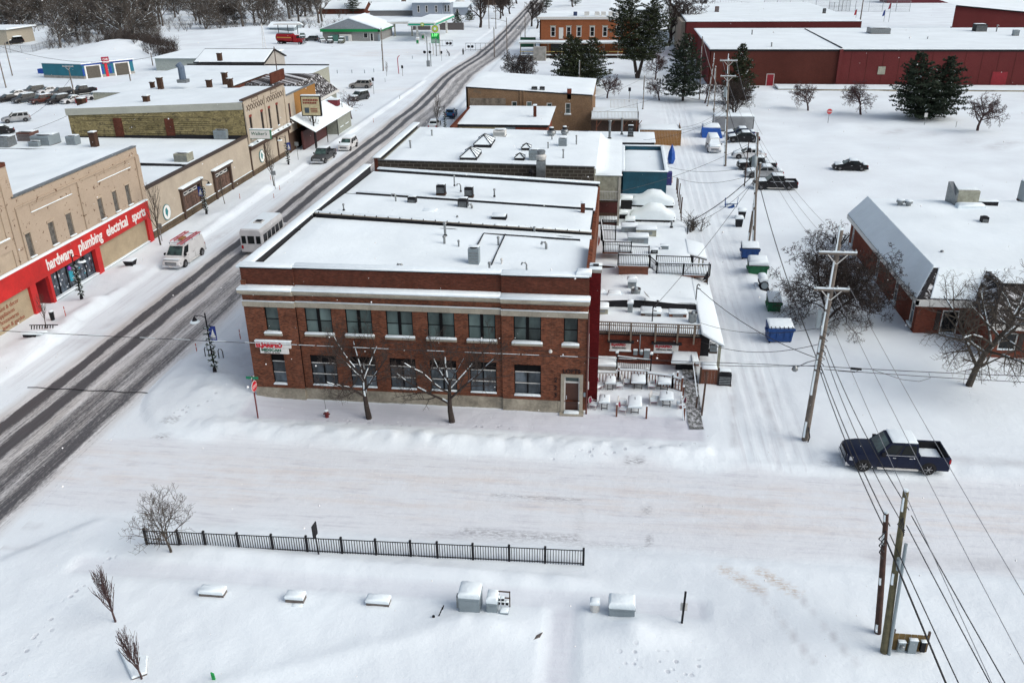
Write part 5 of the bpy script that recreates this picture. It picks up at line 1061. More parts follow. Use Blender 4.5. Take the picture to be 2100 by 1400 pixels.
# left edge sheds and chainlink
sd = th('far_left_shed', 'cream building with snowy roof at the upper left edge', 'building',(-205,262,0));w = MB();w.box(-225,-202,278,292,-.1,5.0);w.B('walls',pt('cream siding',(.40,.36,.29),.7),sd);w = MB();w.snow(rc(-226,-201,277,293),5.0,.4,.3);w.B('roof_snow',ROOFSNOW,sd)
cf = th('chainlink_fence', 'grey chainlink fence with posts in front of a snow pile at the upper left', 'fence',(-170,235,0))
pts = [W(x,y,0) for x,y in ((-60,118),(0,110),(68,109),(105,98))]
CL = pt('grey chain link',(.32,.34,.36),.6,.4)
for i in range(3):
 a,b = pts[i],pts[i + 1];n_ = max(2,int((b - a).length / 3.0))
 for k in range(n_): q = a.lerp(b,k / n_);w = MB();w.cyl(q.x,q.y,-.1,2.4,.07,5);w.B('fence_post',CL,cf)
 w = MB();[w.bar(a.lerp(b,k / 40) + V3((0,0,.2)),a.lerp(b,min(1,(k + 1.5) / 40)) + V3((0,0,2.3)),.025) for k in range(40)];[w.bar(a.lerp(b,(k + 1) / 40) + V3((0,0,.2)),a.lerp(b,max(0,(k - .5) / 40)) + V3((0,0,2.3)),.025) for k in range(40)];w.bar(a + V3((0,0,2.3)),b + V3((0,0,2.3)),.07);o = w.B('mesh_panel',CL,cf);o['kind'] = 'stuff'
# ---------------------------------------------------------------- gas station, houses, hotel, school, church-like building
GREENB = pt('bright green band',(.0,.22,.06),.5,0,.1)
gs = th('gas_station_store', 'low grey gas station store with green fascia and wide snowy gable roof', 'building',(-97,290,0))
x0,x1,y0,y1 = -98.5,-79.5,291,309;xm = (x0 + x1) / 2
w = MB();w.box(x0,x1,y0,y1,-.1,3.6);w.B('walls',pt('grey store wall',(.27,.27,.265),.7),gs)
w = MB();w.box(x0 - .5,x1 + .6,y0 - .9,y0 - .2,3.1,3.95);w.box(x1 + .1,x1 + .8,y0 - .9,y1,3.1,3.95);w.B('green_fascia',GREENB,gs)
w = MB();w.add([(x0 - .6,y0 - .8,3.95),(x1 + .7,y0 - .8,3.95),(xm,y0 - .8,7.2)],[(0,1,2)]);w.B('gable',pt('blue grey gable',(.24,.27,.30),.6),gs)
w = MB();w.hexa([(x0 - 1.2,y0 - 1,3.7),(xm,y0 - 1,7.2),(xm,y1 + 1,7.2),(x0 - 1.2,y1 + 1,3.7)],[(x0 - 1.2,y0 - 1,4.0),(xm,y0 - 1,7.55),(xm,y1 + 1,7.55),(x0 - 1.2,y1 + 1,4.0)]);w.hexa([(xm,y0 - 1,7.2),(x1 + 1.2,y0 - 1,3.7),(x1 + 1.2,y1 + 1,3.7),(xm,y1 + 1,7.2)],[(xm,y0 - 1,7.55),(x1 + 1.2,y0 - 1,4.0),(x1 + 1.2,y1 + 1,4.0),(xm,y1 + 1,7.55)]);w.B('roof_snow',ROOFSNOW,gs)
w = MB();wo = wn_(gs,(0,y0,0),X,YN,(-84.6,-83.2,1.1,2.7),fm=WHITE,gm=GLASSD,rows=1,fw=.12,depth=-.02,snow=False);d_ = MB();d_.box(-82.5,-81.2,y0 - .08,y0 - .01,0,2.7);dd_ = d_.B('door',WHITE,gs);d_ = MB();d_.box(-82.2,-81.5,y0 - .1,y0 - .081,.3,2.5);d_.B('door_glass',GLASSD,dd_)
w = MB();w.box(-92.5,-88.6,y0 - 1.2,y0 - .1,0,2.3);cab = w.B('white_cabinet',WHITE,gs);w = MB();w.box(-91.8,-90.9,y0 - 1.22,y0 - 1.201,.3,1.9);w.box(-90.4,-89.5,y0 - 1.22,y0 - 1.201,.3,1.9);w.B('cabinet_door',GREYM,cab)
w = MB();w.box(-95.5,-93.0,y0 - 1.4,y0 - .3,0,2.2);w.B('green_cabinet',pt('muted green cabinet',(.08,.2,.17),.6),gs);w = MB();w.box(-79.6,-79.0,y0 - .8,y0 - .2,0,2.2);w.B('vending_box',GREYM,gs)
cp = th('fuel_canopy', 'white and green fuel canopy with round yellow-green emblem and snow on top', 'canopy',(-62,290,0))
zc = 5.0
w = MB();w.box(-69.0,-59.8,288,322,zc,zc + .95);w.B('canopy_slab',WHITE,cp)
w = MB();w.box(-68.6,-60.2,287.9,287.99,zc + .25,zc + .72);w.box(-59.79,-59.7,288.3,321.8,zc + .25,zc + .72);w.B('green_stripe',pt('teal green stripe',(.0,.33,.20),.5),cp)
w = MB();w.snow(rc(-68.8,-60,288.2,321.8),zc + .95,.3,.3);w.B('canopy_snow',ROOFSNOW,cp)
for x in (-67,-62): 
 for y in (293,318): w = MB();w.cb(x,y,-.1,.6,.6,zc + .1);w.B('canopy_column',WHITE,cp)
cp2 = th('canopy_link_roof', 'low flat white canopy joining the store to the fuel canopy', 'canopy',(-75,300,0));w = MB();w.box(-80.5,-66,306,322,4.2,4.9);w.B('slab',WHITE,cp2);w = MB();w.snow(rc(-80.5,-66,306,322),4.9,.25,.2);w.B('snow',ROOFSNOW,cp2)
for x in (-78,-72): w = MB();w.cb(x,307,-.1,.4,.4,4.3);w.B('column',CREAMM,cp2)
w = MB();w.box(-77,-58,330,331,-.1,2.6);w.B('grey_board_fence',pt('dark grey fence',(.11,.10,.10),.8),cp2)
def emblem(t,x,y,z,r,n=(0,-1,0)):
 Y_ = y
 for k,(rr,m_) in enumerate(((1.0,pt('deep green emblem',(.01,.16,.06),.5)),(.86,pt('yellow emblem',(.75,.72,.05),.5)),(.66,pt('pale green emblem',(.25,.5,.08),.5)),(.42,WHT))):
  w = MB();P_ = []
  for i in range(36): a = 2 * PI * i / 36;q = r * rr * (1 + (.10 * cos(9 * a) if k else 0));P_.append((x + q * cos(a),z + q * sin(a)))
  w.v = [(p_[0],Y_ - .03 * k - .03,p_[1]) for p_ in P_] + [(p_[0],Y_ - .03 * k,p_[1]) for p_ in P_]
  w.f = [tuple(range(36))] + [(i,(i + 1) % 36,36 + (i + 1) % 36,36 + i) for i in range(36)];w.B('emblem_ring',m_,t)
emblem(cp,-64.0,287.85,zc + .5,.62)
w = MB();w.cb(-57.5,300,0,1.6,1.2,.01)
for k,(px,py) in enumerate(((868,82),(897,86),(857,92))):
 p = W(px,py,0);t = th('fuel_pump',('green and white fuel pump under the canopy', 'white fuel pump right of the others', 'small fuel dispenser left of the price sign')[k], 'fuel pump',p, 'fuel pumps');w = MB();w.cb(p.x,p.y,-.1,.9,.6,2.1);w.B('body',WHITE,t);w = MB();w.cb(p.x,p.y - .32,.5,.7,.05,.9);w.B('panel',GREENB,t);rs(t,rc(p.x - .45,p.x + .45,p.y - .3,p.y + .3),2.0,.2,.1,**_SC)
ps = th('price_sign', 'green gas price sign showing 3.09 with a round flower emblem on white posts', 'sign',(-52.2,252,0));Y_ = 252
def sx_(px): return WP(px,80,1,Y_).x
def sz_(py): return WP(893,py,1,Y_).z
w = MB();w.box(sx_(884),sx_(902),Y_,Y_ + .4,sz_(68),sz_(52));w.B('emblem_panel',WHT,ps);emblem(ps,(sx_(884) + sx_(902)) / 2,Y_ - .02,(sz_(68) + sz_(51)) / 2,.95)
w = MB();w.box(sx_(884),sx_(901),Y_,Y_ + .4,sz_(80),sz_(68) - .06);w.B('price_panel',pt('price green',(.0,.30,.05),.5),ps)
LED = base_mat('lit green digits',(.1,.9,.2));LED[2].inputs['Emission Color'].default_value = (.35,1,.35,1);LED[2].inputs['Emission Strength'].default_value = .7
text('lettering', '3.09',1.15,(sx_(885) + .05,Y_ - .03,sz_(79) + .5),X,YN,LED[0],ps,.01,.03,sx=.85);text('lettering', '9',.5,(sx_(899) - .15,Y_ - .03,sz_(72) + .1),X,YN,LED[0],ps,.01,.015)
w = MB();w.box(sx_(884),sx_(901),Y_,Y_ + .3,sz_(89),sz_(80) - .05);w.B('lower_panel',pt('green service panel',(.02,.26,.14),.5),ps)
w = MB();[w.box(sx_(885),sx_(899),Y_ - .03,Y_ - .001,sz_(83 + i * 2.2),sz_(83 + i * 2.2) + .1) for i in range(3)];w.B('illegible_lettering',WHT,ps)
w = MB();w.cb(sx_(887),Y_ + .2,-.1,.25,.25,sz_(68));w.cb(sx_(901),Y_ + .2,-.1,.3,.3,sz_(68));w.B('post',WHITE,ps)
def gable(name,label,x0,x1,y0,y1,h,rh,wm,ridge='x',snow=True,cat='house',wins=()):
 t = th(name,label,cat,(x0,y0,0));w = MB();w.box(x0,x1,y0,y1,-.1,h)
 if ridge == 'x':
  ym = (y0 + y1) / 2;w.add([(x1,y0,h),(x1,y1,h),(x1,ym,h + rh)],[(0,1,2)]);w.add([(x0,y1,h),(x0,y0,h),(x0,ym,h + rh)],[(0,1,2)]);w.B('walls',wm,t)
  r = MB();e = .6;r.hexa([(x0 - e,y0 - e,h - .2),(x1 + e,y0 - e,h - .2),(x1 + e,ym,h + rh),(x0 - e,ym,h + rh)],[(x0 - e,y0 - e,h + .15),(x1 + e,y0 - e,h + .15),(x1 + e,ym,h + rh + .3),(x0 - e,ym,h + rh + .3)])
  r.hexa([(x0 - e,ym,h + rh),(x1 + e,ym,h + rh),(x1 + e,y1 + e,h - .2),(x0 - e,y1 + e,h - .2)],[(x0 - e,ym,h + rh + .3),(x1 + e,ym,h + rh + .3),(x1 + e,y1 + e,h + .15),(x0 - e,y1 + e,h + .15)])
 else:
  xm = (x0 + x1) / 2;w.add([(x0,y0,h),(x1,y0,h),(xm,y0,h + rh)],[(0,1,2)]);w.B('walls',wm,t)
  r = MB();e = .6;r.hexa([(x0 - e,y0 - e,h - .2),(xm,y0 - e,h + rh),(xm,y1 + e,h + rh),(x0 - e,y1 + e,h - .2)],[(x0 - e,y0 - e,h + .15),(xm,y0 - e,h + rh + .3),(xm,y1 + e,h + rh + .3),(x0 - e,y1 + e,h + .15)])
  r.hexa([(xm,y0 - e,h + rh),(x1 + e,y0 - e,h - .2),(x1 + e,y1 + e,h - .2),(xm,y1 + e,h + rh)],[(xm,y0 - e,h + rh + .3),(x1 + e,y0 - e,h + .15),(x1 + e,y1 + e,h + .15),(xm,y1 + e,h + rh + .3)])
 r.B('roof',ROOFSNOW if snow else DARK,t)
 for a,b,c,d in wins: wn_(t,(0,y0,0),X,YN,(a,b,c,d),fm=WHITE,gm=GLASSD,rows=2,fw=.16,depth=-.03,snow=False)
 return t
# pale blue two-storey house
hs_ = th('blue_house', 'pale blue-grey two-storey house with white-trimmed windows and hipped snowy roof', 'house',(-91,391,0))
PB = pt('pale blue siding',(.27,.31,.37),.6,0,.08)
w = MB();w.box(-91,-77.8,391,402,-.1,6.2);w.box(-77.9,-74.6,393,400,-.1,6.2);w.B('walls',PB,hs_)
w = MB();w.hexa([(-92.2,389.8,6.2),(-74,389.8,6.2),(-74,403,6.2),(-92.2,403,6.2)],[(-86,395,8.6),(-81,395,8.6),(-81,398,8.6),(-86,398,8.6)]);w.box(-92.3,-73.9,389.7,403.1,5.95,6.19);w.B('roof',ROOFSNOW,hs_)
for a in (-88.8,-85.2,-81.0): wn_(hs_,(0,391,0),X,YN,(a,a + 1.1,2.0,4.9),fm=WHITE,gm=GLASSD,fw=.2,depth=-.04,snow=False)
for a in (-77.2,-75.8): wn_(hs_,(0,393,0),X,YN,(a,a + .9,2.0,4.9),fm=WHITE,gm=GLASSD,fw=.15,depth=-.04,snow=False)
gable('grey_garage_house', 'small grey house with snowy roof right beside the blue house',-75,-68,400,410,3.6,1.6,PB,wins=((-73.5,-72.2,1.2,2.8),))
gable('low_house', 'long low house with broad snowy roof left of the blue house',-112,-92,398,412,2.6,2.8,pt('grey siding',(.2,.2,.2),.7));gable('brown_house', 'low snowy-roofed house behind bare trees, left of the long low one',-140,-118,410,424,2.6,2.8,BRICKP)
gable('brown_garage', 'dark brown garage with snowy roof behind the blue house row',-128,-112,455,468,3,2.6,WOODB);gable('white_house_far', 'far white-roofed house top centre behind the blue house',-100,-84,470,484,3.4,2.6,WHITE);gable('dark_house_far', 'far dark house above the grey garage house',-72,-60,470,485,5,2.5,WOODB)
gable('shed_by_cars', 'small shed with snowy roof behind the parked row at the gas station left',-125,-116,312,320,2.8,1.2,GREYM)
w = MB();w.box(-121,-112,306,309,4.0,4.25);t = th('flat_canopy', 'thin flat snow-topped shelter on posts among the trees left of the station', 'shelter',(-116,307,0));w.B('slab',WHITE,t);[MB().cyl(x,307.5,-.1,4,.12,6).B('post',DARK,t) for x in (-120,-116.5,-113)]
# hotel / brick block with porch
ht = th('orange_brick_block', 'two-storey orange brick building with long snowy porch roof and white windows', 'building',(-22.6,249,0))
HB = brickm('orange red brick',(.34,.10,.035),(.25,.075,.03),(.26,.13,.08),patch=.25,big=.3)
YH = 249
hw_ = [(1129,1139),(1161,1171),(1182,1192),(1209,1219),(1235,1245),(1262,1272)]
ops = [(WP(a,85,1,YH).x,WP(b,85,1,YH).x,5.4,8.1) for a,b in hw_]
w = MB();wallo(w,(0,YH,0),X,YN,-22.6,4.5,-.1,9.9,ops,.2);w.box(-22.6,-22.3,YH,268,-.1,9.9);w.box(4.2,4.5,YH + .01,268,-.1,9.9);w.B('walls',HB,ht)
for o in ops: wn_(ht,(0,YH,0),X,YN,o,fm=WHITE,gm=GLASSD,fw=.2,depth=.1,snow=False);w = MB();w.box(o[0] - .15,o[1] + .15,YH - .1,YH,8.1,8.35);w.B('lintel',CREAMM,ht)
a,b = WP(1146,85,1,YH).x,WP(1155,85,1,YH).x;w = MB();w.box(a,b,YH - .06,YH - .005,4.9,7.8);w.B('white_door',WHITE,ht)
w = MB();w.box(-23.2,4.9,YH - .4,YH + .2,9.9,10.6);w.B('white_cornice',WHITE,ht);snowgrid(ht,-23.3,5,YH - .4,262,lambda x,y: 10.6,.05,1.2)
w = MB();w.box(-28,3.0,YH - 3.4,YH,4.0,4.3);w.B('porch_roof',WHITE,ht);w = MB();w.snow(rc(-28.2,3.2,YH - 3.5,YH - .02),4.3,.3,.15);w.B('porch_snow',SNOW,ht)
w = MB();w.box(-28,3.0,YH - 3.3,YH,.7,.95);w.B('porch_floor',WOODB,ht);w = MB();w.snow(rc(-28,3,YH - 3.4,YH - 1.5),.95,.15,.1);w.B('floor_snow',SNOW,ht)
for i in range(9): w = MB();w.cyl(-27.6 + i * 3.8,YH - 3.2,-.1,4.0,.1,6);w.B('porch_post',WHITE if i % 2 else WOODP,ht)
w = MB();w.bar((-27.8,YH - 3.25,1.9),(3,YH - 3.25,1.9),.12);w.B('yellow_rail',pt('yellow rail',(.5,.4,.12),.6),ht);w = MB();w.box(-19.5,-15,YH - .05,YH - .01,1.2,3.6);w.box(-12,-8,YH - .05,YH - .01,1.2,3.4);w.B('ground_window',GLASSD,ht)
w = MB();w.box(-23.5,-20.2,YH - 9,YH - 6.5,-.1,3.6);t = tag(w.B('grey_cabinet',CONC2,None,org=(-22,YH - 8,0)), 'tall grey utility cabinet with snow cap in front of the orange brick porch', 'cabinet')
for i,x in enumerate((-13.5,-10.5,-7.7,-6,-4,-2)): w = MB();w.box(x,x + (1.0 if i in (0,) else 1.3),YH + 1.5,YH + 2.6,10.7,11.7);w.B('roof_unit',pt('navy box',(.03,.05,.12),.5) if i == 0 else WHITE,ht)
bh = gable('white_roof_hall', 'building with long white ribbed metal roof behind the orange brick building',-23,1.5,276,296,5.5,3.6,CREAMM,cat='building')
gable('grey_hall', 'tall grey hall with snowy roof top centre behind the ribbed roof',-4,12,330,350,7,4,pt('grey siding',(.2,.2,.2),.7),ridge='x',cat='building')
t = th('green_sign_board', 'dark green board sign at the left side of the orange brick building', 'sign',(-26.5,250,0));w = MB();w.box(-28.3,-24.0,252,252.3,2.4,5.0);w.B('board',pt('dark green board',(.01,.08,.04),.6),t);w = MB();w.cyl(-28.2,252.2,-.1,6.2,.09,6);w.cyl(-24.2,252.2,-.1,5,.09,6);w.B('post',GALV,t)
# school
sc = th('school_building', 'long dark red windowless school building with flat snow roofs', 'building',(19,200,0))
YS = 198.3;zt = 7.6
w = MB();w.box(19.0,45.9,YS,YS + .3,-.1,zt);w.B('brown_wall',BRICKSD,sc);w = MB();w.box(46.6,115,YS,YS + .3,-.1,zt - .1);w.B('red_wall',BRICKS,sc);w = MB();w.box(45.9,46.6,YS - .5,YS + .3,-.1,zt + .1);w.B('corner_pier',BRICKS,sc)
w = MB();w.box(18.9,19.2,YS,232,-.1,zt);w.B('side_wall',BRICKS,sc)
w = MB();w.box(18.7,115,YS - .15,YS - .01,zt - .35,zt + .05);w.B('dark_fascia',DARK,sc)
for i in range(0,20): w = MB();x = 48.5 + i * 3.3;w.box(x,x + .06,YS - .03,YS - .004,0,zt - .4);w.B('wall_joint',BRICKSD,sc)
w = MB();w.snow([(18.8,YS - .2),(115,YS - .2),(115,246),(18.8,246)],0,.22,.2,zf=lambda x,y: zt + 0.05);w.B('roof_snow',ROOFSNOW,sc)
w = MB();w.bar((46.3,YS,zt + .35),(46.8,243,zt + .3),.25,.2);w.B('roof_seam',DARK,sc)
for a,b,h_ in ((31.5,32.9,2.5),(77.6,80.6,3.2)): w = MB();w.box(a,b,YS - .08,YS - .01,0,h_);dd_ = w.B('door',pt('red steel door',(.25,.01,.02),.5),sc);w = MB();w.box(a - .12,b + .12,YS - .06,YS - .003,-.05,h_ + .12);w.B('door_frame',WHITE if a < 40 else BRICKS,dd_)
a = WP(1799,152,1,YS).x;w = MB();w.box(a,a + 1.5,YS - .1,YS - .01,2.6,4.2);w.B('wall_vent',CREAMM,sc)
w = MB();w.box(33,115,YS - 6.5,YS - 2,-.1,.45);w.B('raised_walk',CONC,sc);w = MB();w.snow(rc(33,115,YS - 6.5,YS - 1),.45,.2,.1);w.B('walk_snow',SNOW,sc)
# upper block and far gym
s2 = th('school_upper_block', 'second school block with snowy roof standing behind the low red wing', 'building',(17,250,0));w = MB();w.box(17,62,248,249,-.1,9.3);w.box(17,17.3,249,320,-.1,9.3);w.B('wall',BRICKS,s2);w = MB();w.box(15.8,16.9,252,320,-.1,9.0);w.B('pale_side',pt('pale tan siding',(.30,.27,.22),.8),s2)
w = MB();w.snow([(16.8,247.8),(62,247.8),(62,322),(16.8,322)],9.3,.3,.2);w.B('roof_snow',ROOFSNOW,s2)
s3 = th('school_gym', 'dark red gym block with slanting snowy roof at the upper right', 'building',(87,258,0))
A_,B_ = WP(1951,60,1,258),WP(1957,12,1,258);w = MB();w.box(A_.x,140,258,259,-.1,7.0);w.add([(A_.x,258,7),(140,258,7),(140,258,7.4),(A_.x,258,B_.z)],[(0,1,2,3)]);w.B('wall',BRICKS,s3)
w = MB();w.add([(A_.x,257.6,B_.z + .1),(140,257.6,7.5),(150,330,8.2),(A_.x + 6,330,13.5)],[(0,1,2,3)]);w.B('roof_snow',ROOFSNOW,s3);w = MB();w.bar((A_.x,257.6,B_.z),(140,257.6,7.4),.3);w.B('fascia',DARK,s3)
for k,(px,py,s_,h_,m_,lb_) in enumerate(((1801,68,4.5,1.2,GALV, 'long pale roof unit at the left on the long school roof'),(2008,64,2.6,1.6,DARK, 'dark boxy roof unit in front of the gym wall'),(2082,73,1.2,1.2,GREYM, 'small grey box near the right end of the school roof'),(1470,24,1.1,1.4,BRICKP, 'small brick box on the upper school roof'),(1690,27,.8,1.2,DARK, 'small dark vent at the far right of the upper school roof'))):
 cd_(px,py,zt + .3 if k < 3 else 9.7,lb_,s_,h_,m_, 'units on the school roof')
vent(1582,97,zt + .2, 'dark vent near the front edge of the brown school wing',.15,.8,group='school roof vents');vent(2043,66,zt + .2, 'tall vent pipe right of the dark school roof unit',.15,1.5,group='school roof vents');vent(1542,72,zt + .2, 'pipe on the left school roof',.15,1.0,group='school roof vents');vent(1902,81,zt + .2, 'tiny vent at the middle of the long school roof',.1,.4,group='school roof vents')
# sports field fences and far buildings
bs = th('backstop_fence', 'tall chainlink baseball backstop behind the school roofs', 'fence',(70,330,0))
def mesh_fence(t,a,b,h,n,dens=40,name='mesh_panel'):
 a,b = V3(a),V3(b)
 for k in range(n + 1): q = a.lerp(b,k / n);w = MB();w.cyl(q.x,q.y,-.1,h,.1,5);w.B('fence_post',CL,t)
 w = MB();[w.bar(a.lerp(b,k / dens) + V3((0,0,.1)),a.lerp(b,k / dens) + V3((0,0,h)),.045) for k in range(dens)];[w.bar(a + V3((0,0,z)),b + V3((0,0,z)),.07) for z in (.1,h / 2,h)];o = w.B(name,CL,t);o['kind'] = 'stuff'
mesh_fence(bs,W(1700,24),W(1719,24),3.8,2,14);mesh_fence(bs,W(1719,24),W(1742,24),9,3,20)
ff = th('field_fence', 'long chainlink fence across the far snowy field', 'fence',(100,430,0));mesh_fence(ff,(62,420,0),(122,412,0),4.5,11,150)
mesh_fence(ff,(-0,560,0),(62,420,0),3,8,60)
for k,(x0,x1,y,h,m_,lab) in enumerate(((128,178,470,3.0,pt('burgundy shop wall',(.13,.02,.03),.7), 'long white-roofed dark red shed at the top right'),(180,196,476,5.5,pt('blue grey wall',(.2,.27,.32),.6), 'blue-grey box building at the top right corner'),(200,240,480,6.5,pt('beige wall',(.36,.32,.25),.7), 'beige shop row at the top right corner'))):
 gable('far_shed',lab,x0,x1,y,y + 14,h,2.0,m_,cat='building')
# ---- right brick building
rb_ = th('right_brick_building', 'one-storey red brick building with steep snowy roof edge and narrow white windows', 'building',(24.2,66.4,0))
XW = 24.15;YF = 66.4
so = [(67.0,67.9),(71.6,72.5),(77.6,78.5),(87.2,87.9)]
w = MB();wallo(w,(XW,0,0),(0,-1,0),(-1,0,0),-88.8,-YF,-.1,3.0,[(-b,-a,.5,2.9) for a,b in so],.15);w.B('side_wall',BRICKC,rb_)
for a,b in so: wn_(rb_,(XW,0,0),(0,-1,0),(-1,0,0),(-b,-a,.5,2.9),fm=WHITE,gm=GLASSB,rows=2,fw=.16,depth=.1,sill=WHITE,sillw=.05)
w = MB();wallo(w,(0,YF,0),X,YN,XW,31.2,-.1,2.7,[(26.1,27.4,.2,2.2)],.15);w.box(30.9,31.2,YF,72,-.1,2.7);w.B('front_wall',BRICKC,rb_)
wo = wn_(rb_,(0,YF,0),X,YN,(26.1,27.4,.2,2.2),fm=WHITE,gm=GLASSD,rows=1,fw=.1,depth=.08)
for a,b in ((25.65,25.98),(27.52,27.85)): w = MB();w.box(a,b,YF - .06,YF - .005,.5,2.2);w.B('shutter',pt('dark brown shutter',(.03,.02,.018),.6),rb_)
w = MB();w.box(XW - .35,XW - .15,65.9,89.5,2.75,3.15);w.box(XW - .35,31.0,65.9,66.1,2.65,3.2);w.box(XW - .2,XW - .01,66.2,89.4,2.8,2.95);w.B('white_eave',WHITE,rb_)
e0 = XW - .3;rx,rz,ry = 25.5,5.0,68.35
w = MB();w.add([(e0,66.0,3.15),(e0,89.5,3.15),(rx,89.5,rz),(rx,ry,rz)],[(3,2,1,0)]);w.add([(e0,66.0,3.2),(31.0,66.0,3.2),(31.0,ry,rz),(rx,ry,rz)],[(0,1,2,3)]);w.add([(e0,89.5,2.9),(rx,89.5,2.9),(rx,89.5,rz),(e0,89.5,3.15)],[(0,1,2,3)]);w.B('roof_shingles',SHN,rb_)
w = MB();w.snow([(e0 + .02,66.25),(rx + .05,68.6),(rx + .05,89.55),(e0 + .02,89.55)],0,.12,.08,zf=lambda x,y: 3.15 + (x - e0) * 1.12);w.B('slope_snow',SNOW,rb_)
w = MB();w.snow([(e0 + 1.0,66.1),(30.95,66.1),(30.95,ry),(rx + .35,ry)],0,.1,.06,zf=lambda x,y: 3.2 + (y - 66.0) * .78);w.B('front_slope_snow',SNOW,rb_)
w = MB();w.box(rx,75,ry,89.4,4.5,4.9);w.box(26,75,75,89.2,-.1,4.5);w.B('roof',CREAMM,rb_)
snowgrid(rb_,rx - .1,75,ry - .05,89.5,lambda x,y: 4.92,.12,1.0)
w = MB();w.add([(e0 - .0,65.95,3.2),(e0 + .35,65.95,3.2),(rx + .3,ry,rz + .05),(rx,ry,rz + .05)],[(0,1,2,3)]);w.B('hip_ridge',DARK,rb_)
WY = 62.3
w = MB();wallo(w,(0,WY,0),X,YN,28.3,42,-.1,2.7,[(28.9,30.2,.8,2.2),(33.0,34.3,.8,2.2)],.15);w.box(28.3,28.6,WY + .01,66.4,-.1,2.7);w.B('wing_wall',BRICKC,rb_)
for a_ in (28.9,33.0): wn_(rb_,(0,WY,0),X,YN,(a_,a_ + 1.3,.8,2.2),fm=WHITE,gm=GLASSD,cols=1,rows=1,fw=.1);MB().box(a_ + 1.35,a_ + 1.7,WY - .06,WY - .005,.8,2.2).B('shutter',pt('dark brown shutter',(.03,.02,.018),.6),rb_)
w = MB();w.box(27.9,42,WY - .45,WY - .25,2.6,3.1);w.B('wing_eave',WHITE,rb_)
w = MB();w.add([(27.9,WY - .4,3.1),(42,WY - .4,3.1),(42,65,5.0),(29.4,65,5.0)],[(0,1,2,3)]);w.add([(27.9,WY - .4,3.1),(29.4,65,5.0),(29.4,68.4,5.0),(27.9,66.2,3.1)],[(0,1,2,3)]);w.box(29.4,75,65,68.4,4.6,4.95);w.B('wing_shingles',SHN,rb_);w = MB();w.bar((29.4,65,5.03),(42,65,5.03),.18);w.bar((27.9,WY - .4,3.15),(29.4,65,5.06),.2);w.B('wing_ridge',DARK,rb_)
snowgrid(rb_,29.5,75,65.1,68.6,lambda x,y: 4.93,.05)
# roof things
t = th('roof_cooler', 'big beige rooftop unit with angled side panel on the right brick building', 'rooftop unit',W(1984,420,5));p = W(1978,424,4.95);w = MB();w.box(p.x - .8,p.x + 1.2,p.y,p.y + 1.4,5.0,6.5);w.B('casing',CREAMM,t);w = MB();w.hexa([(p.x - 1.0,p.y,5.0),(p.x - .82,p.y,5.0),(p.x - .82,p.y + 1.8,5.0),(p.x - 1.3,p.y + 1.8,5.0)],[(p.x - 1.0,p.y,6.0),(p.x - .82,p.y,6.5),(p.x - .82,p.y + 1.8,7.0),(p.x - 1.3,p.y + 1.8,7.0)]);w.B('intake_hood',GALV,t)
w = MB();w.box(p.x + 1.22,p.x + 3.2,p.y + .3,p.y + 1.0,5.0,5.4);w.B('duct',DARK,t);rs(t,rc(p.x + 1.25,p.x + 3.2,p.y + .3,p.y + 1.0),5.4,.15,.1,**_SC);rs(t,rc(p.x - .8,p.x + 1.2,p.y + .4,p.y + 1.4),6.5,.1,.1,**_SC);rs(t,rc(p.x - .9,p.x + 1.6,p.y - .9,p.y),5.0,.5,.3,name='drift_snow',m=SNOW)
for k,(px,py) in enumerate(((1845,422),(1862,424))): q = W(px,py,4.95);t = th('roof_turbine',('low round roof vent, left one of the pair', 'low round roof vent, right one of the pair')[k], 'vent',q, 'round vents right roof');w = MB();w.lathe(q.x,q.y,[(.25,4.95),(.25,5.3),(.38,5.32),(.38,5.5),(.2,5.6)],12);w.B('body',GALV,t,50);rs(t,[(q.x + .35 * cos(a),q.y + .35 * sin(a)) for a in [i * PI / 4 for i in range(8)]],5.52,.12,.08,**_SC)
cd_(2017,457,4.9, 'small black square vent alone on the right brick roof',.6,.6,DARK,snow=False);q = W(2095,408,5);cd_(2106,412,4.9, 'grey rooftop unit cut by the right edge',1.4,1.9,GREYM);vent(1931,520,4.95, 'tiny dark vent near the front slope of the right roof',.1,.12,group='vents right roof')
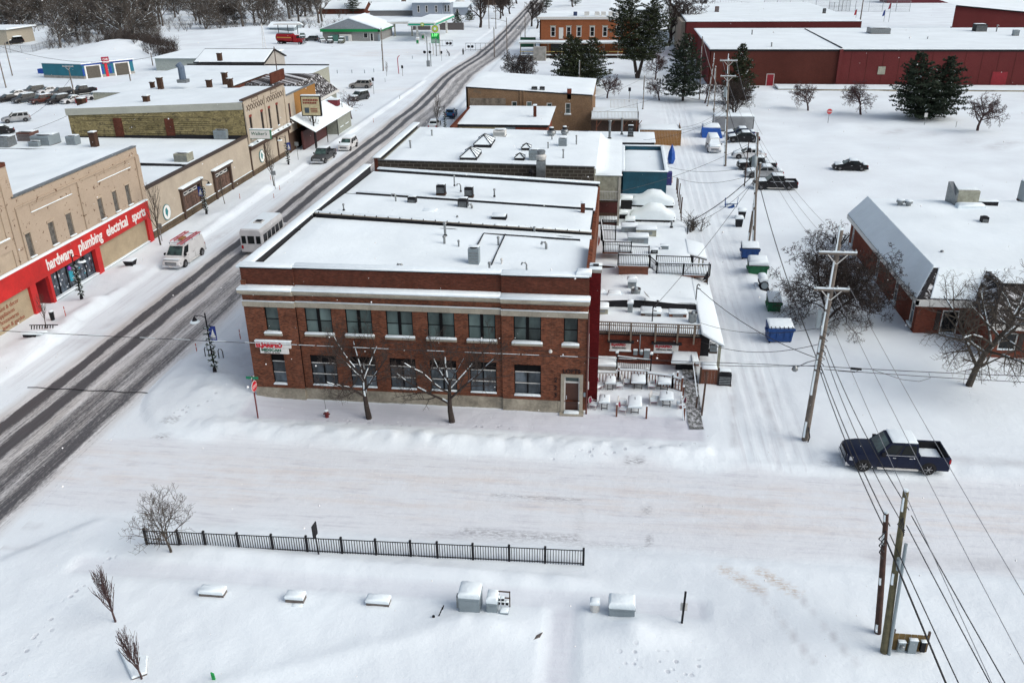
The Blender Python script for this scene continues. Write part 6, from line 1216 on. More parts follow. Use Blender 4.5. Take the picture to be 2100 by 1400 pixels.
# ---------------------------------------------------------------- trees
def grow(seed,h,trunk=.14,r=.13,spread=.75,up=.35,levels=4,n1=9,kids=(6,5,4),start=.35,wig=.12,droop=0.,lenf=(.62,.55,.5),multi=1,segs=5,minr=.006,toplean=0):
 """bare tree as (level, points, r0, r1) limbs in local metres"""
 g = random.Random(seed);out = []
 def limb(p,d,L,r0,lvl):
  n = max(2,segs - lvl);pts = [p];dd = d.normalized();rr = r0
  for i in range(n):
   dd = (dd + V3((g.gauss(0,wig),g.gauss(0,wig),g.gauss(0,wig) + (up * .12 if lvl else 0) - droop * lvl * .05))).normalized();pts.append(pts[-1] + dd * L / n)
  r1 = max(minr,r0 * (.35 if lvl else .3));out.append((lvl,pts,r0,r1))
  if lvl >= levels - 1: return
  k = n1 if lvl == 0 else kids[min(lvl - 1,len(kids) - 1)]
  for j in range(k):
   t = (start if lvl == 0 else .22) + (1 - (start if lvl == 0 else .22)) * (j + g.random() * .8) / k;t = min(t,.98)
   f = t * n;i = min(int(f),n - 1);q = pts[i].lerp(pts[i + 1],f - i);ax = (pts[i + 1] - pts[i]).normalized()
   a = g.random() * 2 * PI if lvl else j * 2.4 + g.random() * .8
   o = ax.orthogonal().normalized();o = Matrix.Rotation(a,3,ax) @ o
   sp = spread * (1 if lvl else 1.15 - .35 * t);nd_ = (ax * (1 - sp * .55) + o * sp + V3((0,0,up * .5))).normalized()
   ll = L * lenf[min(lvl,len(lenf) - 1)] * (1.15 - .55 * t) * g.uniform(.75,1.15)
   limb(q,nd_,ll,max(minr,(r0 + (r1 - r0) * t) * .62),lvl + 1)
 for m in range(multi):
  a = 2 * PI * m / multi + g.random();d = V3((cos(a) * .45,sin(a) * .45,1)) if multi > 1 else V3((g.uniform(-.05,.05),g.uniform(-.05,.05),1))
  limb(V3((0,0,-.15)),d,h * (.72 if multi == 1 else .6),r / (multi ** .5),0)
 return out
def tree_mesh(limbs,crown_from=1):
 a,b = MB(),MB()
 for lvl,pts,r0,r1 in limbs:
  (a if lvl < crown_from else b).tube(pts,r0,(7,5,4,3,3,3)[min(lvl,5)],r1,cap=False)
 return a,b
TREES = {}
def tree(key,label,px,py,rot=0,s=1.0,group=None,bark=BARK,snow=0,crown_from=1,name='bare_tree',pos=None,**kw):
 p = pos or W(px,py,0);p = V3((p.x,p.y,gh(p.x,p.y) - .05))
 if key in TREES and key:
  o = dup(TREES[key],p,rot,label,group);o.scale = (s,s,s);return o
 t = th(name,label, 'tree',p,group,local=True);t.rotation_euler = (0,0,rot);t.scale = (s,s,s)
 L = grow(**kw);a,b = tree_mesh(L,crown_from);a.B('trunk',bark,t,True);b.B('crown',bark,t,True)
 if snow:
  sn = MB();g = random.Random(5)
  for lvl,pts,r0,r1 in L:
   if lvl > snow: continue
   for i in range(len(pts) - 1):
    d = (pts[i + 1] - pts[i]);rr = r0 + (r1 - r0) * i / (len(pts) - 1)
    if g.random() < (.3,.25,.62,1)[min(lvl,3)]: continue
    k = d.normalized().z
    if k > .96 and lvl > 0: continue
    off = V3((0,-.25,1)).normalized() * rr * .72
    a_,b_ = g.uniform(0,.2),g.uniform(.7,1)
    sn.tube([pts[i].lerp(pts[i + 1],a_) + off,pts[i].lerp(pts[i + 1],(a_ + b_) / 2) + off * 1.15,pts[i].lerp(pts[i + 1],b_) + off],rr * .62 + .008,5,rr * .5 + .005)
  sn.B('branch_snow',SNOW,t,True)['kind'] = 'stuff'
 if key: TREES[key] = t
 return t
tree('', 'bare street tree with snowy forking limbs in front of the brick building, left one',758,860,.3,1.5,bark=BARKD,snow=1,seed=3,h=3.3,r=.15,spread=.85,up=.55,n1=7,start=.45,levels=5,kids=(9,8,5),lenf=(1.75,.5,.5,.5),minr=.0045,wig=.09,segs=6)
tree('', 'bare street tree with snowy forking limbs in front of the brick building, right one',927,868,2.1,1.5,bark=BARKD,snow=1,seed=12,h=3.2,r=.155,spread=.92,up=.5,n1=7,start=.45,levels=5,kids=(9,8,5),lenf=(1.8,.5,.5,.5),minr=.0045,wig=.09,segs=6)
tree('', 'young bare spreading tree beside the left end of the black picket fence',353,1140,.5,seed=21,h=2.9,r=.075,spread=.9,up=.5,n1=14,start=.42,levels=4,kids=(9,6),lenf=(1.25,.5,.5),wig=.07,minr=.007)
tree('', 'narrow upright bare sapling in the park snow, upper of two',240,1283,0,bark=BARKR,seed=31,h=3.7,r=.055,spread=.42,up=1.0,n1=24,start=.26,levels=3,kids=(7,),lenf=(.6,.5),wig=.05,minr=.008)
tree('', 'narrow upright bare sapling beside the buried planter, lower of two',293,1400,0,bark=BARKR,seed=32,h=3.2,r=.05,spread=.45,up=1.0,n1=24,start=.26,levels=3,kids=(7,),lenf=(.6,.5),wig=.05,minr=.008)
tree('', 'large bare tree with snow-dusted trunk in front of the right brick building',1985,795,1.0,snow=1,seed=41,h=10.5,r=.24,spread=.95,up=.35,n1=16,start=.2,levels=5,kids=(9,6,4),lenf=(.72,.6,.5),wig=.13,minr=.009,droop=.3)
tree('', 'dense low twiggy crabapple tree behind the big snowy utility pole',1693,660,1.7,bark=BARKD,crown_from=1,seed=51,h=10.4,r=.2,spread=1.1,up=.10,n1=16,start=.2,levels=5,kids=(10,8,5),lenf=(.66,.58,.45),wig=.2,minr=.012,multi=3,droop=.4)
# crabapples by the school and elsewhere
CR = dict(seed=61,h=6.2,r=.2,spread=1.0,up=.25,n1=13,start=.3,levels=5,kids=(8,6,4),lenf=(.7,.6,.5),wig=.2,minr=.014,droop=.3)
tree('crab', 'small round-crowned bare tree left of the stop sign by the school',1657,228,0,.95, 'crabapples by the school',BARKR,**CR);tree('crab', 'wide round-crowned bare tree between stop sign and big pine',1765,238,1.1,1.1, 'crabapples by the school');tree('crab', 'low wide bare tree right of the big pine, nearest the right edge',2004,270,2.3,1.15, 'crabapples by the school')
tree('crab', 'small bare tree in the snow left of the middle pine',1352,208,.7,.75, 'small bare trees behind the alley');tree('crab', 'small bare tree by the tan brick building corner',1245,203,2.9,.9, 'small bare trees behind the alley');tree('crab', 'small bare tree between the middle pine and the leaning pole',1445,214,4,.85, 'small bare trees behind the alley');tree('crab', 'brownish bush-like bare tree right of the tallest pine trunk',1343,165,5,1.05, 'small bare trees behind the alley')
tree('', 'wide multi-stemmed bare tree beside the double-armed utility pole',1505,238,.2,seed=71,h=8.2,r=.24,spread=.85,up=.3,n1=12,start=.15,levels=5,kids=(7,5,4),lenf=(.7,.6,.5),wig=.16,minr=.014,multi=4,bark=BARKD)
tree('', 'dark tangled bare tree with thick low limb left of the orange brick porch',1075,165,.2,seed=72,h=9,r=.3,spread=1.1,up=.15,n1=13,start=.12,levels=5,kids=(8,6,4),lenf=(.75,.62,.5),wig=.2,minr=.02,multi=3,bark=BARKD,snow=1)
tree('', 'bare flowering tree behind the lit post by the small corner building',722,246,0,seed=73,h=5.5,r=.13,spread=.9,up=.35,n1=10,start=.3,levels=4,kids=(7,5),lenf=(.7,.6,.5),wig=.12,minr=.012,bark=BARKR)
ST = dict(seed=81,h=7.2,r=.085,spread=.5,up=.8,n1=16,start=.3,levels=3,kids=(6,),lenf=(.5,.5),wig=.05,minr=.009)
tree('st', 'tall slim bare street tree beside the right end of the red store front',330,505,0,1.05, 'slim street trees on the west sidewalk',**ST);tree('st', 'slim bare street tree in front of the second timber bay',462,422,1.3,.6, 'slim street trees on the west sidewalk');tree('st', 'slim bare street tree below the projecting white sign',563,385,2,.95, 'slim street trees on the west sidewalk');tree('st', 'tall slim bare street tree in front of the cream billboard sign',648,302,3,1.15, 'slim street trees on the west sidewalk')
tree('st', 'thin bare sapling by the red store entry at lower left',97,683,4,.5, 'slim street trees on the west sidewalk',);tree('st', 'slim bare street tree beside the parked white van on the east side',896,275,5,1.0, 'slim street trees on the west sidewalk');tree('st', 'tiny sapling beside the tall pole near the gas station',793,158,5,.55, 'slim street trees on the west sidewalk')
# larger shade trees
SH = dict(seed=91,h=15,r=.55,spread=.8,up=.4,n1=12,start=.25,levels=5,kids=(8,6,4),lenf=(.62,.58,.5),wig=.14,minr=.03)
tree('shade', 'stout dark bare street tree right of the gas station by the far road',985,58,0,1.05, 'bare trees along the far road',BARKD,**SH)
for k,(px,py,s_) in enumerate(((1026,40,.75),(1032,34,.7),(1046,30,.7),(1090,55,.75),(1101,60,.7),(1010,12,.8),(1060,8,.8),(1375,30,1.0),(1395,100,1.05),(1370,95,1.1),(1440,70,.9),(1175,15,.8))):
 tree('shade', 'bare tree by the far road, ' + ('second past the stout one', 'third past the stout one', 'fourth past the stout one', 'left of the orange brick building', 'close against the orange brick building', 'above the stout one at the top edge', 'near the top of the road', 'at the top edge right of the tall pine', 'tall against the school side wall', 'tall between tallest pine and school', 'in front of the school corner', 'behind the ribbed white roof')[k],px,py,k * 1.3,s_, 'bare trees along the far road')
# woods upper left: individual trees of a few makes
WD = [dict(seed=101,h=14,r=.36,spread=.75,up=.45,n1=14,start=.2,levels=5,kids=(7,5,4),lenf=(.6,.58,.5),wig=.15,minr=.03),dict(seed=102,h=12,r=.3,spread=.9,up=.3,n1=12,start=.12,levels=5,kids=(8,5,4),lenf=(.68,.58,.5),wig=.18,minr=.03,multi=3),dict(seed=103,h=16,r=.4,spread=.6,up=.6,n1=16,start=.25,levels=5,kids=(7,5,4),lenf=(.5,.58,.5),wig=.13,minr=.03)]
BARKW = pt('woodland bark',(.105,.092,.082),.9,0,.45,.5)
gw = random.Random(77);SIDE = ['snow bank', 'fence', 'car wash', 'brush', 'open lot', 'gas station', 'houses']
n_w = 0
for i in range(150):
 if i < 30: px,py = gw.uniform(10,330),gw.uniform(45,100)
 else: px,py = gw.uniform(-40,800),gw.uniform(-18,62)
 lim = 92 if px < 100 else 112 if px < 300 else 66 if px < 560 else 50
 if py > lim: py = lim - gw.random() * 20
 if 690 < px and py > 18: continue
 if px < 92 and py > 66: py = gw.uniform(30,64)
 k = i % 3;sc_ = gw.uniform(1.0,1.55)
 col_ = ['left of the cream shed', 'above the cream shed', 'above the chainlink fence', 'above the car wash roof', 'above the brush thicket', 'above the thicket tip', 'above the snow mound', 'above the open lot centre', 'above the lattice mast', 'above the red tanker', 'above the flat shelter', 'above the store gable', 'above the long low house'][max(0,min(12,int((px + 40) / 62)))]
 row_ = 'in the front row' if py > (75 if px < 330 else 45) else 'in the middle rows' if py > 18 else 'at the back'
 tree('wood%d' % k,('tall ' if sc_ > 1.3 else 'lower ') + ('bare single-stemmed', 'bare many-stemmed', 'bare upright slender')[k] + ' woodland tree ' + row_ + ' ' + col_,px,py,gw.random() * 6,sc_, 'bare woodland trees',BARKW,2,**WD[k])
# brush: uncountable twiggy undergrowth
def brush(n,fn,hmin,hmax,name,label,m,seed):
 g = random.Random(seed);mb = MB()
 for i in range(n):
  q = fn(g);h = g.uniform(hmin,hmax);p = V3((q.x,q.y,gh(q.x,q.y) - .1))
  for j in range(7):
   d = V3((g.gauss(0,.38),g.gauss(0,.38),1)).normalized();e = p + d * h * g.uniform(.6,1);mid = p.lerp(e,.5) + V3((g.gauss(0,.15),g.gauss(0,.15),0))
   mb.tube([p,mid,e],.035,3,.014,cap=False)
   for k in range(4): t_ = g.uniform(.3,.95);s_ = p.lerp(e,t_);mb.tube([s_,s_ + V3((g.gauss(0,.6),g.gauss(0,.6),g.uniform(.1,.9)))],.02,3,.01,cap=False)
 o = mb.B(name,m,None,org=(0,0,0));return tag(o,label, 'brush',kind='stuff')
def bz1(g):
 while 1:
  px,py = g.uniform(215,365),g.uniform(72,122)
  if py < 84 + (px - 215) * .22 + 10 and py > 62 + (px - 215) * .24: return W(px,py,0)
brush(330,bz1,2.0,4.2, 'brush', 'dense dark twiggy brush thicket running into the snowy lot',BARKD,4)
def bz2(g): return W(g.uniform(-30,720),g.uniform(0,62) if g.random() < .7 else g.uniform(58,70),0) if g.random() < .6 else W(g.uniform(100,330),g.uniform(60,105),0)
brush(560,bz2,2.0,5.0, 'undergrowth', 'grey twiggy undergrowth between the woodland trunks',BARKW,5)
# far-off wood as one mass beyond the last trees
def bz3(g): return V3((g.uniform(-420,-95),g.uniform(470,700),0))
def farwood():
 g = random.Random(9);mb = MB()
 for i in range(800):
  x,y = g.uniform(-480,-110),g.uniform(470,760);h = g.uniform(8,14);p = V3((x,y,0))
  mb.tube([p,p + V3((0,0,h))],.25,3,.08,cap=False)
  for k in range(16): s_ = p + V3((0,0,h * g.uniform(.25,.95)));a = g.random() * 6.28;L = g.uniform(1.5,4);mb.tube([s_,s_ + V3((cos(a) * L,sin(a) * L,L * .6))],.07,3,.03,cap=False)
 return tag(mb.B('distant_wood',BARKW,None,org=(0,0,0)), 'distant grey bare wood along the top left edge', 'wood',kind='stuff')
farwood()
# ---------------------------------------------------------------- pines
NEED = pt('dark pine needles',(.042,.056,.026),.9,0,.5,1.2);NEED2 = pt('blue green pine needles',(.034,.052,.032),.9,0,.5,1.2)
def pine(key,label,px,py,h,rad,seed,rot=0,m=NEED,s=1.0,base=.08,tops=1,dens=1.0,pos=None,snowf=.11,irr=.25):
 p = pos or W(px,py,0);p = V3((p.x,p.y,gh(p.x,p.y) - .05))
 g = random.Random(seed);t = th('pine_tree',label, 'tree',p,local=True);t.rotation_euler = (0,0,rot)
 tr,cr,sn = MB(),MB(),MB()
 for top in range(tops):
  ox,oy = (0,0) if tops == 1 else ((-rad * .38,0),(rad * .38,.3),(0,rad * .3))[top];hh = h * (1 if top == 0 else .92)
  tr.tube([(0,0,-.2),(ox * .6,oy * .6,hh * .4),(ox,oy,hh)],h * .022,7,.03)
  nw = int(h / .42 * dens)
  for wv in range(nw):
   f = base + (1 - base) * (wv + .5) / nw;z = hh * f;R_ = rad * (1 if tops == 1 else .8) * (1 - ((f - base) / (1 - base)) ** 1.7 * .86) * (.8 if f < base + .1 else 1)
   k = g.uniform(0,6.28);nb = 6 if f < .8 else 4
   for b_ in range(nb):
    a = k + 2 * PI * b_ / nb + g.uniform(-.3,.3);L = R_ * g.uniform(1 - irr * 1.6,1 + irr * .6);rise = .10 + .35 * f
    cx,cy = (ox * min(1,f * 1.6),oy * min(1,f * 1.6));d = V3((cos(a),sin(a),rise)).normalized();s0 = V3((cx,cy,z));e = s0 + d * L + V3((0,0,-.05 * L))
    tr.tube([s0,e],.05,3,.015,cap=False)
    nt = max(3,int(L / .38))
    for j in range(nt):
     u = .25 + .75 * (j + g.random()) / nt;c = s0.lerp(e,u);sp = (1 - u * .55) * L * .32
     for sd in range(3):
      q = c + V3((-d.y,d.x,0)) * g.uniform(-sp,sp) + V3((0,0,g.uniform(-.08,.16)));r_ = g.uniform(.22,.42)
      for w_ in range(4):
       v = V3((g.gauss(0,1),g.gauss(0,1),g.gauss(.35,.7))).normalized() * r_;o = v.cross(V3((g.gauss(0,1),g.gauss(0,1),g.gauss(0,1)))).normalized() * r_ * .30
       tgt = sn if (g.random() < snowf and w_ == 0) else cr
       tgt.add([q - v * .3 + o,q - v * .3 - o,q + v],[(0,1,2)])
 tr.B('trunk',BARKD,t,True);cr.B('crown',m,t);sn.B('snow_clumps',SNOW,t);return t
pine('', 'tallest dark pine, right of the orange brick building, reaching the top edge',1307,162,20.5,7.6,1,dens=.8,base=.2,tops=2,irr=.4)
pine('', 'broad dark pine directly behind the tan brick building',1190,190,11.5,7.2,2,.5,dens=.95,base=.06,tops=3,irr=.35)
pine('', 'conical green pine in the snow right of the alley end',1400,208,12.5,5.4,3,1,m=NEED2,base=.08,irr=.3,dens=1.0,snowf=.07)
pine('', 'dark pine half hidden behind the double-armed utility pole',1512,215,11.0,3.9,4,2,base=.06,irr=.3)
pine('', 'big two-topped dark pine standing alone in front of the red school wall',1897,246,11.0,7.4,5,.2,m=NEED2,tops=2,base=.04,irr=.4,dens=1.2,snowf=.02)
pine('', 'small dark evergreen at the top left of the ribbed white roof',1120,20,9,4,6,dens=.6);pine('', 'small dark evergreen behind the ribbed roof, right one',1180,12,9,4,7,dens=.6)
pine('', 'round dark evergreen shrub by the fuel canopy right post',938,52,4.5,2.8,8,dens=.8);pine('', 'dark evergreen rising in the woods left of the gas station roof',725,30,13,4,9,dens=.6)
pine('', 'round dark evergreen shrub beside the grey garage house',963,45,4.0,2.6,10,dens=.8)
# ---------------------------------------------------------------- vehicles (local frame: +x forward, z up)
def carpaint(name,col,metal=.2): return pt(name + ' car paint',col,.38,metal,.1,1.2,0,.3)
HL = pt('headlight glass',(.55,.56,.58),.15,.2,.1);TL = pt('red tail light',(.35,.01,.015),.25,0,.1)
WSGL = glassm('green tinted windshield',(.03,.055,.048),.06,.7,.9,2)
KIND = {  # L,W,H,belt,cabin bottom x0,x1 (fraction),roof x0,x1,hood front z,tail z
 'sedan': (4.7,1.8,1.45,.93,-.36,.24,-.20,.07,.70,.90), 'suv': (4.7,1.88,1.75,1.08,-.485,.24,-.43,.09,.88,1.05), 'pickup': (5.8,2.0,1.95,1.2,-.19,.215,-.175,.095,1.06,1.15),
 'van': (5.7,2.0,2.1,1.22,-.49,.35,-.47,.20,.92,1.2), 'hatch': (4.2,1.75,1.5,.95,-.44,.26,-.33,.08,.75,.95)}
def car(kind,label,cat,loc,head,col,snow=.5,group=None,scale=1.0,detail=True,name=None,L=None,windsnow=0,tent=None):
 L0,Wd,H,belt,c0,c1,t0,t1,hz,tz = KIND[kind];L = L or L0
 name = name or {'sedan': 'parked_car', 'hatch': 'parked_car', 'suv': 'parked_suv', 'pickup': 'pickup_truck', 'van': 'cargo_van'}[kind]
 t = th(name,label,cat,(loc[0],loc[1],gh(loc[0],loc[1]) + .0 if len(loc) < 3 else loc[2]),group,local=True);t.rotation_euler = (0,0,R(head));t.scale = (scale,) * 3
 h = Wd / 2;bx = L / 2;zb = .30 if kind in ('pickup', 'van', 'suv') else .22
    # body loft
 cab_back = c0 * L if kind == 'pickup' else -bx
 st = []
 if kind == 'pickup': st = [(c0 * L - .02,zb,belt)]
 else: st = [(-bx,zb + .22,tz - .18),(-bx + .06,zb + .02,tz - .04),(-bx + .35,zb,tz),(c0 * L + .1,zb,belt)]
 st += [(0,zb,belt),(c1 * L,zb,belt - .01),(c1 * L + (bx - c1 * L) * .5,zb,(belt + hz) / 2 + .03),(bx - .25,zb,hz + .02),(bx - .07,zb + .03,hz - .08),(bx,zb + .15,hz - .28)]
 b = MB();rings = []
 for i,(x,z0,z1) in enumerate(st):
  k = 1 - .10 * max(0,(abs(x) - bx * .72) / (bx * .28)) ** 2;w = h * k;zm = z0 + (z1 - z0) * .62;cr = .05
  pts = [(x,-w * .93,z0),(x,-w,z0 + .12),(x,-w,zm),(x,-w * .94,z1 - .04),(x,-w * .82,z1),(x,0,z1 + cr),(x,w * .82,z1),(x,w * .94,z1 - .04),(x,w,zm),(x,w,z0 + .12),(x,w * .93,z0)]
  rings.append(len(b.v));b.v += pts
 n = 11
 for i in range(len(st) - 1):
  for k in range(n): b.f.append((rings[i] + k,rings[i] + (k + 1) % n,rings[i + 1] + (k + 1) % n,rings[i + 1] + k))
 b.f.append(tuple(rings[0] + k for k in reversed(range(n))));b.f.append(tuple(rings[-1] + k for k in range(n)))
 body = b.B('body',col,t,38)
 if kind == 'pickup':   # open bed
  bb = MB();x0,x1 = -bx + .02,c0 * L - .03
  bb.box(x0,x1,-h,-h + .12,zb + .02,belt);bb.box(x0,x1,h - .12,h,zb + .02,belt);bb.box(x1 - .1,x1,-h + .12,h - .12,.6,belt);bb.box(x0 + .07,x1 - .1,-h + .12,h - .12,.5,.62)
  bd = bb.B('bed',col,t);bb = MB();bb.box(x0,x0 + .07,-h + .12,h - .12,.5,belt - .01);bb.B('tailgate',col,bd)
  if snow > .1: rs(bd,rc(x0 + .2 if snow < .4 else x0 + .1,x1 - .1 if snow >= .4 else x1 - .12,-h + .16,h - .14 if snow >= .4 else h * .45),(.62 if snow < .7 else 1.0),(.16 if snow < .4 else .3),.1,name='bed_snow',m=SNOW)
    # cabin
 wb,wt = h * .93,h * .78;xb0,xb1,xt0,xt1 = c0 * L + .02,c1 * L,t0 * L,t1 * L
 B = [V3((xb0,-wb,belt - .02)),V3((xb1,-wb,belt - .02)),V3((xb1,wb,belt - .02)),V3((xb0,wb,belt - .02))]
 T = [V3((xt0,-wt,H - .05)),V3((xt1,-wt,H - .05)),V3((xt1,wt,H - .05)),V3((xt0,wt,H - .05))]
 U = [V3((xt0 + .12,-wt + .12,H)),V3((xt1 - .15,-wt + .12,H)),V3((xt1 - .15,wt - .12,H)),V3((xt0 + .12,wt - .12,H))]
 cb_ = MB();cb_.v = [tuple(v) for v in B + T + U];cb_.f = [(0,1,5,4),(1,2,6,5),(2,3,7,6),(3,0,4,7),(4,5,9,8),(5,6,10,9),(6,7,11,10),(7,4,8,11),(8,9,10,11)]
 cb_.B('cabin',col,t,35)
 def pane(a,b_,c,d,u0,u1,v0,v1,nm,m_=CARGL):   # a,b bottom;d,c top
  f = lambda u,v: (a.lerp(b_,u)).lerp(d.lerp(c,u),v);q = [f(u0,v0),f(u1,v0),f(u1,v1),f(u0,v1)]
  nn = (q[1] - q[0]).cross(q[3] - q[0]).normalized();m2 = MB();m2.hexa([v + nn * .002 for v in q],[v + nn * .014 for v in q]);return m2.B(nm,m_,t)
 pane(B[1],B[2],T[2],T[1],.06,.94,.08,.93, 'windshield',WSGL)
 if kind == 'van': sides = [(.76,.975)]
 elif kind == 'pickup': sides = [(.06,.44),(.49,.90)]
 elif kind == 'suv': sides = [(.05,.28),(.32,.60),(.64,.93)]
 else: sides = [(.14,.48),(.52,.90)]
 for s0,s1 in sides:
  pane(B[0],B[1],T[1],T[0],s0,s1,.12,.88, 'side_window');pane(B[2],B[3],T[3],T[2],1 - s1,1 - s0,.12,.88, 'side_window')
 if kind != 'van': pane(B[3],B[0],T[0],T[3],.1,.9,.15,.88, 'rear_window')
 else: pane(B[3],B[0],T[0],T[3],.08,.45,.2,.8, 'rear_window');pane(B[3],B[0],T[0],T[3],.55,.92,.2,.8, 'rear_window')
    # wheels
 rw = .39 if kind in ('pickup', 'van') else .35;wx = (L * .315 + .02,-L * .31);
 if kind == 'pickup': wx = (L * .335,-L * .30)
 for x in wx:
  for s in (-1,1):
   ar = MB();N_ = 12;P_ = [(x + (rw + .07) * cos(PI * i / N_ - .0),(rw + .0) + (rw + .07) * sin(PI * i / N_)) for i in range(N_ + 1)] + [(x - rw - .07,zb - .02),(x + rw + .07,zb - .02)]
   yy = (h + .004) * s;y2 = (h - .25) * s;ar.v = [(p[0],y2,p[1]) for p in P_] + [(p[0],yy,p[1]) for p in P_];k_ = len(P_);ar.f = [tuple(range(k_,2 * k_))] + [(i,(i + 1) % k_,k_ + (i + 1) % k_,k_ + i) for i in range(k_)];ar.B('wheel_arch',BLACK,t)
   w_ = MB();N_ = 16;b0 = 0
   for (yo,rr) in ((-.10,rw * .93),(-.085,rw),(.085,rw),(.10,rw * .93),(.10,rw * .66)):
    for k2 in range(N_): a = 2 * PI * k2 / N_;w_.v.append((x + rr * cos(a),s * (h - .07 + yo),rw + rr * sin(a)))
   for r_ in range(4):
    for k2 in range(N_): w_.f.append((r_ * N_ + k2,r_ * N_ + (k2 + 1) % N_,(r_ + 1) * N_ + (k2 + 1) % N_,(r_ + 1) * N_ + k2))
   wo = w_.B('wheel',RUBBER,t)
   rm = MB();ctr = V3((x,s * (h + .018),rw));rr = rw * .62
   rm.v = [tuple(V3((x + rr * cos(2 * PI * k2 / N_),s * (h - .02),rw + rr * sin(2 * PI * k2 / N_)))) for k2 in range(N_)];rm.f = [tuple(range(N_))]
   if detail:
    for k2 in range(6): a = 2 * PI * k2 / 6;rm.bar(ctr,ctr + V3((rr * .98 * cos(a),0,rr * .98 * sin(a))),.085,.03)
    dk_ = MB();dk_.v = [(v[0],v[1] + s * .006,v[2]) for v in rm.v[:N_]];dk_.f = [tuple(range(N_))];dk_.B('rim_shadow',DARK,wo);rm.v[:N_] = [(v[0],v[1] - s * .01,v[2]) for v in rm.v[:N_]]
   rm.B('rim',RIM,wo)
    # lights, bumpers, grille, mirrors
 for s in (-1,1):
  q = MB();q.hexa([(bx - .24,s * h * .60,hz - .34),(bx - .0,s * h * .62,hz - .34),(bx - .11,s * h * .93,hz - .34),(bx - .3,s * (h * .99),hz - .34)],[(bx - .24,s * h * .60,hz - .12),(bx - .04,s * h * .62,hz - .12),(bx - .14,s * h * .91,hz - .12),(bx - .32,s * (h * .97),hz - .12)]);q.B('headlight',HL,t)
  q = MB();tx_ = h * .78 if kind != 'pickup' else h - .1;q.box(-bx - .015,-bx + .12 if kind != 'pickup' else -bx + .09,s * tx_ - .1,s * tx_ + .105,(tz if kind != 'pickup' else belt) - .36,(tz if kind != 'pickup' else belt) - .08);q.B('tail_light',TL,t)
  q = MB();q.box(xb1 - .42,xb1 - .2,s * (h + .01) - (.0 if s > 0 else .16),s * (h + .01) + (.16 if s > 0 else .0),belt - .02,belt + .18);q.B('wing_mirror',DARK,t)
  if detail:
   q = MB();[q.box(x_,x_ + .18,s * (h + .002) - .015,s * (h + .002) + .015,belt - .17,belt - .12) for x_ in ((xb0 + .35 if kind != 'van' else .9),xb0 + (xb1 - xb0) * .55)];q.B('door_handle',CHROME,t)
   q = MB();[q.box(x_,x_ + .015,s * (h + .002) - .003,s * (h + .002) + .003,zb + .12,belt - .05) for x_ in (xb0 + (xb1 - xb0) * .5,xb1 - .12,xb0 + .1)];q.B('door_seam',DARK,t)
 q = MB();q.box(bx - .2,bx + .07,-h * .9,h * .9,zb + .02,zb + .24);q.B('front_bumper',CHROME if kind in ('pickup', 'van') else col,t);q = MB();q.box(-bx - .07,-bx + .15,-h * .9,h * .9,zb + .05,zb + .27);q.B('rear_bumper',CHROME if kind == 'pickup' else DARK,t)
 q = MB();q.box(bx - .06,bx + .015,-h * .58,h * .58,hz - .42,hz - .1);gq = q.B('grille',DARK,t);q = MB();[q.box(bx + .012,bx + .035,-h * .58,h * .58,hz - .41 + i * .1,hz - .365 + i * .1) for i in range(3)];q.B('grille_bar',CHROME,gq)
 q = MB();q.box(bx + .065,bx + .08,-.16,.16,zb + .06,zb + .18);q.B('number_plate',WHITE,t)
 if kind in ('pickup', 'van'): q = MB();q.box(-L * .2,L * .2,-h - .08,-h + .05,zb - .02,zb + .05);q.B('running_board',WHITE,t);q = MB();q.box(-L * .2,L * .2,h - .05,h + .08,zb - .02,zb + .05);q.B('running_board',WHITE,t)
 if kind == 'pickup' and detail:
  for s in (-1,1): q = MB();q.box(xb0 + .15,xb1 - .45,s * (wb + .02) - .02,s * (wb + .02) + .02,belt - .02,belt + .015);q.B('window_trim',CHROME,t);q = MB();q.bar((xb0 + .55 * (xb1 - xb0),s * (wb + .0),belt),(xt0 + .50 * (xt1 - xt0) ,s * (wt + .005),H - .08),.05);q.B('door_pillar',BLACK,t)
  q = MB();q.box(-bx + .09,c0 * L - .12,-h + .121,-h + .14,.62,belt - .02);q.box(-bx + .09,c0 * L - .12,h - .14,h - .121,.62,belt - .02);q.box(-bx + .092,-bx + .11,-h + .14,h - .14,.62,belt - .03);q.B('bed_liner',BLACK,t)
    # snow
 if snow > .1:
  tk_ = .05 + .16 * snow;e = .05
  rs(t,[(xt0 + e,-wt + e),(xt1 - e * 2,-wt + e),(xt1 - e * 2,wt - e),(xt0 + e,wt - e)],H - .02,tk_,.1,name='roof_snow',m=SNOW)
  if snow > .4:
   rs(t,[(xb1 + .02,-h * .84),(bx - .22,-h * .8),(bx - .22,h * .8),(xb1 + .02,h * .84)],0,tk_ * .8,.12,zf=lambda x,y: belt + .03 + (hz - belt) * max(0,(x - xb1) / (bx - xb1)) ** 1.3,name='hood_snow',m=SNOW)
   if kind in ('sedan',): rs(t,[(-bx + .15,-h * .8),(xb0 - .02,-h * .82),(xb0 - .02,h * .82),(-bx + .15,h * .8)],tz + .02,tk_ * .8,.1,name='trunk_snow',m=SNOW)
  if windsnow:
   f = lambda u,v: (B[1].lerp(B[2],u)).lerp(T[1].lerp(T[2],u),v);q = [f(.05,.05),f(.95,.05),f(.9,windsnow),f(.1,windsnow)];nn = (q[1] - q[0]).cross(q[3] - q[0]).normalized();m2 = MB();m2.hexa([v + nn * .016 for v in q],[v + nn * .06 for v in q]);m2.B('windshield_snow',SNOW,t)
 if kind == 'van': pass
 return t
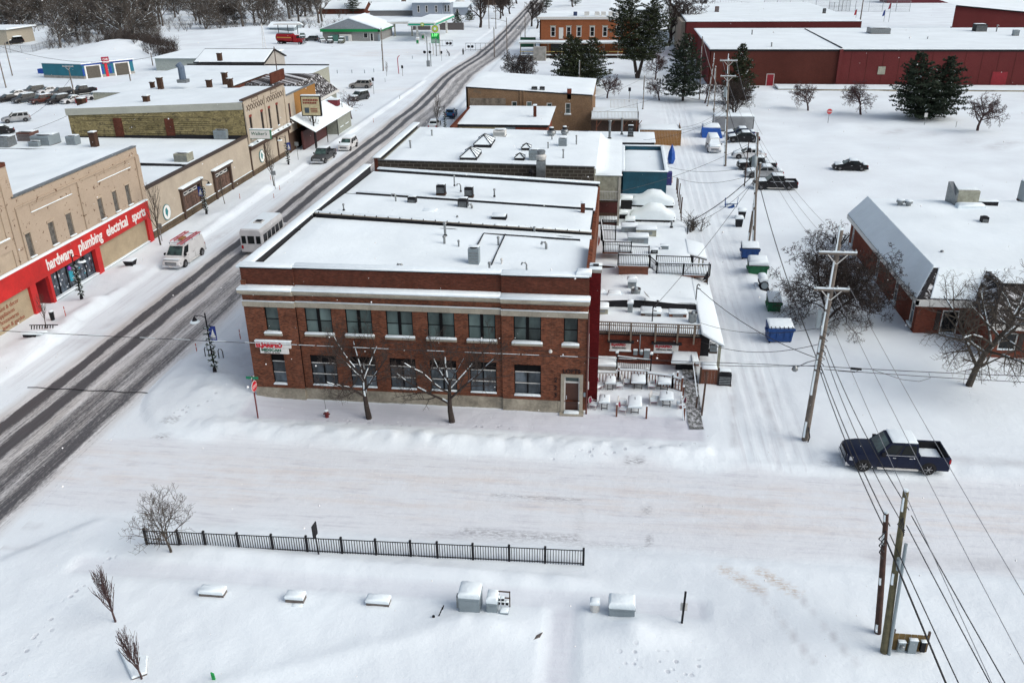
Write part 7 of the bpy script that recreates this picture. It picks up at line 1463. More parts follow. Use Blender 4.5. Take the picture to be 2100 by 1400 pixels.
NAVY = carpaint('midnight blue',(.006,.011,.034));BLK = carpaint('black',(.012,.012,.014));WHC = carpaint('white',(.62,.63,.64),0);SIL = carpaint('silver',(.36,.37,.38),.5);TANC = carpaint('champagne',(.30,.285,.265),.4)
MARC = carpaint('maroon brown',(.07,.025,.02));GREYC = carpaint('dark grey',(.06,.065,.07));REDC = carpaint('red',(.32,.015,.02));BLUC = carpaint('dark blue',(.015,.03,.09));GRNC = carpaint('olive',(.10,.11,.07))
# hero pickup, heading west (nose to the left)
a,b = W(1770,972,0),W(1900,978,0)
car('pickup', 'dark navy crew-cab pickup truck driving on the snowy side street', 'pickup truck',((a.x + b.x) / 2 + .05,(a.y + b.y) / 2 + .95),180,NAVY,.38)
vx,vy = -43.3,78.3
va = car('van', 'white work van with red ladders on its roof parked by the tan shop', 'van',(vx,vy),-91,WHC,.0)
for s in (0,): 
 q = MB();[q.bar((x,-.8,2.1),(x,-.8,2.28),.04) for x in (-2.2,-.6,1.0)];[q.bar((x,.8,2.1),(x,.8,2.28),.04) for x in (-2.2,-.6,1.0)];[q.bar((x,-.85,2.28),(x,.85,2.28),.05) for x in (-2.2,-.6,1.0)];q.B('roof_rack',GALV,va)
 rs(va,rc(-2.5,1.0,-.7,.7),2.08,.05,.05,name='roof_snow',m=SNOW);rs(va,rc(2.05,2.7,-.8,.8),1.08,.05,.1,name='hood_snow',m=SNOW)
LADR = pt('red fibreglass ladder',(.45,.06,.08),.5)
for k,(yy,L_,m_,lb_) in enumerate(((.62,4.2,LADR, 'long red ladder on the sidewalk side of the white van roof'),(-.62,3.2,LADR, 'shorter red ladder on the street side of the white van roof'))):
 t = th('ladder',lb_, 'ladder',(vx,vy,0), 'ladders on the van',local=True);t.rotation_euler = (0,0,R(-91));
 q = MB();q.bar((-2.4,yy - .2,2.36),(-2.4 + L_,yy - .2,2.36),.05,.08);q.bar((-2.4,yy + .2,2.36),(-2.4 + L_,yy + .2,2.36),.05,.08);q.B('stile',m_,t)
 fr_ = MB().bar((-2.3,yy - .2,2.38),(-2.3,yy + .2,2.38),.045).B('rung',m_,t)
 for i in range(1,int(L_ / .3)): share(fr_, 'rung',(i * .3,0,0),t)
t = th('lumber_box', 'yellowish wooden box strapped between the ladders on the van roof', 'box',(vx,vy,0),local=True);t.rotation_euler = (0,0,R(-91));MB().box(-.6,.3,-.2,.2,2.3,2.45).B('box',WOODO,t)
# shuttle bus
bt = th('shuttle_bus', 'white shuttle bus seen from behind, half hidden by the corner building parapet', 'bus',(-36.9,83.9,0),local=True);bt.rotation_euler = (0,0,R(90))
q = MB();ring = []
for x in (-3.6,-3.5,2.4,2.6):
 k = .1 if x in (-3.6,2.6) else 0;ring.append(len(q.v));q.v += [(x,-1.2 + k,.45),(x,-1.2 + k,2.5),(x,-1.0 + k,2.85 - k),(x,1.0 - k,2.85 - k),(x,1.2 - k,2.5),(x,1.2 - k,.45)]
for i in range(3): q.f += [(ring[i] + k,ring[i] + (k + 1) % 6,ring[i + 1] + (k + 1) % 6,ring[i + 1] + k) for k in range(6)]
q.f += [tuple(ring[0] + k for k in reversed(range(6))),tuple(ring[3] + k for k in range(6))];q.B('body',WHC,bt)
for y0_,y1_ in ((-1.0,-.55),(-.35,.35),(.55,1.0)): MB().box(-3.63,-3.6,y0_,y1_,1.35,2.15).B('rear_window',CARGL,bt)
for i in range(5):
 for s in (-1,1): MB().box(-3.2 + i * 1.1,-2.3 + i * 1.1,s * 1.2 - .02,s * 1.2 + .02,1.4,2.2).B('side_window',CARGL,bt)
for s in (-1,1):
 MB().box(-3.64,-3.6,s * 1.0 - .1,s * 1.0 + .1,.8,1.15).B('tail_light',TL,bt)
 for x in (-2.2,1.9): m_ = MB();m_.tube([(x,s * .95,.42),(x,s * 1.22,.42)],.42,14);m_.B('wheel',RUBBER,bt)
q = MB();q.box(2.6,4.0,-.95,.95,.45,1.3);q.B('hood',WHC,bt);q = MB();q.box(-1.6,-.6,-.45,.45,2.86,3.0);q.B('roof_unit',WHITE,bt);q = MB();[q.box(-1.4 + i * .25,-1.25 + i * .25,-.3,.3,3.0,3.06) for i in range(3)];q.B('roof_vent',DARK,bt)
rs(bt,rc(-3.4,2.4,-.95,.95),2.85,.05,.06,name='roof_snow',m=SNOW)
G1 = 'cars parked along main street'
car('pickup', 'black pickup truck with snowy bonnet edges parked facing the camera on main street', 'pickup truck',(-43.3,122.9),-92,GREYC,.35,G1);car('suv', 'white suv parked behind the black pickup on main street', 'suv',(-42.0,131.0),-92,WHC,.5,G1)
car('suv', 'dark green-grey suv parked beside the bare tree at the far side street corner', 'suv',(-53,175.5),-115,GREYC,.7,None);car('suv', 'champagne silver suv driving on the far side street', 'suv',(-57.2,191.3),182,TANC,.12,None,1.05)
car('sedan', 'white car parked behind the slim tree on the east side of main street', 'car',(-31.8,148.5),92,WHC,.9,None,.95);car('hatch', 'bright blue snow-streaked small car or cover behind the white parked one', 'car',(-30.4,157),92,carpaint('azure',(.03,.12,.26)),.5)
G2 = 'cars parked at the gas station'
p = W(592,93);tk = th('tanker_truck', 'red fuel tanker truck parked at the edge of the snowy lot', 'truck',(p.x,p.y + 2,0),local=True);tk.rotation_euler = (0,0,R(-12))
q = MB();q.tube([(-4.6,0,2.1),(-4.5,0,2.1),(1.2,0,2.1),(1.3,0,2.1)],1.25,14);q.B('tank',REDC,tk,40);MB().box(-4.2,1.0,-.5,.5,3.3,3.5).B('tank_walkway',GALV,tk);q = MB();q.hexa([(1.6,-1.1,.9),(3.1,-1.1,.9),(3.1,1.1,.9),(1.6,1.1,.9)],[(1.6,-1,2.9),(2.7,-1,2.9),(2.7,1,2.9),(1.6,1,2.9)]);q.B('cab',REDC,tk);MB().box(3.1,4.9,-.9,.9,.8,1.8).B('hood',REDC,tk);MB().box(4.9,5.05,-.8,.8,.7,1.7).B('grille',CHROME,tk)
q = MB();q.hexa([(2.95,-.9,2.0),(3.05,-.9,2.0),(3.05,.9,2.0),(2.95,.9,2.0)],[(2.75,-.85,2.75),(2.85,-.85,2.75),(2.85,.85,2.75),(2.75,.85,2.75)]);q.B('windshield',CARGL,tk);MB().box(-4.4,4.8,-.45,.45,.6,.95).B('chassis',DARK,tk);MB().box(4.95,5.2,-1.15,1.15,.4,.7).B('bumper',CHROME,tk)
MB().box(-4.2,1.1,-1.27,-1.24,2.1,2.35).B('gold_stripe',pt('gold stripe',(.5,.3,.05),.5),tk)
for x in (-3.8,-2.8,3.9):
 for s in (-1,1): q = MB();q.tube([(x,s * .75,.5),(x,s * 1.15,.5)],.5,14);wv = q.B('wheel',RUBBER,tk);q = MB();q.tube([(x,s * 1.14,.5),(x,s * 1.17,.5)],.28,10);q.B('rim',RIM,wv)
for k,(px,py,kd,c,hd,lb) in enumerate(((617,82, 'suv',GREYC,-70, 'dark suv half hidden behind the tanker truck cab'),(635,87, 'suv',GREYC,185, 'grey snow-topped suv right of the red tanker'),(657,89, 'sedan',WHC,-60, 'white sedan in the middle of the gas station row'),(674,91, 'suv',BLK,-75, 'black suv with white snowy front, second from the right of the row'),(697,91, 'suv',GRNC,-80, 'olive green vehicle, rightmost of the gas station row'))):
 p = W(px,py);car(kd,lb, 'suv' if kd == 'suv' else 'car',(p.x,p.y + 2),hd,c,.6,G2,1.0,False)
G3 = 'cars in the west parking lot'
lot = [(8,212, 'sedan',BLK, 'black car cut by the left edge of the lot'),(42,214, 'suv',SIL, 'silver suv with dark windows, second in the front row of the lot'),(78,216, 'suv',MARC, 'maroon brown suv, middle of the front row of the lot'),(112,216, 'suv',BLK, 'black and white suv, right of the maroon one'),(142,215, 'sedan',WHC, 'low white car against the yellow-brown building corner'),(62,196, 'suv',SIL, 'silver suv in the second row behind the front left cars'),(92,196, 'sedan',WHC, 'white snow-covered car in the second row'),(118,200, 'suv',SIL, 'pale suv with dark roof rack behind the maroon suv'),(162,198, 'pickup',BLK, 'black pickup truck with snowy bed behind the roof corner'),(190,207, 'hatch',WHC, 'small white car, rightmost in the west parking lot'),(27,203, 'sedan',WHC, 'snow-buried white car behind the left end of the front row')]
for px,py,kd,c,lb in lot: p = W(px,py);car(kd,lb,{'suv': 'suv', 'pickup': 'pickup truck'}.get(kd, 'car'),(p.x,p.y + 1.5),-120 if py > 208 else -125,GREYC if c is SIL and px % 4 else c,.35,G3,1.0,False)
p = W(28,254);car('suv', 'silver suv alone in the snow behind the left rooftops', 'suv',(p.x,p.y + 1),218,SIL,.4);p = W(0,277);car('sedan', 'dark snow-streaked car cut by the left edge behind the rooftops', 'car',(p.x,p.y),215,BLK,.8)
p = W(30,92);car('suv', 'dark vehicle under snow beside the cream shed at the upper left', 'suv',(p.x,p.y),250,BLK,1.0,None,1.3,False)
p = W(168,214);solo(MB().cb(p.x,p.y,.3,1.6,1.6,1.1), 'red_snow_pile_cover',REDC, 'red tarp-covered small trailer between the white car and roof corner', 'trailer',p)
# alley row
G4 = 'cars parked beside the alley'
KIND['pickup_ext'] = KIND['pickup']
def at(px,py,dy=.9): p = W(px,py);return (p.x,p.y + dy)
car('pickup', 'black extended-cab pickup truck with snowy hood and bed beside the alley poles', 'pickup truck',at(1590,393),180,BLK,.6,G4,.93);car('sedan', 'silver snow-topped sedan behind the black extended-cab pickup', 'car',at(1567,368),180,SIL,.8,G4,1.05)
car('pickup', 'black pickup truck with open tailgate end, between the silver and white sedans', 'pickup truck',at(1552,352),180,BLK,.8,G4,.9);car('sedan', 'white snow-buried sedan beside the alley poles', 'car',at(1536,330),180,WHC,.95,G4,1.0);car('sedan', 'black sedan with snowy roof right of the double-armed pole', 'car',at(1524,297),180,BLK,.75,G4,1.05);car('sedan', 'dark sedan behind the black one near the grey trailer', 'car',at(1518,284),180,BLUC,.9,G4,1.0)
car('sedan', 'lone dark snow-covered car out on the open snowy lot', 'suv',at(1745,354),176,BLK,.85,None,.95);car('sedan', 'snow-buried car left of the school side wall', 'car',at(1387,92),-90,WHC,1.0,None,1.3,False)
tr = th('box_trailer', 'pale grey enclosed trailer with snow on top behind the parked sedans', 'trailer',(18,135,0));a = W(1497,272);w = MB();w.box(a.x - 2.6,a.x + 3.6,a.y,a.y + 2.4,.4,2.6);w.B('box',SIL,tr);rs(tr,rc(a.x - 2.7,a.x + 3.7,a.y,a.y + 2.4),2.6,.25,.15,**_SC);w = MB();w.box(a.x + 3.6,a.x + 3.75,a.y + .2,a.y + 2.2,.6,2.5);w.B('end_frame',DARK,tr)
w = MB();[w.tube([(x,a.y + .02,.35),(x,a.y + .3,.35)],.35,10) for x in (a.x,a.x + .8)];w.B('wheel',RUBBER,tr)
bv = car('van', 'snow-buried old van facing the camera left of the double-armed pole', 'van',at(1466,318,3.2),-90,WHC,1.0,None,.95,windsnow=.9)
t = th('blue_tarp_heap', 'heap covered by a bright blue tarp with snow behind the buried van', 'tarp',W(1455,283));a = W(1462,285);w = MB();w.hexa([(a.x - 1.7,a.y,-.1),(a.x + 1.6,a.y,-.1),(a.x + 1.8,a.y + 4,-.1),(a.x - 1.7,a.y + 4,-.1)],[(a.x - 1.9,a.y + .1,1.7),(a.x + 1.0,a.y + .4,1.5),(a.x + 1.2,a.y + 3.5,1.7),(a.x - 1.5,a.y + 3.5,1.8)]);w.B('tarp',pt('bright blue tarp',(.01,.08,.36),.5),t);rs(t,rc(a.x - 1.6,a.x + 1.1,a.y + .6,a.y + 3.5),1.6,.35,.3,**_SC)
# snow-buried vehicles behind the teal block
def buried(label,px,py,L=4.9,wd=2.0,hd=180,cat='car',hh=1.55,group='fully snow-buried cars'):
 p = W(px,py);t = th('snow_buried_car',label,cat,(p.x,p.y + 1,0),group,local=True);t.rotation_euler = (0,0,R(hd))
 sec = [(-.5,.55,.75),(-.47,.95,.9),(-.38,1.1,.98),(-.3,1.25,1.0),(-.18,1.72,1.0),(0,1.82,1.0),(.12,1.72,1.0),(.24,1.3,1.0),(.38,1.15,.98),(.47,.95,.9),(.5,.55,.75)]
 m = MB();n = 13
 for fx,z,k in sec:
  for i in range(n):
   a = PI * i / (n - 1);y = -cos(a) * wd / 2 * 1.08 * k;zz = .42 + (z * hh / 1.55 - .42) * max(0,sin(a)) ** .45;m.v.append((fx * L,y,zz + .02 * noise.noise(V3((fx * 9,y * 3,px)))))
 for i in range(len(sec) - 1): m.f += [(i * n + k,(i + 1) * n + k,(i + 1) * n + k + 1,i * n + k + 1) for k in range(n - 1)]
 m.B('snow_mantle',SNOW,t,True);m = MB();m.box(-L * .47,L * .47,-wd * .48,wd * .48,.2,.75);m.B('body',BLK,t)
 for x in (-L * .3,L * .3):
  for s in (-1,1): q = MB();q.tube([(x,s * wd * .38,.34),(x,s * wd * .51,.34)],.34,12);q.B('wheel',RUBBER,t)
buried('rounded snow mound over a car close under the teal wall',1338,428,5.2,hh=1.8);buried('rounded snow mound over a car nearer the rear wing roof',1338,458,5.2,hh=1.8)
p = W(1285,440);solo(MB().snow(rc(p.x - .9,p.x + .9,p.y,p.y + 2),1.0,.6,.3), 'snowy_grill',SNOW, 'snow-capped covered heap left of the mounded cars', 'heap',p) if 0 else None
# bins, dumpsters in the alley
DB = pt('royal blue dumpster steel',(.012,.06,.22),.5,.1,.2);DG = pt('green dumpster steel',(.01,.12,.05),.5,.1,.2)
def dumpster(px,py,label,m,sx=1.9,sy=1.4,hgt=1.25,lid=True,sn=.25,rot=0,group='dumpsters along the alley',open_=False):
 p = W(px,py);t = th('dumpster',label, 'dumpster',(p.x,p.y + sy / 2,gh(p.x,p.y) - .05),group,local=True);t.rotation_euler = (0,0,R(rot));h = sx / 2;d = sy / 2
 w = MB()
 w.hexa([(-h * .92,-d * .8,.12),(h * .92,-d * .8,.12),(h * .92,d,.12),(-h * .92,d,.12)],[(-h,-d,hgt - .12),(h,-d,hgt - .12),(h,d,hgt + .15),(-h,d,hgt + .15)]);w.B('bin',m,t)
 w = MB();[w.box(x - .03,x + .03,-d - .02,-d + .03,.35,hgt - .1) for x in (-h * .8,-h * .3,h * .3,h * .8)];w.box(-h - .1,h + .1,-d - .03,-d + .05,hgt - .24,hgt - .1);w.box(-h - .12,-h,-d * .5,d * .4,hgt - .5,hgt - .3);w.box(h,h + .12,-d * .5,d * .4,hgt - .5,hgt - .3);w.B('rib',m,t)
 w = MB();w.hexa([(-h - .02,-d - .05,hgt - .11),(h + .02,-d - .05,hgt - .11),(h + .02,d,hgt + .16),(-h - .02,d,hgt + .16)],[(-h - .02,-d - .05,hgt - .07),(h + .02,-d - .05,hgt - .07),(h + .02,d,hgt + .2),(-h - .02,d,hgt + .2)]);w.B('lid',m if open_ else BLACK,t)
 for x in (-h * .8,h * .8): w = MB();w.cyl(x,-d * .7,0,.14,.08,8);w.B('caster',DARK,t)
 if open_:
  for i in range(6): w = MB();x = -h + .2 + i * (sx - .3) / 5;w.bar((x,-d - .02,hgt - .05),(x - .08,-d - .05,hgt + .14),.05);w.B('rim_hook',DARK,t)
 if sn: rs(t,rc(-h * .97,h * .97,-d * .95,d * .98),0,sn,.18,zf=lambda x,y: hgt - .06 + (y + d) / sy * .26,**_SC)
dumpster(1598,707, 'royal blue dumpster with snowy rim, alone near the big utility pole',DB,1.95,1.3,1.35,sn=.18,rot=4,open_=True);dumpster(1587,644, 'small green dumpster under a flat cap of snow',DG,1.1,1.4,1.05,sn=.35);dumpster(1553,571, 'bright green dumpster with black lid and high snow cap',DG,1.8,1.2,1.05,sn=.5);dumpster(1537,538, 'blue dumpster behind the twin alley poles',DB,1.7,1.2,1.2,sn=.2)
t = th('smoker_trailer', 'black barrel smoker on a small trailer, heaped with snow', 'smoker',W(1567,600));p = W(1566,603);w = MB();w.tube([(p.x,p.y + .1,.8),(p.x,p.y + 1.6,.8)],.38,14);w.B('barrel',BLACK,t);w = MB();w.box(p.x - .7,p.x + .5,p.y,p.y + 1.5,.25,.38);w.B('trailer_frame',DARK,t);w = MB();w.tube([(p.x,p.y - .02,.8),(p.x,p.y + .09,.8)],.3,12);w.B('fire_door',GREYM,t);rs(t,[(p.x - .4,p.y + .15),(p.x + .3,p.y + .15),(p.x + .3,p.y + 1.6),(p.x - .4,p.y + 1.6)],1.05,.5,.2,**_SC);rs(t,rc(p.x - .7,p.x - .38,p.y,p.y + 1.5),.38,.2,.08,name='frame_snow',m=SNOW)
for k,(px,py,lb) in enumerate(((1515,468, 'black wheelie bin with snow on its lid, nearer of two'),(1521,452, 'black wheelie bin with snow on its lid, farther of two'))):
 p = W(px,py);t = th('wheelie_bin',lb, 'bin',p, 'wheelie bins');w = MB();w.hexa([(p.x - .3,p.y,0),(p.x + .3,p.y,0),(p.x + .3,p.y + .6,0),(p.x - .3,p.y + .6,0)],[(p.x - .4,p.y - .1,1.05),(p.x + .4,p.y - .1,1.05),(p.x + .4,p.y + .7,1.05),(p.x - .4,p.y + .7,1.05)]);w.B('body',BLACK,t);rs(t,rc(p.x - .45,p.x + .45,p.y - .1,p.y + .7),1.05,.3,.15,**_SC)
p = W(1496,428);t = th('blue_trailer_frame', 'small blue metal frame cart half buried in the alley snow', 'cart',p);w = MB();w.bar((p.x - .6,p.y,.5),(p.x + .9,p.y + .1,.6),.12);w.bar((p.x - .5,p.y,0),(p.x - .6,p.y,1.3),.1);w.bar((p.x + .8,p.y,.2),(p.x + .9,p.y,1.4),.06);w.bar((p.x - .2,p.y - .3,.1),(p.x + .5,p.y - .2,.45),.25);w.B('frame',DB,t);rs(t,rc(p.x - .5,p.x + .8,p.y - .05,p.y + .3),.62,.12,.05,**_SC)
p = W(1376,338,0);t = th('blue_folded_umbrella', 'folded blue patio umbrella or tarp standing at the teal block corner', 'umbrella',p);w = MB();w.lathe(p.x,p.y,[(.35,.2),(.55,.8),(.45,1.8),(.05,2.9)],8);w.B('canvas',pt('bright blue tarp',(.01,.08,.36),.5),t)
# ---------------------------------------------------------------- poles and cables
POLEW = pt('weathered utility pole wood',(.17,.145,.125),.9,0,.35,3,.4);POLEB = pt('creosote brown pole',(.065,.035,.028),.85,0,.35,3,.4);POLEG = pt('olive weathered pole',(.13,.115,.065),.85,0,.35,3,.4)
def pole(label,px,py,h,r=.16,m=None,top=None,arms=(),snowside=True,xf=None,group=None,name='utility_pole',lean=(0,0)):
 p = W(px,py,0);x,y = p.x,p.y;t = th(name,label, 'utility pole',p,group);m = m or POLEW;tx,ty = x + lean[0],y + lean[1]
 w = MB();w.tube([(x,y,-.2),((x + tx) / 2,(y + ty) / 2,h / 2),(tx,ty,h)],r,10,r * .68);w.B('shaft',m,t,40)
 if snowside:
  s_ = MB();g = random.Random(int(px));z = .4
  while z < h - .3:
   d = g.uniform(.5,1.8) * (.45 if snowside < 1 else 1)
   if g.random() > snowside * .82: z += d;continue
   f = z / h;k = r * (1 - .32 * f);cx,cy = x + (tx - x) * f,y + (ty - y) * f;f2 = min(1,(z + d) / h);cx2,cy2 = x + (tx - x) * f2,y + (ty - y) * f2
   s_.tube([(cx - k * .62,cy - k * .6,z),((cx + cx2) / 2 - k * .66,(cy + cy2) / 2 - k * .6,z + d / 2),(cx2 - k * .6,cy2 - k * .6,z + d)],k * .42,5,k * .36);z += d + g.uniform(.02,.5)
  s_.cyl(tx,ty,h,h + .08,r * .6,8);s_.B('shaft_snow',SNOW,t,True)['kind'] = 'stuff'
 for za_,ln in arms:
  f = za_ / h;ax,ay = x + (tx - x) * f,y + (ty - y) * f - r * .9
  w = MB();w.box(ax - ln / 2,ax + ln / 2,ay - .06,ay + .06,za_ - .07,za_ + .07);ca = w.B('crossarm',m,t);w = MB();w.bar((ax - .02,ay - .05,za_ - .62),(ax - .55,ay - .05,za_ - .05),.05);w.bar((ax + .02,ay - .05,za_ - .62),(ax + .55,ay - .05,za_ - .05),.05);w.B('brace',WHITE,ca)
  w = MB();w.box(ax - ln / 2,ax + ln / 2,ay - .07,ay + .05,za_ + .07,za_ + .15);w.B('arm_snow',SNOW,ca)
  for k in (-.46,-.15,.15,.46): w = MB();w.lathe(ax + ln * k,ay,[(.02,za_ + .08),(.05,za_ + .12),(.06,za_ + .2),(.03,za_ + .28)],7);w.B('insulator',GALV,ca)
 return t
def transformer(t,x,y,z,r=.26,h=.95):
 w = MB();w.lathe(x,y,[(r * .9,z),(r,z + .05),(r,z + h),(r * .7,z + h + .08)],12);w.B('transformer',GREYM,t,50);w = MB();w.cyl(x,y,z + h + .08,z + h + .3,.04,6);w.B('bushing',DARK,t)
big = pole('tall snow-plastered utility pole with two white crossarms by the side street',1650,905,14.0,.21,arms=((12.65,2.1),(10.42,2.0)),lean=(.22,0));A0 = W(1650,905,0)
w = MB();q = WP(1695,650,1,A0.y);w.box(A0.x - .42,A0.x - .2,A0.y - .3,A0.y + .0,8.0,9.1);w.B('cabinet',GREYM,big)
w = MB();[w.tube([(A0.x + .2 + .1 * cos(k * 2.1),A0.y - .3,5.0 + .42 * k),(A0.x + .35,A0.y - .35,5.2 + .4 * k),(A0.x + .1,A0.y - .25,5.4 + .4 * k)],.03,5) for k in range(7)];w.B('cable_clutter',CABLE,big)
w = MB();w.tube([(A0.x,A0.y - .2,5.9),(A0.x - .6,A0.y - .3,5.75),(A0.x - 1.25,A0.y - .3,5.35)],.035,6);w.lathe(A0.x - 1.3,A0.y - .3,[(.05,5.5),(.16,5.35),(.2,5.2),(.1,5.1)],10);w.B('street_light',GALV,big)
w = MB();w.tube([(A0.x + .1,A0.y - .3,.0),(A0.x + .2,A0.y - .3,.5),(A0.x + .05,A0.y - .25,1.2)],.04,5);w.B('ground_conduit',CABLE,big)
w = MB();[w.bar((A0.x + .2 + dx,A0.y - .1,13.2),(A0.x + .2 + dx * 2.4,A0.y - .15,13.75),.06) for dx in (-.12,.12,.2)];w.lathe(A0.x - .15,A0.y - .2,[(.06,13.2),(.07,13.6)],6);w.B('top_fitting',DARK,big)
pb = pole('dark brown pole, left one of the close pair at the lower right',1800,1306,6.85,.155,POLEB,lean=(-.75,0),snowside=.15);pc = pole('leaning olive-grey pole with metal conduit, right one of the close pair at the lower right',1812,1346,8.6,.17,POLEG,lean=(-.45,.3),snowside=.12)
B0,C0 = W(1800,1306,0),W(1812,1346,0)
w = MB();w.tube([(C0.x + .17,C0.y - .12,0),(C0.x - .12,C0.y + .0,6.2)],.075,8);w.B('conduit',GREYM,pc)
w = MB();w.tube([(C0.x - .35,C0.y - .2,5.6),(C0.x - .28,C0.y - .2,5.0)],.09,8);w.B('splice_case',GREYM,pc)
w = MB();[w.tube([(C0.x - .45,C0.y,7.5),(C0.x - .7 + .1 * k,C0.y - .2,7.3 - .1 * k),(C0.x - .4,C0.y - .3,7.1 - .1 * k)],.025,5) for k in range(4)];w.B('cable_clutter',CABLE,pc)
w = MB();[w.tube([(B0.x - .65,B0.y - .15,6.0 - .3 * k),(B0.x - .95 + .07 * k,B0.y - .3,5.7 - .35 * k),(B0.x - .6,B0.y - .25,5.35 - .35 * k)],.03,5) for k in range(3)];w.B('cable_clutter',CABLE,pb)
p3 = pole('tall white double-armed utility pole beside the parked alley cars',1487,343,14.5,.2,arms=((14.3,2.3),(12.3,2.05)),lean=(-.85,0));P3 = W(1487,343,0)
w = MB();w.box(P3.x - 1.1,P3.x - .75,P3.y - .3,P3.y + .0,9.6,10.9);w.B('cabinet',GREYM,p3)
p1 = pole('tall alley pole with a grey transformer, right of the paired poles behind the blue dumpster',1545,526,12.4,.18,lean=(-.9,0));P1 = W(1545,526,0);transformer(p1,P1.x - .95,P1.y - .35,9.2)
p2 = pole('shorter split pole standing beside the transformer pole',1534,502,8.6,.16,lean=(.35,0));P2 = W(1534,502,0)
p4 = pole('white pole behind the blue tarp heap',1462,264,10.1,.17,lean=(-.4,0));P4 = W(1462,264,0);p4b = pole('short leaning bare pole beside the middle pine',1450,220,8.8,.16,lean=(.6,0))
p5 = pole('grey service pole behind the rear wooden deck',1318,226,6.3,.14);P5 = W(1318,226,0);w = MB();w.tube([(P5.x,P5.y,5.2),(P5.x + 1.8,P5.y,6.0)],.05,6);w.B('lamp_arm',GALV,p5)
p6 = pole('thin dark pole with round meter among the alley cars',1526,385,6.0,.08,POLEB,snowside=False);P6 = W(1526,385,0);w = MB();w.lathe(P6.x + .15,P6.y - .1,[(.2,4.7),(.28,4.9),(.2,5.1)],10);w.B('meter',DARK,p6)
pole('short white pole rising behind the tan brick building',1187,215,8.2,.14);pole('white pole in front of the brown school wall',1434,205,12.0,.13,lean=(-.3,0))
pole('tall dark pole at the corner behind the shingled building',573,187,9.2,.12,POLEB,snowside=False);pole('tall grey pole in front of the gas station store',786,147,10.3,.2,lean=(.2,0))
for px,py,h,lab in ((13,182,9, 'leaning grey pole, nearer one at the far left edge'),(26,157,8, 'grey pole, farther one at the far left edge'),(155,206,7, 'utility pole with short arm in front of the car wash'),(270,178,4.6, 'plain dark pole right of the car wash'),(314,137,3.6, 'short dark pole behind the flat snowy roof'),(566,132,4.5, 'short dark pole beside the lattice mast'),(1003,60,10, 'slim pole beyond the stout street tree'),(1017,60,9, 'slim pole with round sign beyond the stout tree'),(1077,98,9, 'slim pole left of the green board sign'),(1014,118,8, 'thin leaning pole beside the railway signal')):
 pole(lab,px,py,h,.15,POLEW,snowside=False,arms=((6.8,2.4),) if px == 155 else (),group='plain distant poles')
lamp_ = pole('tall street light pole with long arm over the far road',1040,125,11,.14,POLEW,snowside=False);q = W(1040,125,0);w = MB();w.tube([(q.x,q.y,10),(q.x - 3.6,q.y,10.8)],.07,6);w.box(q.x - 4.2,q.x - 3.4,q.y - .15,q.y + .15,10.7,10.9);w.B('lamp_arm',GALV,lamp_)
pl = pole('field light pole with lamp arm behind the school roof',1764,44,9.5,.25,POLEW,snowside=False,name='light_pole');q = W(1764,44,0);w = MB();w.tube([(q.x,q.y,8.6),(q.x + 3.5,q.y,9.1)],.09,6);w.box(q.x + 3.2,q.x + 4.3,q.y - .3,q.y + .3,9.0,9.3);w.B('lamp_arm',GALV,pl)
pole('pole at the end of the far field fence',1971,10,7,.25,POLEW,snowside=False)
for px,py,h,c,lb in ((1822,46,7,(.3,.04,.06), 'tall flagpole with red and blue flag beyond the school roof'),(1812,46,4.5,(.03,.06,.25), 'shorter flagpole with blue flag beyond the school roof'),(1755,38,3.5,(.4,.02,.03), 'small red flag on a short pole beside the field light')):
 p = W(px,py);t = th('flagpole',lb, 'flagpole',p, 'flags at the school');w = MB();w.cyl(p.x,p.y,0,h,.08,6);w.B('pole',GALV,t);w = MB();w.hexa([(p.x - .9,p.y,h - 2.4),(p.x - .1,p.y,h - 2.2),(p.x - .1,p.y + .1,h - 2.2),(p.x - .9,p.y + .1,h - 2.4)],[(p.x - .5,p.y,h - .4),(p.x,p.y,h - .1),(p.x,p.y + .1,h - .1),(p.x - .5,p.y + .1,h - .4)]);w.B('flag',pt('flag cloth %s' % lb[:5],c,.7),t)
lt_ = th('lattice_mast', 'thin white lattice mast at the left of the gas station lot', 'mast',W(545,118));p = W(545,118);w = MB();w.tube([p + V3((-.6,0,0)),p + V3((-.05,0,9))],.07,4);w.tube([p + V3((.6,0,0)),p + V3((.05,0,9))],.07,4);[w.bar(p + V3((-.6 + .06 * i,0,i)),p + V3((.6 - .06 * i,0,i)),.06) for i in range(9)];w.B('lattice',WHITE,lt_)
def cable(label,a,b,sag=.6,r=.02,m=None,group=None,n=14,bundle=1,snow=False,name='overhead_cable'):
 a,b = V3(a),V3(b);w = MB()
 for k in range(bundle):
  o = V3((0,0,.0)) if k == 0 else V3((.03,0,-.035))
  w.tube([a.lerp(b,i / n) + V3((0,0,-4 * sag * (i / n) * (1 - i / n))) + o * (1 if 0 < i < n else 0) for i in range(n + 1)],r,5)
 t = tag(w.B(name,m or CABLE,None,org=a),label, 'cable',group)
 if snow:
  g = random.Random(3);s_ = MB();N = 46
  for i in range(N):
   if g.random() < .5: continue
   pts = [a.lerp(b,(i + f) / N) + V3((0,0,-4 * sag * ((i + f) / N) * (1 - (i + f) / N) + r)) for f in (0,.5,.9)];s_.tube(pts,r * .85,4)
  s_.B('cable_snow',SNOW,t,org=a) if 0 else None
  so_ = s_.B('cable_snow',SNOW,None,org=a);so_.parent = t;so_.location = (0,0,0);CH.setdefault(t.name,[]).append(so_)
 return t
def PT(px,py,y): return WP(px,py,1,y)
AY_ = A0.y - .15
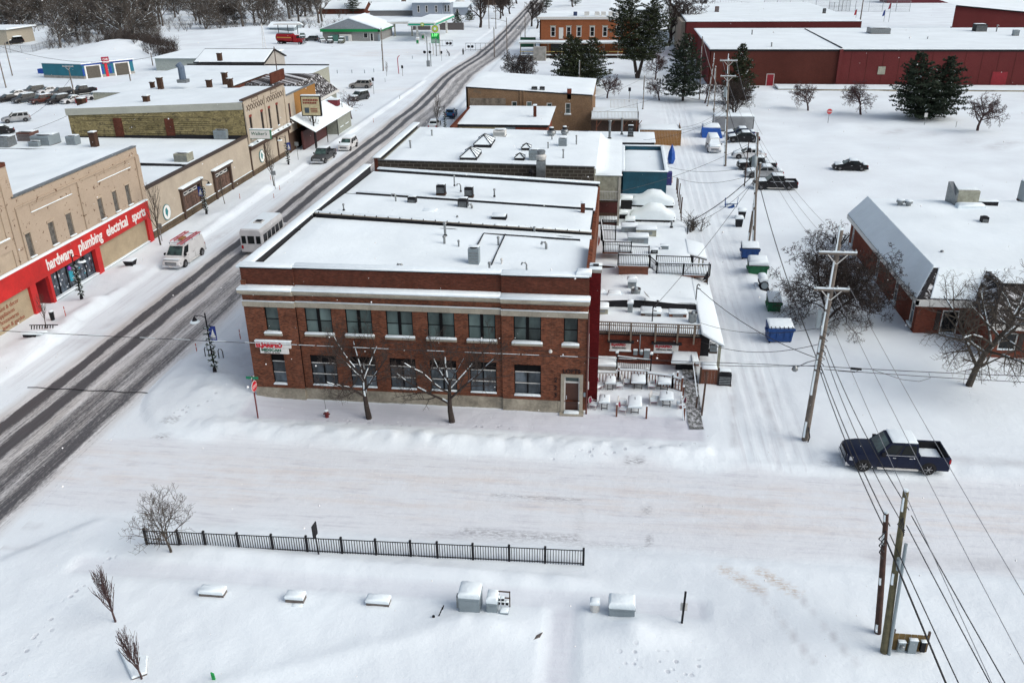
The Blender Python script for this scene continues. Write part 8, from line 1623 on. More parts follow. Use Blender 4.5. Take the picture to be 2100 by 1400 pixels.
cable('long cable crossing in front of the brick building between its window rows',PT(-60,675,AY_),PT(1683,751,AY_),.12,.022,snow=True);cable('upper cable running right from the big pole to the right edge',PT(1688,751,AY_),PT(2300,776,AY_),.1,.022);cable('lower cable running right from the big pole with a spliced box',PT(1690,757,AY_),PT(2300,792,AY_),.1,.02)
t = th('cable_splice_box', 'open loop and splice box hanging on the cable right of the big pole', 'splice box',PT(1750,760,AY_));q = PT(1754,757,AY_);w = MB();w.bar(q + V3((-.3,-.03,.06)),q + V3((.35,-.03,.03)),.1,.12);w.tube([q + V3((-1.0,0,-.15)),q + V3((.0,0,-.2)),q + V3((.2,0,-.05))],.02,4);w.B('splice',DARK,t);w = MB();w.tube([PT(1790,758,AY_),PT(1850,778,AY_),PT(1885,782,AY_),PT(1908,775,AY_),PT(1905,765,AY_)],.015,4);w.B('loop',CABLE,t)
cable('short wire strung along the facade to a white insulator right of the middle',(-15.2,F - .25,4.85),(-3.9,F - .25,4.72),.03,.02);t = tag(MB().lathe(-3.85,F - .3,[(.05,4.62),(.12,4.68),(.12,4.8),(.05,4.86)],10).B('wall_insulator',WHITE,None,org=(-3.85,F - .3,4.7)), 'white round insulator on the brick wall above the right ground floor window', 'insulator')
# conductors on crossarms and communication bundles along the alley line (towards the camera)
near = V3((12.4,-8,0))
for k,dx in enumerate((-.95,.0,.95)): cable(('left', 'middle', 'right')[k] + ' thin grey power wire running over the pickup to the lower right',(A0.x + .2 + dx,A0.y - .2,10.6),(12.6 + dx * 1.6,-12,9.6 + .0),.9,.014,CABLEG, 'three thin power wires')
for k,dx in enumerate((-.9,.0,.9)): cable(('left', 'middle', 'right')[k] + ' thin wire between the transformer pole and the big snowy pole',(P1.x - .9 + dx * .3,P1.y,11.9),(A0.x + .2 + dx,A0.y - .2,12.8),.7,.012,CABLEG, 'thin wires above the alley')
cable('pair of thick black cables from the alley poles to the big snowy pole',(P1.x - .5,P1.y - .2,8.2),(A0.x - .05,A0.y - .25,5.9),.7,.028,bundle=2)
cable('heavy black cable from the big pole to the brown pole, left one',(A0.x + .1,A0.y - .3,5.4),(B0.x - .66,B0.y - .15,6.0),.35,.026,bundle=1);cable('heavy black cable from the big pole to the brown pole, right one',(A0.x + .16,A0.y - .3,5.6),(B0.x - .55,B0.y - .15,6.3),.3,.026)
cable('black cable from the big pole to the leaning olive pole, left one',(A0.x + .22,A0.y - .3,6.6),(C0.x - .5,C0.y,7.3),.5,.02);cable('black cable from the big pole to the leaning olive pole, right one',(A0.x + .3,A0.y - .3,6.9),(C0.x - .3,C0.y,7.9),.45,.022)
cable('heavy twisted cable running from the brown pole past the bottom edge',(B0.x - .6,B0.y - .2,5.6),(13.2,-6,3.6),.35,.034,bundle=2);cable('second cable from the brown pole to the bottom edge',(B0.x - .5,B0.y - .2,5.9),(13.9,-6,4.4),.3,.024)
cable('left cable from the leaning olive pole to the bottom right',(C0.x - .3,C0.y - .1,7.2),(14.6,-6,6.3),.35,.022);cable('right cable from the leaning olive pole to the bottom right',(C0.x - .2,C0.y - .1,7.7),(15.0,-6,6.9),.35,.022)
# service drops
DR = [((P1.x - .5,P1.y,7.4),(1258 + 165,452,3.9,1), 'to the rear wing roof corner'),]
def rp(px,py,z): return W(px,py,z)
def mastp(label,px,py,z,h):
 p = rp(px,py,z);t = th('service_mast',label, 'service mast',p, 'service masts on the rear roofs');w = MB();w.cyl(p.x,p.y,z - .4,z + h,.045,6);w.tube([(p.x,p.y,z + h),(p.x + .1,p.y,z + h + .12),(p.x + .22,p.y,z + h)],.05,6);w.B('pipe',DARK,t);w = MB();w.bar((p.x,p.y,z + h - .25),(p.x + .3,p.y,z + h - .3),.06);w.B('bracket',GALV,t);return V3((p.x,p.y,z + h - .1))
m1 = mastp('service pipe at the alley end of the rear wing roof',1410,472,3.4,.9);m2 = mastp('service pipe by the lean-to roof edge',1427,617,3.1,1.3);m3 = mastp('service pipe fixed at the middle of the restaurant railing',1337,665,2.6,1.4)
cable('cable from the alley poles to the rear wing service pipe, upper',(P2.x + .2,P2.y,7.9),m1,.5,.022,bundle=2,group='service cables over the alley');cable('cable from the alley poles to the rear wing service pipe, lower',(P2.x + .2,P2.y,7.2),m1 + V3((0,0,-.15)),.9,.02,group='service cables over the alley')
cable('cable from the lean-to service pipe down right to the big snowy pole',m2,(A0.x - .1,A0.y - .2,6.0),.6,.025);cable('cable from the restaurant railing pipe up to the alley poles',m3,(P1.x - .6,P1.y,8.0),.5,.02);cable('horizontal cable from the railing corner across the alley',W(1437,662,3.4),(A0.x,A0.y - .1,8.0),.6,.016);cable('horizontal cable from the restaurant corner to the right',W(1437,700,2.5),(A0.x,A0.y - .1,6.9),.7,.02)
cable('cable from the patio fence corner across the alley mouth',W(1436,747,1.7),(A0.x,A0.y - .2,5.5),.1,.02)
tb_ = (6.3,107.5,2.6)
for k,(zz,sg_,lb) in enumerate(((10.2,.6, 'upper'),(9.4,1.0, 'lower'))): cable(lb + ' cable from the teal block corner to the transformer pole',tb_ if k else (6.3,108,3.4),(P1.x - .8,P1.y,zz - 1),sg_,.018,group='cables over the alley')
cable('long cable sweeping from mid alley left over the mounded cars',(-2.0,86,5.5),(P6.x,P6.y,5.6),.8,.02)
for k in range(4):
 a_ = [(-3.5,139.5,4.4),(9.3,136.5,2.8),(9.4,136.4,2.5),(3.6,126,3.0)][k];b_ = [(P4.x - .4,P4.y,8.8),(P3.x - .5,P3.y,8.4),(P3.x - .5,P3.y,7.8),(P3.x - .4,P3.y,7.2)][k]
 cable(('first', 'second', 'third', 'fourth')[k] + ' thin cable from the rear decks to the alley poles, counted from the far end',a_,b_,.7,.018,group='thin cables behind the decks')
cable('cable from the service pole over the snow to the double-armed pole',(P5.x,P5.y,6.0),(P3.x - .4,P3.y,9.0),1.2,.022,bundle=2);cable('cable from the service pole toward the pine and orange building',(P5.x,P5.y,6.0),(-7,150,4.5),.6,.015);cable('sloping thick cable from the school pole to the double-armed pole',W(1434,205,0) + V3((-.3,0,11.8)),(P3.x - .5,P3.y,8.6),1.2,.035,m=pt('snowy cable',(.35,.33,.33),.7))
for k,dx in enumerate((-.9,.9)): cable(('left', 'right')[k] + ' thin wire from the double-armed pole to the transformer pole',(P3.x - .8 + dx,P3.y - .2,14.5),(P1.x - .9 + dx * .5,P1.y,12.2),.9,.014,CABLEG, 'thin wires above the parked alley cars')
cable('cable bundle between the double-armed pole and the transformer pole',(P3.x - .5,P3.y - .2,8.6),(P1.x - .6,P1.y,7.9),.6,.03,bundle=2)
cable('sagging cable from the far left pole past the car wash',(-148,200,8),W(320,115,5),2.5,.04);cable('cable from the car wash pole across the parked cars',W(155,206,0) + V3((0,0,4.5)),W(60,240,3),.6,.03);cable('cable from the left edge across the lot to the rooftops',W(-20,290,4),W(400,237,5) if 0 else W(150,232,5),.4,.025)
# ---------------------------------------------------------------- street furniture
GARL = pt('evergreen garland',(.03,.05,.025),.8,0,.4,8);BANN = pt('blue banner',(.015,.04,.25),.6);WHITEC = pt('snowy white shade',(.6,.6,.6),.5)
def street_lamp(label,px,py,side=-1,h=4.6,banner=True,group='garlanded street lamps on main street'):
 p = W(px,py,0);x,y = p.x,p.y;z0 = gh(x,y);t = th('street_lamp',label, 'street lamp',(x,y,z0),group,local=True)
 w = MB();w.lathe(0,0,[(.16,-.1),(.14,.25),(.06,.5),(.05,h)],8);w.B('post',DARK,t)
 w = MB();w.tube([(0,0,h - .35),(side * .35,0,h - .2),(side * .8,0,h - .25),(side * .85,0,h - .45)],.03,6);w.B('arm',DARK,t)
 w = MB();w.lathe(side * .85,0,[(.06,h - .35),(.1,h - .45),(.2,h - .6),(.34,h - .72),(.33,h - .75)],12);w.B('lamp_shade',DARK,t,50);w = MB();w.lathe(side * .85,0,[(.30,h - .77),(.30,h - .74)],12);w.B('lens',WHITEC,t)
 w = MB();w.lathe(side * .85,0,[(.355,h - .745),(.36,h - .71),(.24,h - .60)],12);w.B('shade_snow',SNOW,t,True)
 g = random.Random(int(px));gm,sn = MB(),MB()
 for i in range(700):
  f = i / 700;a = f * 2 * PI * 8;r = .08 + .12 * sin(f * 40) ** 2;c = V3((cos(a) * r,sin(a) * r,.3 + f * (h - 1.3)));d = V3((cos(a + g.uniform(-1,1)),sin(a + g.uniform(-1,1)),g.uniform(-.5,.8))).normalized() * g.uniform(.12,.26);o = d.orthogonal().normalized() * .045
  (sn if g.random() < .22 else gm).add([c + o,c - o,c + d],[(0,1,2)])
 gm.B('garland',GARL,t);sn.B('garland_snow',SNOW,t)
 if banner:
  b = MB();s2 = -side;b.box(s2 * .08 if s2 > 0 else s2 * .6,s2 * .6 if s2 > 0 else s2 * .08,-.02,.02,h - 2.1,h - 1.0);bo = b.B('banner',BANN,t);b = MB();xc = s2 * .34;b.add([(xc - .18,-.026,h - 1.9),(xc + .2,-.026,h - 1.9),(xc + .04,-.026,h - 1.2)],[(0,1,2)]);[b.box(xc - .2,xc + .22,-.03,-.024,h - 2.0 + i * .12,h - 1.96 + i * .12) for i in range(3)];b.B('banner_print',WHT,bo)
 return t
street_lamp('garlanded lamp with blue banner on the snowy corner by the bike racks',444,780,-1,4.7);street_lamp('garlanded lamp in front of the red store shop windows',170,622,1,4.3,False);street_lamp('garlanded lamp with blue banner between the two timber bays',425,445,1,4.2);street_lamp('garlanded lamp in front of the cream building shop front',592,340,-1,4.2);street_lamp('garlanded lamp by the bare flowering tree at the small corner building',706,266,-1,4.4,False);street_lamp('garlanded lamp on the east side behind the parked white car',913,272,-1,4.4,False)
for k,(px,py,dx) in enumerate(((428,745,.3),(457,752,.35))):
 p = W(px,py);t = th('bike_rack',('left', 'right')[k] + ' inverted-U bike rack half buried beside the banner lamp', 'bike rack',p, 'bike racks');z = gh(p.x,p.y);w = MB();w.tube([(p.x - dx / 2,p.y,z - .1),(p.x - dx / 2,p.y,z + .55),(p.x - dx / 4,p.y,z + .72),(p.x + dx / 4,p.y,z + .72),(p.x + dx / 2,p.y,z + .55),(p.x + dx / 2,p.y,z - .1)],.035,6);w.B('hoop',DARK,t)
def oct_(cx,y,cz,r,m,t,nm='sign_face',th=.02):
 w = MB();P_ = [(cx + r * cos(PI / 8 + k * PI / 4),cz + r * sin(PI / 8 + k * PI / 4)) for k in range(8)];w.v = [(a,y - th,b) for a,b in P_] + [(a,y,b) for a,b in P_];w.f = [tuple(range(8))] + [tuple(reversed(range(8,16)))] + [(k,(k + 1) % 8,8 + (k + 1) % 8,8 + k) for k in range(8)];return w.B(nm,m,t)
p = W(530,862);sp = th('stop_sign', 'red stop sign with green street name blade at the left corner of the brick building', 'sign',p);q = WP(520,792,1,p.y);z = gh(p.x,p.y);w = MB();w.bar((p.x,p.y,z - .1),(q.x,p.y,q.z + .75),.07);w.B('post',pt('rusty red post',(.16,.03,.03),.7),sp);oct_(q.x,p.y - .05,q.z,.40,WHT,sp, 'sign_border');f_ = oct_(q.x,p.y - .075,q.z,.36,REDT,sp);sp.rotation_euler = (0,0,R(88))
text('lettering', 'STOP',.28,(q.x - .29,p.y - .10,q.z - .1),X,YN,WHT,sp,.003,.004,sx=.9);w = MB();w.box(q.x - .42,q.x + .42,p.y - .03,p.y,q.z + .55,q.z + .73);w.B('street_blade',pt('green blade',(.0,.19,.09),.5),sp).rotation_euler = (0,0,R(-88));w = MB();[w.box(q.x - .22 + i * .1,q.x - .16 + i * .1,p.y - .036,p.y - .031,q.z + .6,q.z + .68) for i in range(5)];w.B('illegible_lettering',WHT,sp)
p = W(1697,258);sp = th('stop_sign', 'small distant red stop sign in the snowy school yard', 'sign',p);z = gh(p.x,p.y);w = MB();w.cyl(p.x,p.y,z - .1,z + 2.0,.05,5);w.B('post',GALV,sp);oct_(p.x,p.y - .05,z + 1.95,.5,WHT,sp, 'sign_border');oct_(p.x,p.y - .08,z + 1.95,.45,REDT,sp);text('lettering', 'STOP',.34,(p.x - .37,p.y - .11,z + 1.83),X,YN,WHT,sp,.003,.008)
p = W(671,858);t = th('fire_hydrant', 'small red fire hydrant half buried in the snowbank in front of the brick building', 'hydrant',p);z = gh(p.x,p.y);w = MB();w.lathe(p.x,p.y,[(.14,z - .1),(.13,z + .3),(.16,z + .34),(.12,z + .45),(.04,z + .52)],10);w.tube([(p.x - .22,p.y,z + .25),(p.x + .22,p.y,z + .25)],.06,8);w.B('body',pt('hydrant red',(.13,.012,.014),.5),t);rs(t,[(p.x + .13 * cos(k),p.y + .13 * sin(k)) for k in [i * PI / 3 for i in range(6)]],z + .46,.12,.05,**_SC)
w = MB();w.tube([(p.x,p.y,z + .4),(p.x - .05,p.y,z + 1.3)],.012,4);w.B('marker_rod',CABLE,t)
MK = pt('orange red marker',(.45,.06,.03),.5)
def marker(px,py,h,label,m=MK,r=.035):
 p = W(px,py);z = gh(p.x,p.y);t = th('snow_marker',label, 'marker',p, 'roadside snow markers');w = MB();w.cyl(p.x,p.y,z - .1,z + h,r,6);w.B('stick',m,t);w = MB();w.cyl(p.x,p.y,z + h * .6,z + h * .72,r * 1.15,6);w.B('band',WHT,t)
for px,py,h,lb in ((138,660,.85, 'red marker beside the small trash can at lower left'),(404,723,.75, 'red marker on the road edge below the banner lamp'),(495,706,.85, 'red marker by the left wall of the brick building'),(493,413,.6, 'red marker right of the second timber bay'),(556,372,.6, 'red marker under the projecting sign'),(574,390,.6, 'red marker on the kerb right of the projecting sign'),(562,407,.6, 'red marker nearest the road right of the shop'),(766,252,.8, 'marker post on the far kerb right of the flowering tree'),(1375,310,.8, 'dark marker in the alley mouth'),(1378,378,.7, 'red brown marker right of the teal block'),(942,300,.6, 'marker left of the tan brick building')): marker(px,py,h,lb)
p = W(110,661);t = th('trash_can', 'small navy trash can with snow on top at lower left sidewalk', 'trash can',p);z = gh(p.x,p.y);w = MB();w.lathe(p.x,p.y,[(.16,z - .1),(.2,z + .75),(.2,z + .78)],10);w.B('can',DARK,t);rs(t,[(p.x + .2 * cos(k),p.y + .2 * sin(k)) for k in [i * PI / 4 for i in range(8)]],z + .77,.15,.08,**_SC)
p = W(76,703);t = th('snowy_bench', 'snow-buried slatted bench at the lower left corner of the hardware sidewalk', 'bench',p);z = gh(p.x,p.y) - .1
for i in range(9): w = MB();w.bar((p.x - .45 + i * .2,p.y + .35 + .05 * i,z + .45),(p.x - .42 + i * .2,p.y + .45 + .05 * i,z + .75),.09,.03);w.B('slat',DARK,t)
w = MB();w.box(p.x - .9,p.x + .2,p.y - .25,p.y + .0,z,z + .25);w.bar((p.x - .6,p.y + .42,z + .78),(p.x + 1.6,p.y + .85,z + .72),.06);w.B('frame',DARK,t);rs(t,[(p.x - .95,p.y - .3),(p.x + .6,p.y - .2),(p.x + .9,p.y + .35),(p.x - .6,p.y + .35)],z + .25,.22,.15,name='seat_snow',m=SNOW)
p = W(270,553);t = th('planter_box', 'square dark planter filled with snow in front of the parked white van', 'planter',p);z = gh(p.x,p.y) - .1;w = MB();w.hexa([(p.x - .35,p.y - .3,z),(p.x + .35,p.y - .3,z),(p.x + .35,p.y + .35,z),(p.x - .35,p.y + .35,z)],[(p.x - .5,p.y - .45,z + .55),(p.x + .5,p.y - .45,z + .55),(p.x + .5,p.y + .5,z + .55),(p.x - .5,p.y + .5,z + .55)]);w.B('box',DARK,t);rs(t,rc(p.x - .47,p.x + .47,p.y - .42,p.y + .47),z + .53,.2,.15,**_SC)
# parking sign posts on the west sidewalk
for px,py,h,lb in ((333,497,2.0, 'small square sign on a post beside the slim tree at the store end'),(565,388,2.4, 'grey sign back on a post by the planted kerb island'),(612,330,2.6, 'snowy banner sign post left of the black pickup'),(660,285,2.0, 'small red and white sign on a post behind the white suv')):
 p = W(px,py);z = gh(p.x,p.y);t = th('sign_post',lb, 'sign',p, 'small sign posts');w = MB();w.cyl(p.x,p.y,z - .1,z + h,.035,6);w.B('post',GALV,t);w = MB();w.box(p.x - .3,p.x + .3,p.y - .04,p.y - .01,z + h - .55,z + h);w.B('panel',GALV if px != 660 else WHITE,t)
# plain kerb-side items, railway crossing
def signal(label,px,py,h=5.2,group='railway crossing signals'):
 p = W(px,py);x,y = p.x,p.y;t = th('railway_signal',label, 'railway signal',p,group);w = MB();w.cyl(x,y,-.1,h,.12,6);w.cyl(x + .8,y,-.1,h * .8,.1,6);w.B('mast',GALV,t)
 for dx in (-.7,.7): w = MB();w.tube([(x + dx,y - .15,h * .5),(x + dx,y - .35,h * .5)],.38,12);w.B('light_hood',BLACK,t);rs(t,rc(x + dx - .35,x + dx + .35,y - .38,y - .1),h * .5 + .36,.15,.1,**_SC)
 w = MB();w.cb(x + .1,y,0,.8,.7,1.6);w.B('base_box',GALV,t);w = MB();w.bar((x - .9,y - .1,h * .75),(x + .9,y - .1,h * .9),.2,.05);w.bar((x - .9,y - .1,h * .9),(x + .9,y - .1,h * .75),.2,.05);w.B('crossbuck',WHITE,t);return t
signal('railway crossing signal with dark lamps in front of the gas price sign',878,138,7.5)
p = W(965,105,0);t = th('railway_light_arm', 'pair of black crossing lamps on a low frame by the roadside beyond the price sign', 'railway signal',p, 'railway crossing signals');w = MB();w.bar((p.x - 1.5,p.y,.4),(p.x + 6,p.y,.4),.1);w.bar((p.x - 1.5,p.y,2.2),(p.x + 6,p.y,2.2),.1);[w.bar((p.x - 1.5 + i * 1.5,p.y,0),(p.x - 1.5 + i * 1.5,p.y,2.2),.08) for i in range(6)];w.B('frame',GALV,t)
for dx in (-.5,.6): w = MB();w.tube([(p.x + dx,p.y - .2,1.3),(p.x + dx,p.y - .4,1.3)],.42,12);w.B('light_hood',BLACK,t);rs(t,rc(p.x + dx - .35,p.x + dx + .35,p.y - .4,p.y),1.66,.15,.1,**_SC)
q0 = WP(925,90,1,250);t = th('cantilever_frame', 'horizontal crossing signal frame beside the price sign with two dark lamps', 'railway signal',q0, 'railway crossing signals');w = MB();w.bar((q0.x - 4.5,250,q0.z - .6),(q0.x + .5,250,q0.z - .6),.1);w.bar((q0.x - 4.5,250,q0.z + .9),(q0.x + .5,250,q0.z + .9),.1);[w.bar((q0.x - 4.5 + i,250,q0.z - .6),(q0.x - 4.5 + i,250,q0.z + .9),.06) for i in range(6)];w.cyl(q0.x - 4.3,250,-.1,q0.z + 1.5,.14,6);w.B('frame',GALV,t)
for dx in (-1.0,-.1): w = MB();w.tube([(q0.x + dx,249.8,q0.z + .1),(q0.x + dx,249.6,q0.z + .1)],.4,12);w.B('light_hood',BLACK,t)
p = W(818,153);t = th('red_marker_arm', 'curved dark red painted post in the snow near the crossing', 'post',p);w = MB();w.tube([p,p + V3((-.1,0,3.6)),p + V3((.1,0,4.2)),p + V3((.5,0,4.4))],.1,6);w.B('post',pt('crimson post',(.32,.01,.04),.5),t)
for k,(px,py) in enumerate(((666,152),(692,152),(722,152),(748,152),(767,150),(846,122))):
 p = W(px,py);t = th('short_post',('first', 'second', 'third', 'fourth', 'fifth', 'lone sixth')[k] + ' short snow-topped post from the left in the row before the gas station', 'post',p, 'short posts in the lot');w = MB();w.cyl(p.x,p.y,-.1,1.0,.09,6);w.B('post',GREYM,t);rs(t,rc(p.x - .13,p.x + .13,p.y - .13,p.y + .13),1.0,.2,.1,**_SC)
for px,py,h,lb in ((767,195,3.4, 'tall thin sign post with dark arrow plate right of the champagne suv'),(826,158,2.5, 'thin brown post right of the curved red post'),(906,127,2.6, 'thin grey post left of the shovelling person'),(790,170,.9, 'tiny stake below the tall grey pole'),(820,205,.7, 'stake in the snow right of the dark parked suv'),(1385,205,0, 'x'),(1895,258,2.0, 'white sign on a post in front of the big pine'),(1960,262,1.0, 'small white sign by the rightmost crabapple'),(1290,212,2.8, 'brown diamond sign back on a post in the snow behind the deck')):
 if h == 0: continue
 p = W(px,py);z = gh(p.x,p.y);t = th('sign_post',lb, 'sign',p, 'distant sign posts');w = MB();w.cyl(p.x,p.y,z - .1,z + h,.05,5);w.B('post',POLEW if px in (826,1290) else GALV,t)
 if h > 1.5: w = MB();w.box(p.x - .25,p.x + .25,p.y - .06,p.y - .02,z + h - .7,z + h);w.B('panel',WHITE if px > 1800 else DARK,t)
# ---------------------------------------------------------------- picket fence of the park
a,b = W(303,1121),W(1196,1163);fn = th('picket_fence', 'long low black metal picket fence between the park and the side street', 'fence',(a.x,a.y,0));a.z = b.z = .10
n_pan = 13;xs_ = [303,357,413,484,556,629,702,773,845,900,973,1047,1120,1196];nodes = []
for px in xs_: f = (W(px,1142).x - a.x) / (b.x - a.x) if 303 < px < 1196 else (0 if px == 303 else 1);nodes.append(a.lerp(b,f))
for q in nodes: w = MB();w.bar(q + V3((0,0,-.15)),q + V3((0,0,1.12)),.11);w.B('post',BLACK,fn)
fp = None
for i in range(len(nodes) - 1):
 q,r_ = nodes[i],nodes[i + 1];up = V3((0,0,1));w = MB();w.bar(q + up * .98,r_ + up * .98,.055);w.bar(q + up * .16,r_ + up * .16,.04);w.B('rail',BLACK,fn);w = MB();w.bar(q + up * 1.015,r_ + up * 1.015,.03,.015) ;w.B('rail_snow',SNOW,fn)
 n = round((r_ - q).length / .135)
 for k in range(1,n):
  if fp is None: fp = MB().bar(q + up * .0,q + up * .98,.032).B('picket',BLACK,fn);base_q = q.copy();fp.location = q.lerp(r_,k / n) - base_q
  else: share(fp, 'picket',q.lerp(r_,k / n) - base_q,fn)
p = W(655,1143);t = th('sign_post', 'dark thin sign seen edge-on behind the picket fence', 'sign',p);w = MB();w.bar((p.x,p.y,0),(p.x - .08,p.y,1.75),.06);w.B('post',DARK,t);w = MB();w.hexa([(p.x - .12,p.y - .2,1.35),(p.x - .07,p.y - .2,1.35),(p.x - .03,p.y + .3,1.35),(p.x - .08,p.y + .3,1.35)],[(p.x - .14,p.y - .2,2.1),(p.x - .09,p.y - .2,2.1),(p.x - .05,p.y + .3,2.1),(p.x - .1,p.y + .3,2.1)]);w.B('panel',DARK,t)
p = W(1397,1287);t = th('sign_post', 'dark post with small parking sign plates seen from behind near the bottom', 'sign',p);w = MB();w.bar((p.x,p.y,0),(p.x + .05,p.y,2.15),.09);w.B('post',DARK,t);w = MB();w.box(p.x - .12,p.x + .2,p.y + .05,p.y + .07,1.0,1.45);w.B('panel',WHITE,t)
# utility cabinets in the park
def cabinet(px,py,sx,sy,h,label,m=GREYM,sn=.35,dome=False):
 p = W(px,py);z = gh(p.x,p.y) * .3;t = th('utility_cabinet',label, 'cabinet',p, 'grey utility cabinets in the park');w = MB();w.box(p.x - sx / 2,p.x + sx / 2,p.y,p.y + sy,z - .1,h);w.B('cabinet',m,t)
 w = MB();w.box(p.x - sx / 2 + .04,p.x + sx / 2 - .04,p.y - .012,p.y - .002,z + .15,h - .1);w.B('door',m,t);w = MB();w.box(p.x - sx / 2 - .03,p.x + sx / 2 + .03,p.y - .03,p.y + sy + .03,h,h + .05);w.B('lid',m,t)
 rs(t,rc(p.x - sx / 2,p.x + sx / 2,p.y,p.y + sy),h + .05,sn,.3 if dome else .1,**_SC);return t,p
t,p = cabinet(963,1268,1.0,.9,1.15, 'tall grey utility cabinet with domed snow cap, leftmost in the park',sn=.42,dome=True);w = MB();w.box(p.x - .62,p.x - .5,p.y + .1,p.y + .35,.5,1.2);w.B('side_box',GALV,t)
t,p = cabinet(1009,1268,.5,.7,.85, 'narrow green-grey cabinet with flat snow cap beside the meter frame');t2 = th('meter_stand', 'open metal frame of snowy meters and pipes beside the grey cabinets', 'meter',W(1032,1268));q = W(1030,1262)
w = MB();[w.bar((q.x + dx,q.y + .4,0),(q.x + dx,q.y + .4,1.15),.05) for dx in (-.25,.32)];[w.bar((q.x - .3,q.y + .4,z),(q.x + .35,q.y + .4,z),.05) for z in (.75,1.12)];w.B('frame',WOODB,t2)
for i in range(5): w = MB();w.cb(q.x - .2 + (i % 3) * .2,q.y + .3,.45 + .22 * (i // 3),.13,.12,.17);w.B('meter',DARK,t2);rs(t2,rc(q.x - .27 + (i % 3) * .2,q.x - .13 + (i % 3) * .2,q.y + .22,q.y + .38),.62 + .22 * (i // 3),.07,.03,**_SC)
cabinet(1034,1271,.36,.3,.38, 'small low grey box in front of the meter frame',sn=.12);cabinet(1274,1276,1.2,.8,.75, 'wide low grey utility box with flat snow cap, right of the cleared path',sn=.32)
p = W(1219,1268);t = th('snow_capped_bin', 'pale snow-capped short post box left of the wide utility box', 'bin',p);w = MB();w.lathe(p.x,p.y + .3,[(.22,0),(.24,.65),(.2,.7)],10);w.B('body',WHITE,t);rs(t,rc(p.x - .22,p.x + .22,p.y + .1,p.y + .5),.7,.25,.15,**_SC)
p = W(892,1279);t = th('valve_standpipe', 'small black standpipe with crank arm sticking out of the park snow', 'standpipe',p);w = MB();w.tube([(p.x,p.y,0),(p.x - .05,p.y,.5)],.07,6);w.tube([(p.x,p.y,.3),(p.x + .2,p.y + .1,.45),(p.x + .35,p.y + .3,.8)],.03,5);w.tube([(p.x + .33,p.y + .3,.65),(p.x + .4,p.y + .3,.9)],.03,5);w.B('pipe',DARK,t);rs(t,rc(p.x - .1,p.x + .15,p.y - .1,p.y + .12),.3,.12,.05,**_SC)
for k,(px,py,s_) in enumerate(((435,1232,.62),(605,1243,.45),(775,1251,.56))):
 p = W(px,py);z = .12;t = th('stone_bench',('left, longest', 'middle, shortest', 'right')[k] + ' of the three snow-topped stone benches in the park', 'bench',p, 'stone benches in the park');w = MB();w.hexa([(p.x - s_,p.y,z - .1),(p.x + s_,p.y,z + .05),(p.x + s_,p.y + .45,z),(p.x - s_,p.y + .45,z)],[(p.x - s_,p.y,.42),(p.x + s_,p.y,.42),(p.x + s_,p.y + .45,.42),(p.x - s_,p.y + .45,.42)]);w.B('block',pt('brown grey stone',(.15,.13,.12),.8,0,.3,4),t);rs(t,rc(p.x - s_,p.x + s_,p.y - .02,p.y + .47),.42,.30,.24,**_SC)
 rs(t,[(p.x - s_ * .3,p.y - .28),(p.x + s_ * 1.1,p.y - .25),(p.x + s_ * 1.1,p.y + .1),(p.x - s_ * .3,p.y + .05)],.02,.24,.15,name='drift_snow',m=SNOW)
ST_ = pt('brown grey stone',(.15,.13,.12),.8,0,.3,4)
for (pa,pb_,lb) in (((1062,1328),(1107,1310), 'low stone wall edge poking from a snow ridge right of the cleared path'),((815,1344),(862,1300), 'thin dark diagonal wall edge in the park snow')):
 a_,b_ = W(*pa,.2),W(*pb_,.2);w = MB();w.hexa([a_ + V3((0,0,-.25)),b_ + V3((0,0,-.25)),b_ + V3((.1,.3,-.25)),a_ + V3((.1,.3,-.25))],[a_ + V3((0,0,.02)),b_ + V3((0,0,.16)),b_ + V3((.1,.3,.16)),a_ + V3((.1,.3,.02))]);t = tag(w.B('stone_wall',ST_,None,org=a_),lb, 'wall');d_ = (b_ - a_);mb = MB();nrm = V3((-d_.y,d_.x,0)).normalized()
 q = [(a_.x,a_.y),(b_.x,b_.y),(b_.x + nrm.x * .5,b_.y + nrm.y * .5),(a_.x + nrm.x * .5,a_.y + nrm.y * .5)];mb.snow(q,.0,.06,.2,zf=lambda x,y: .17 + .08 * max(0,min(1,(x - a_.x) / max(.1,b_.x - a_.x))));o = mb.B('snow_cap',SNOW,None,org=a_);o.parent = t;o.location = (0,0,0)
c_ = [W(x,y,.35) for x,y in ((243,1331),(271,1391),(301,1380),(303,1345))];w = MB();w.hexa([v + V3((0,0,-.45)) for v in c_],c_);t = tag(w.B('buried_planter',ST_,None,org=c_[0]), 'low stone planter bed under snow around the lower sapling', 'planter');mb = MB();mb.snow([(v.x,v.y) for v in c_] if True else [],.34,.1,.05);o = mb.B('snow_cap',SNOW,None,org=c_[0]);o.parent = t;o.location = (0,0,0)
p = W(441,1404);t = tag(MB().hexa([(p.x - .07,p.y,-.1),(p.x + .07,p.y,-.1),(p.x + .07,p.y + .06,-.1),(p.x - .07,p.y + .06,-.1)],[(p.x - .1,p.y,.7),(p.x + .04,p.y,.62),(p.x + .04,p.y + .06,.62),(p.x - .1,p.y + .06,.7)]).B('green_marker',pt('vivid green',(.0,.30,.06),.5),None,org=p), 'vivid green marker stake at the bottom edge of the park', 'marker')
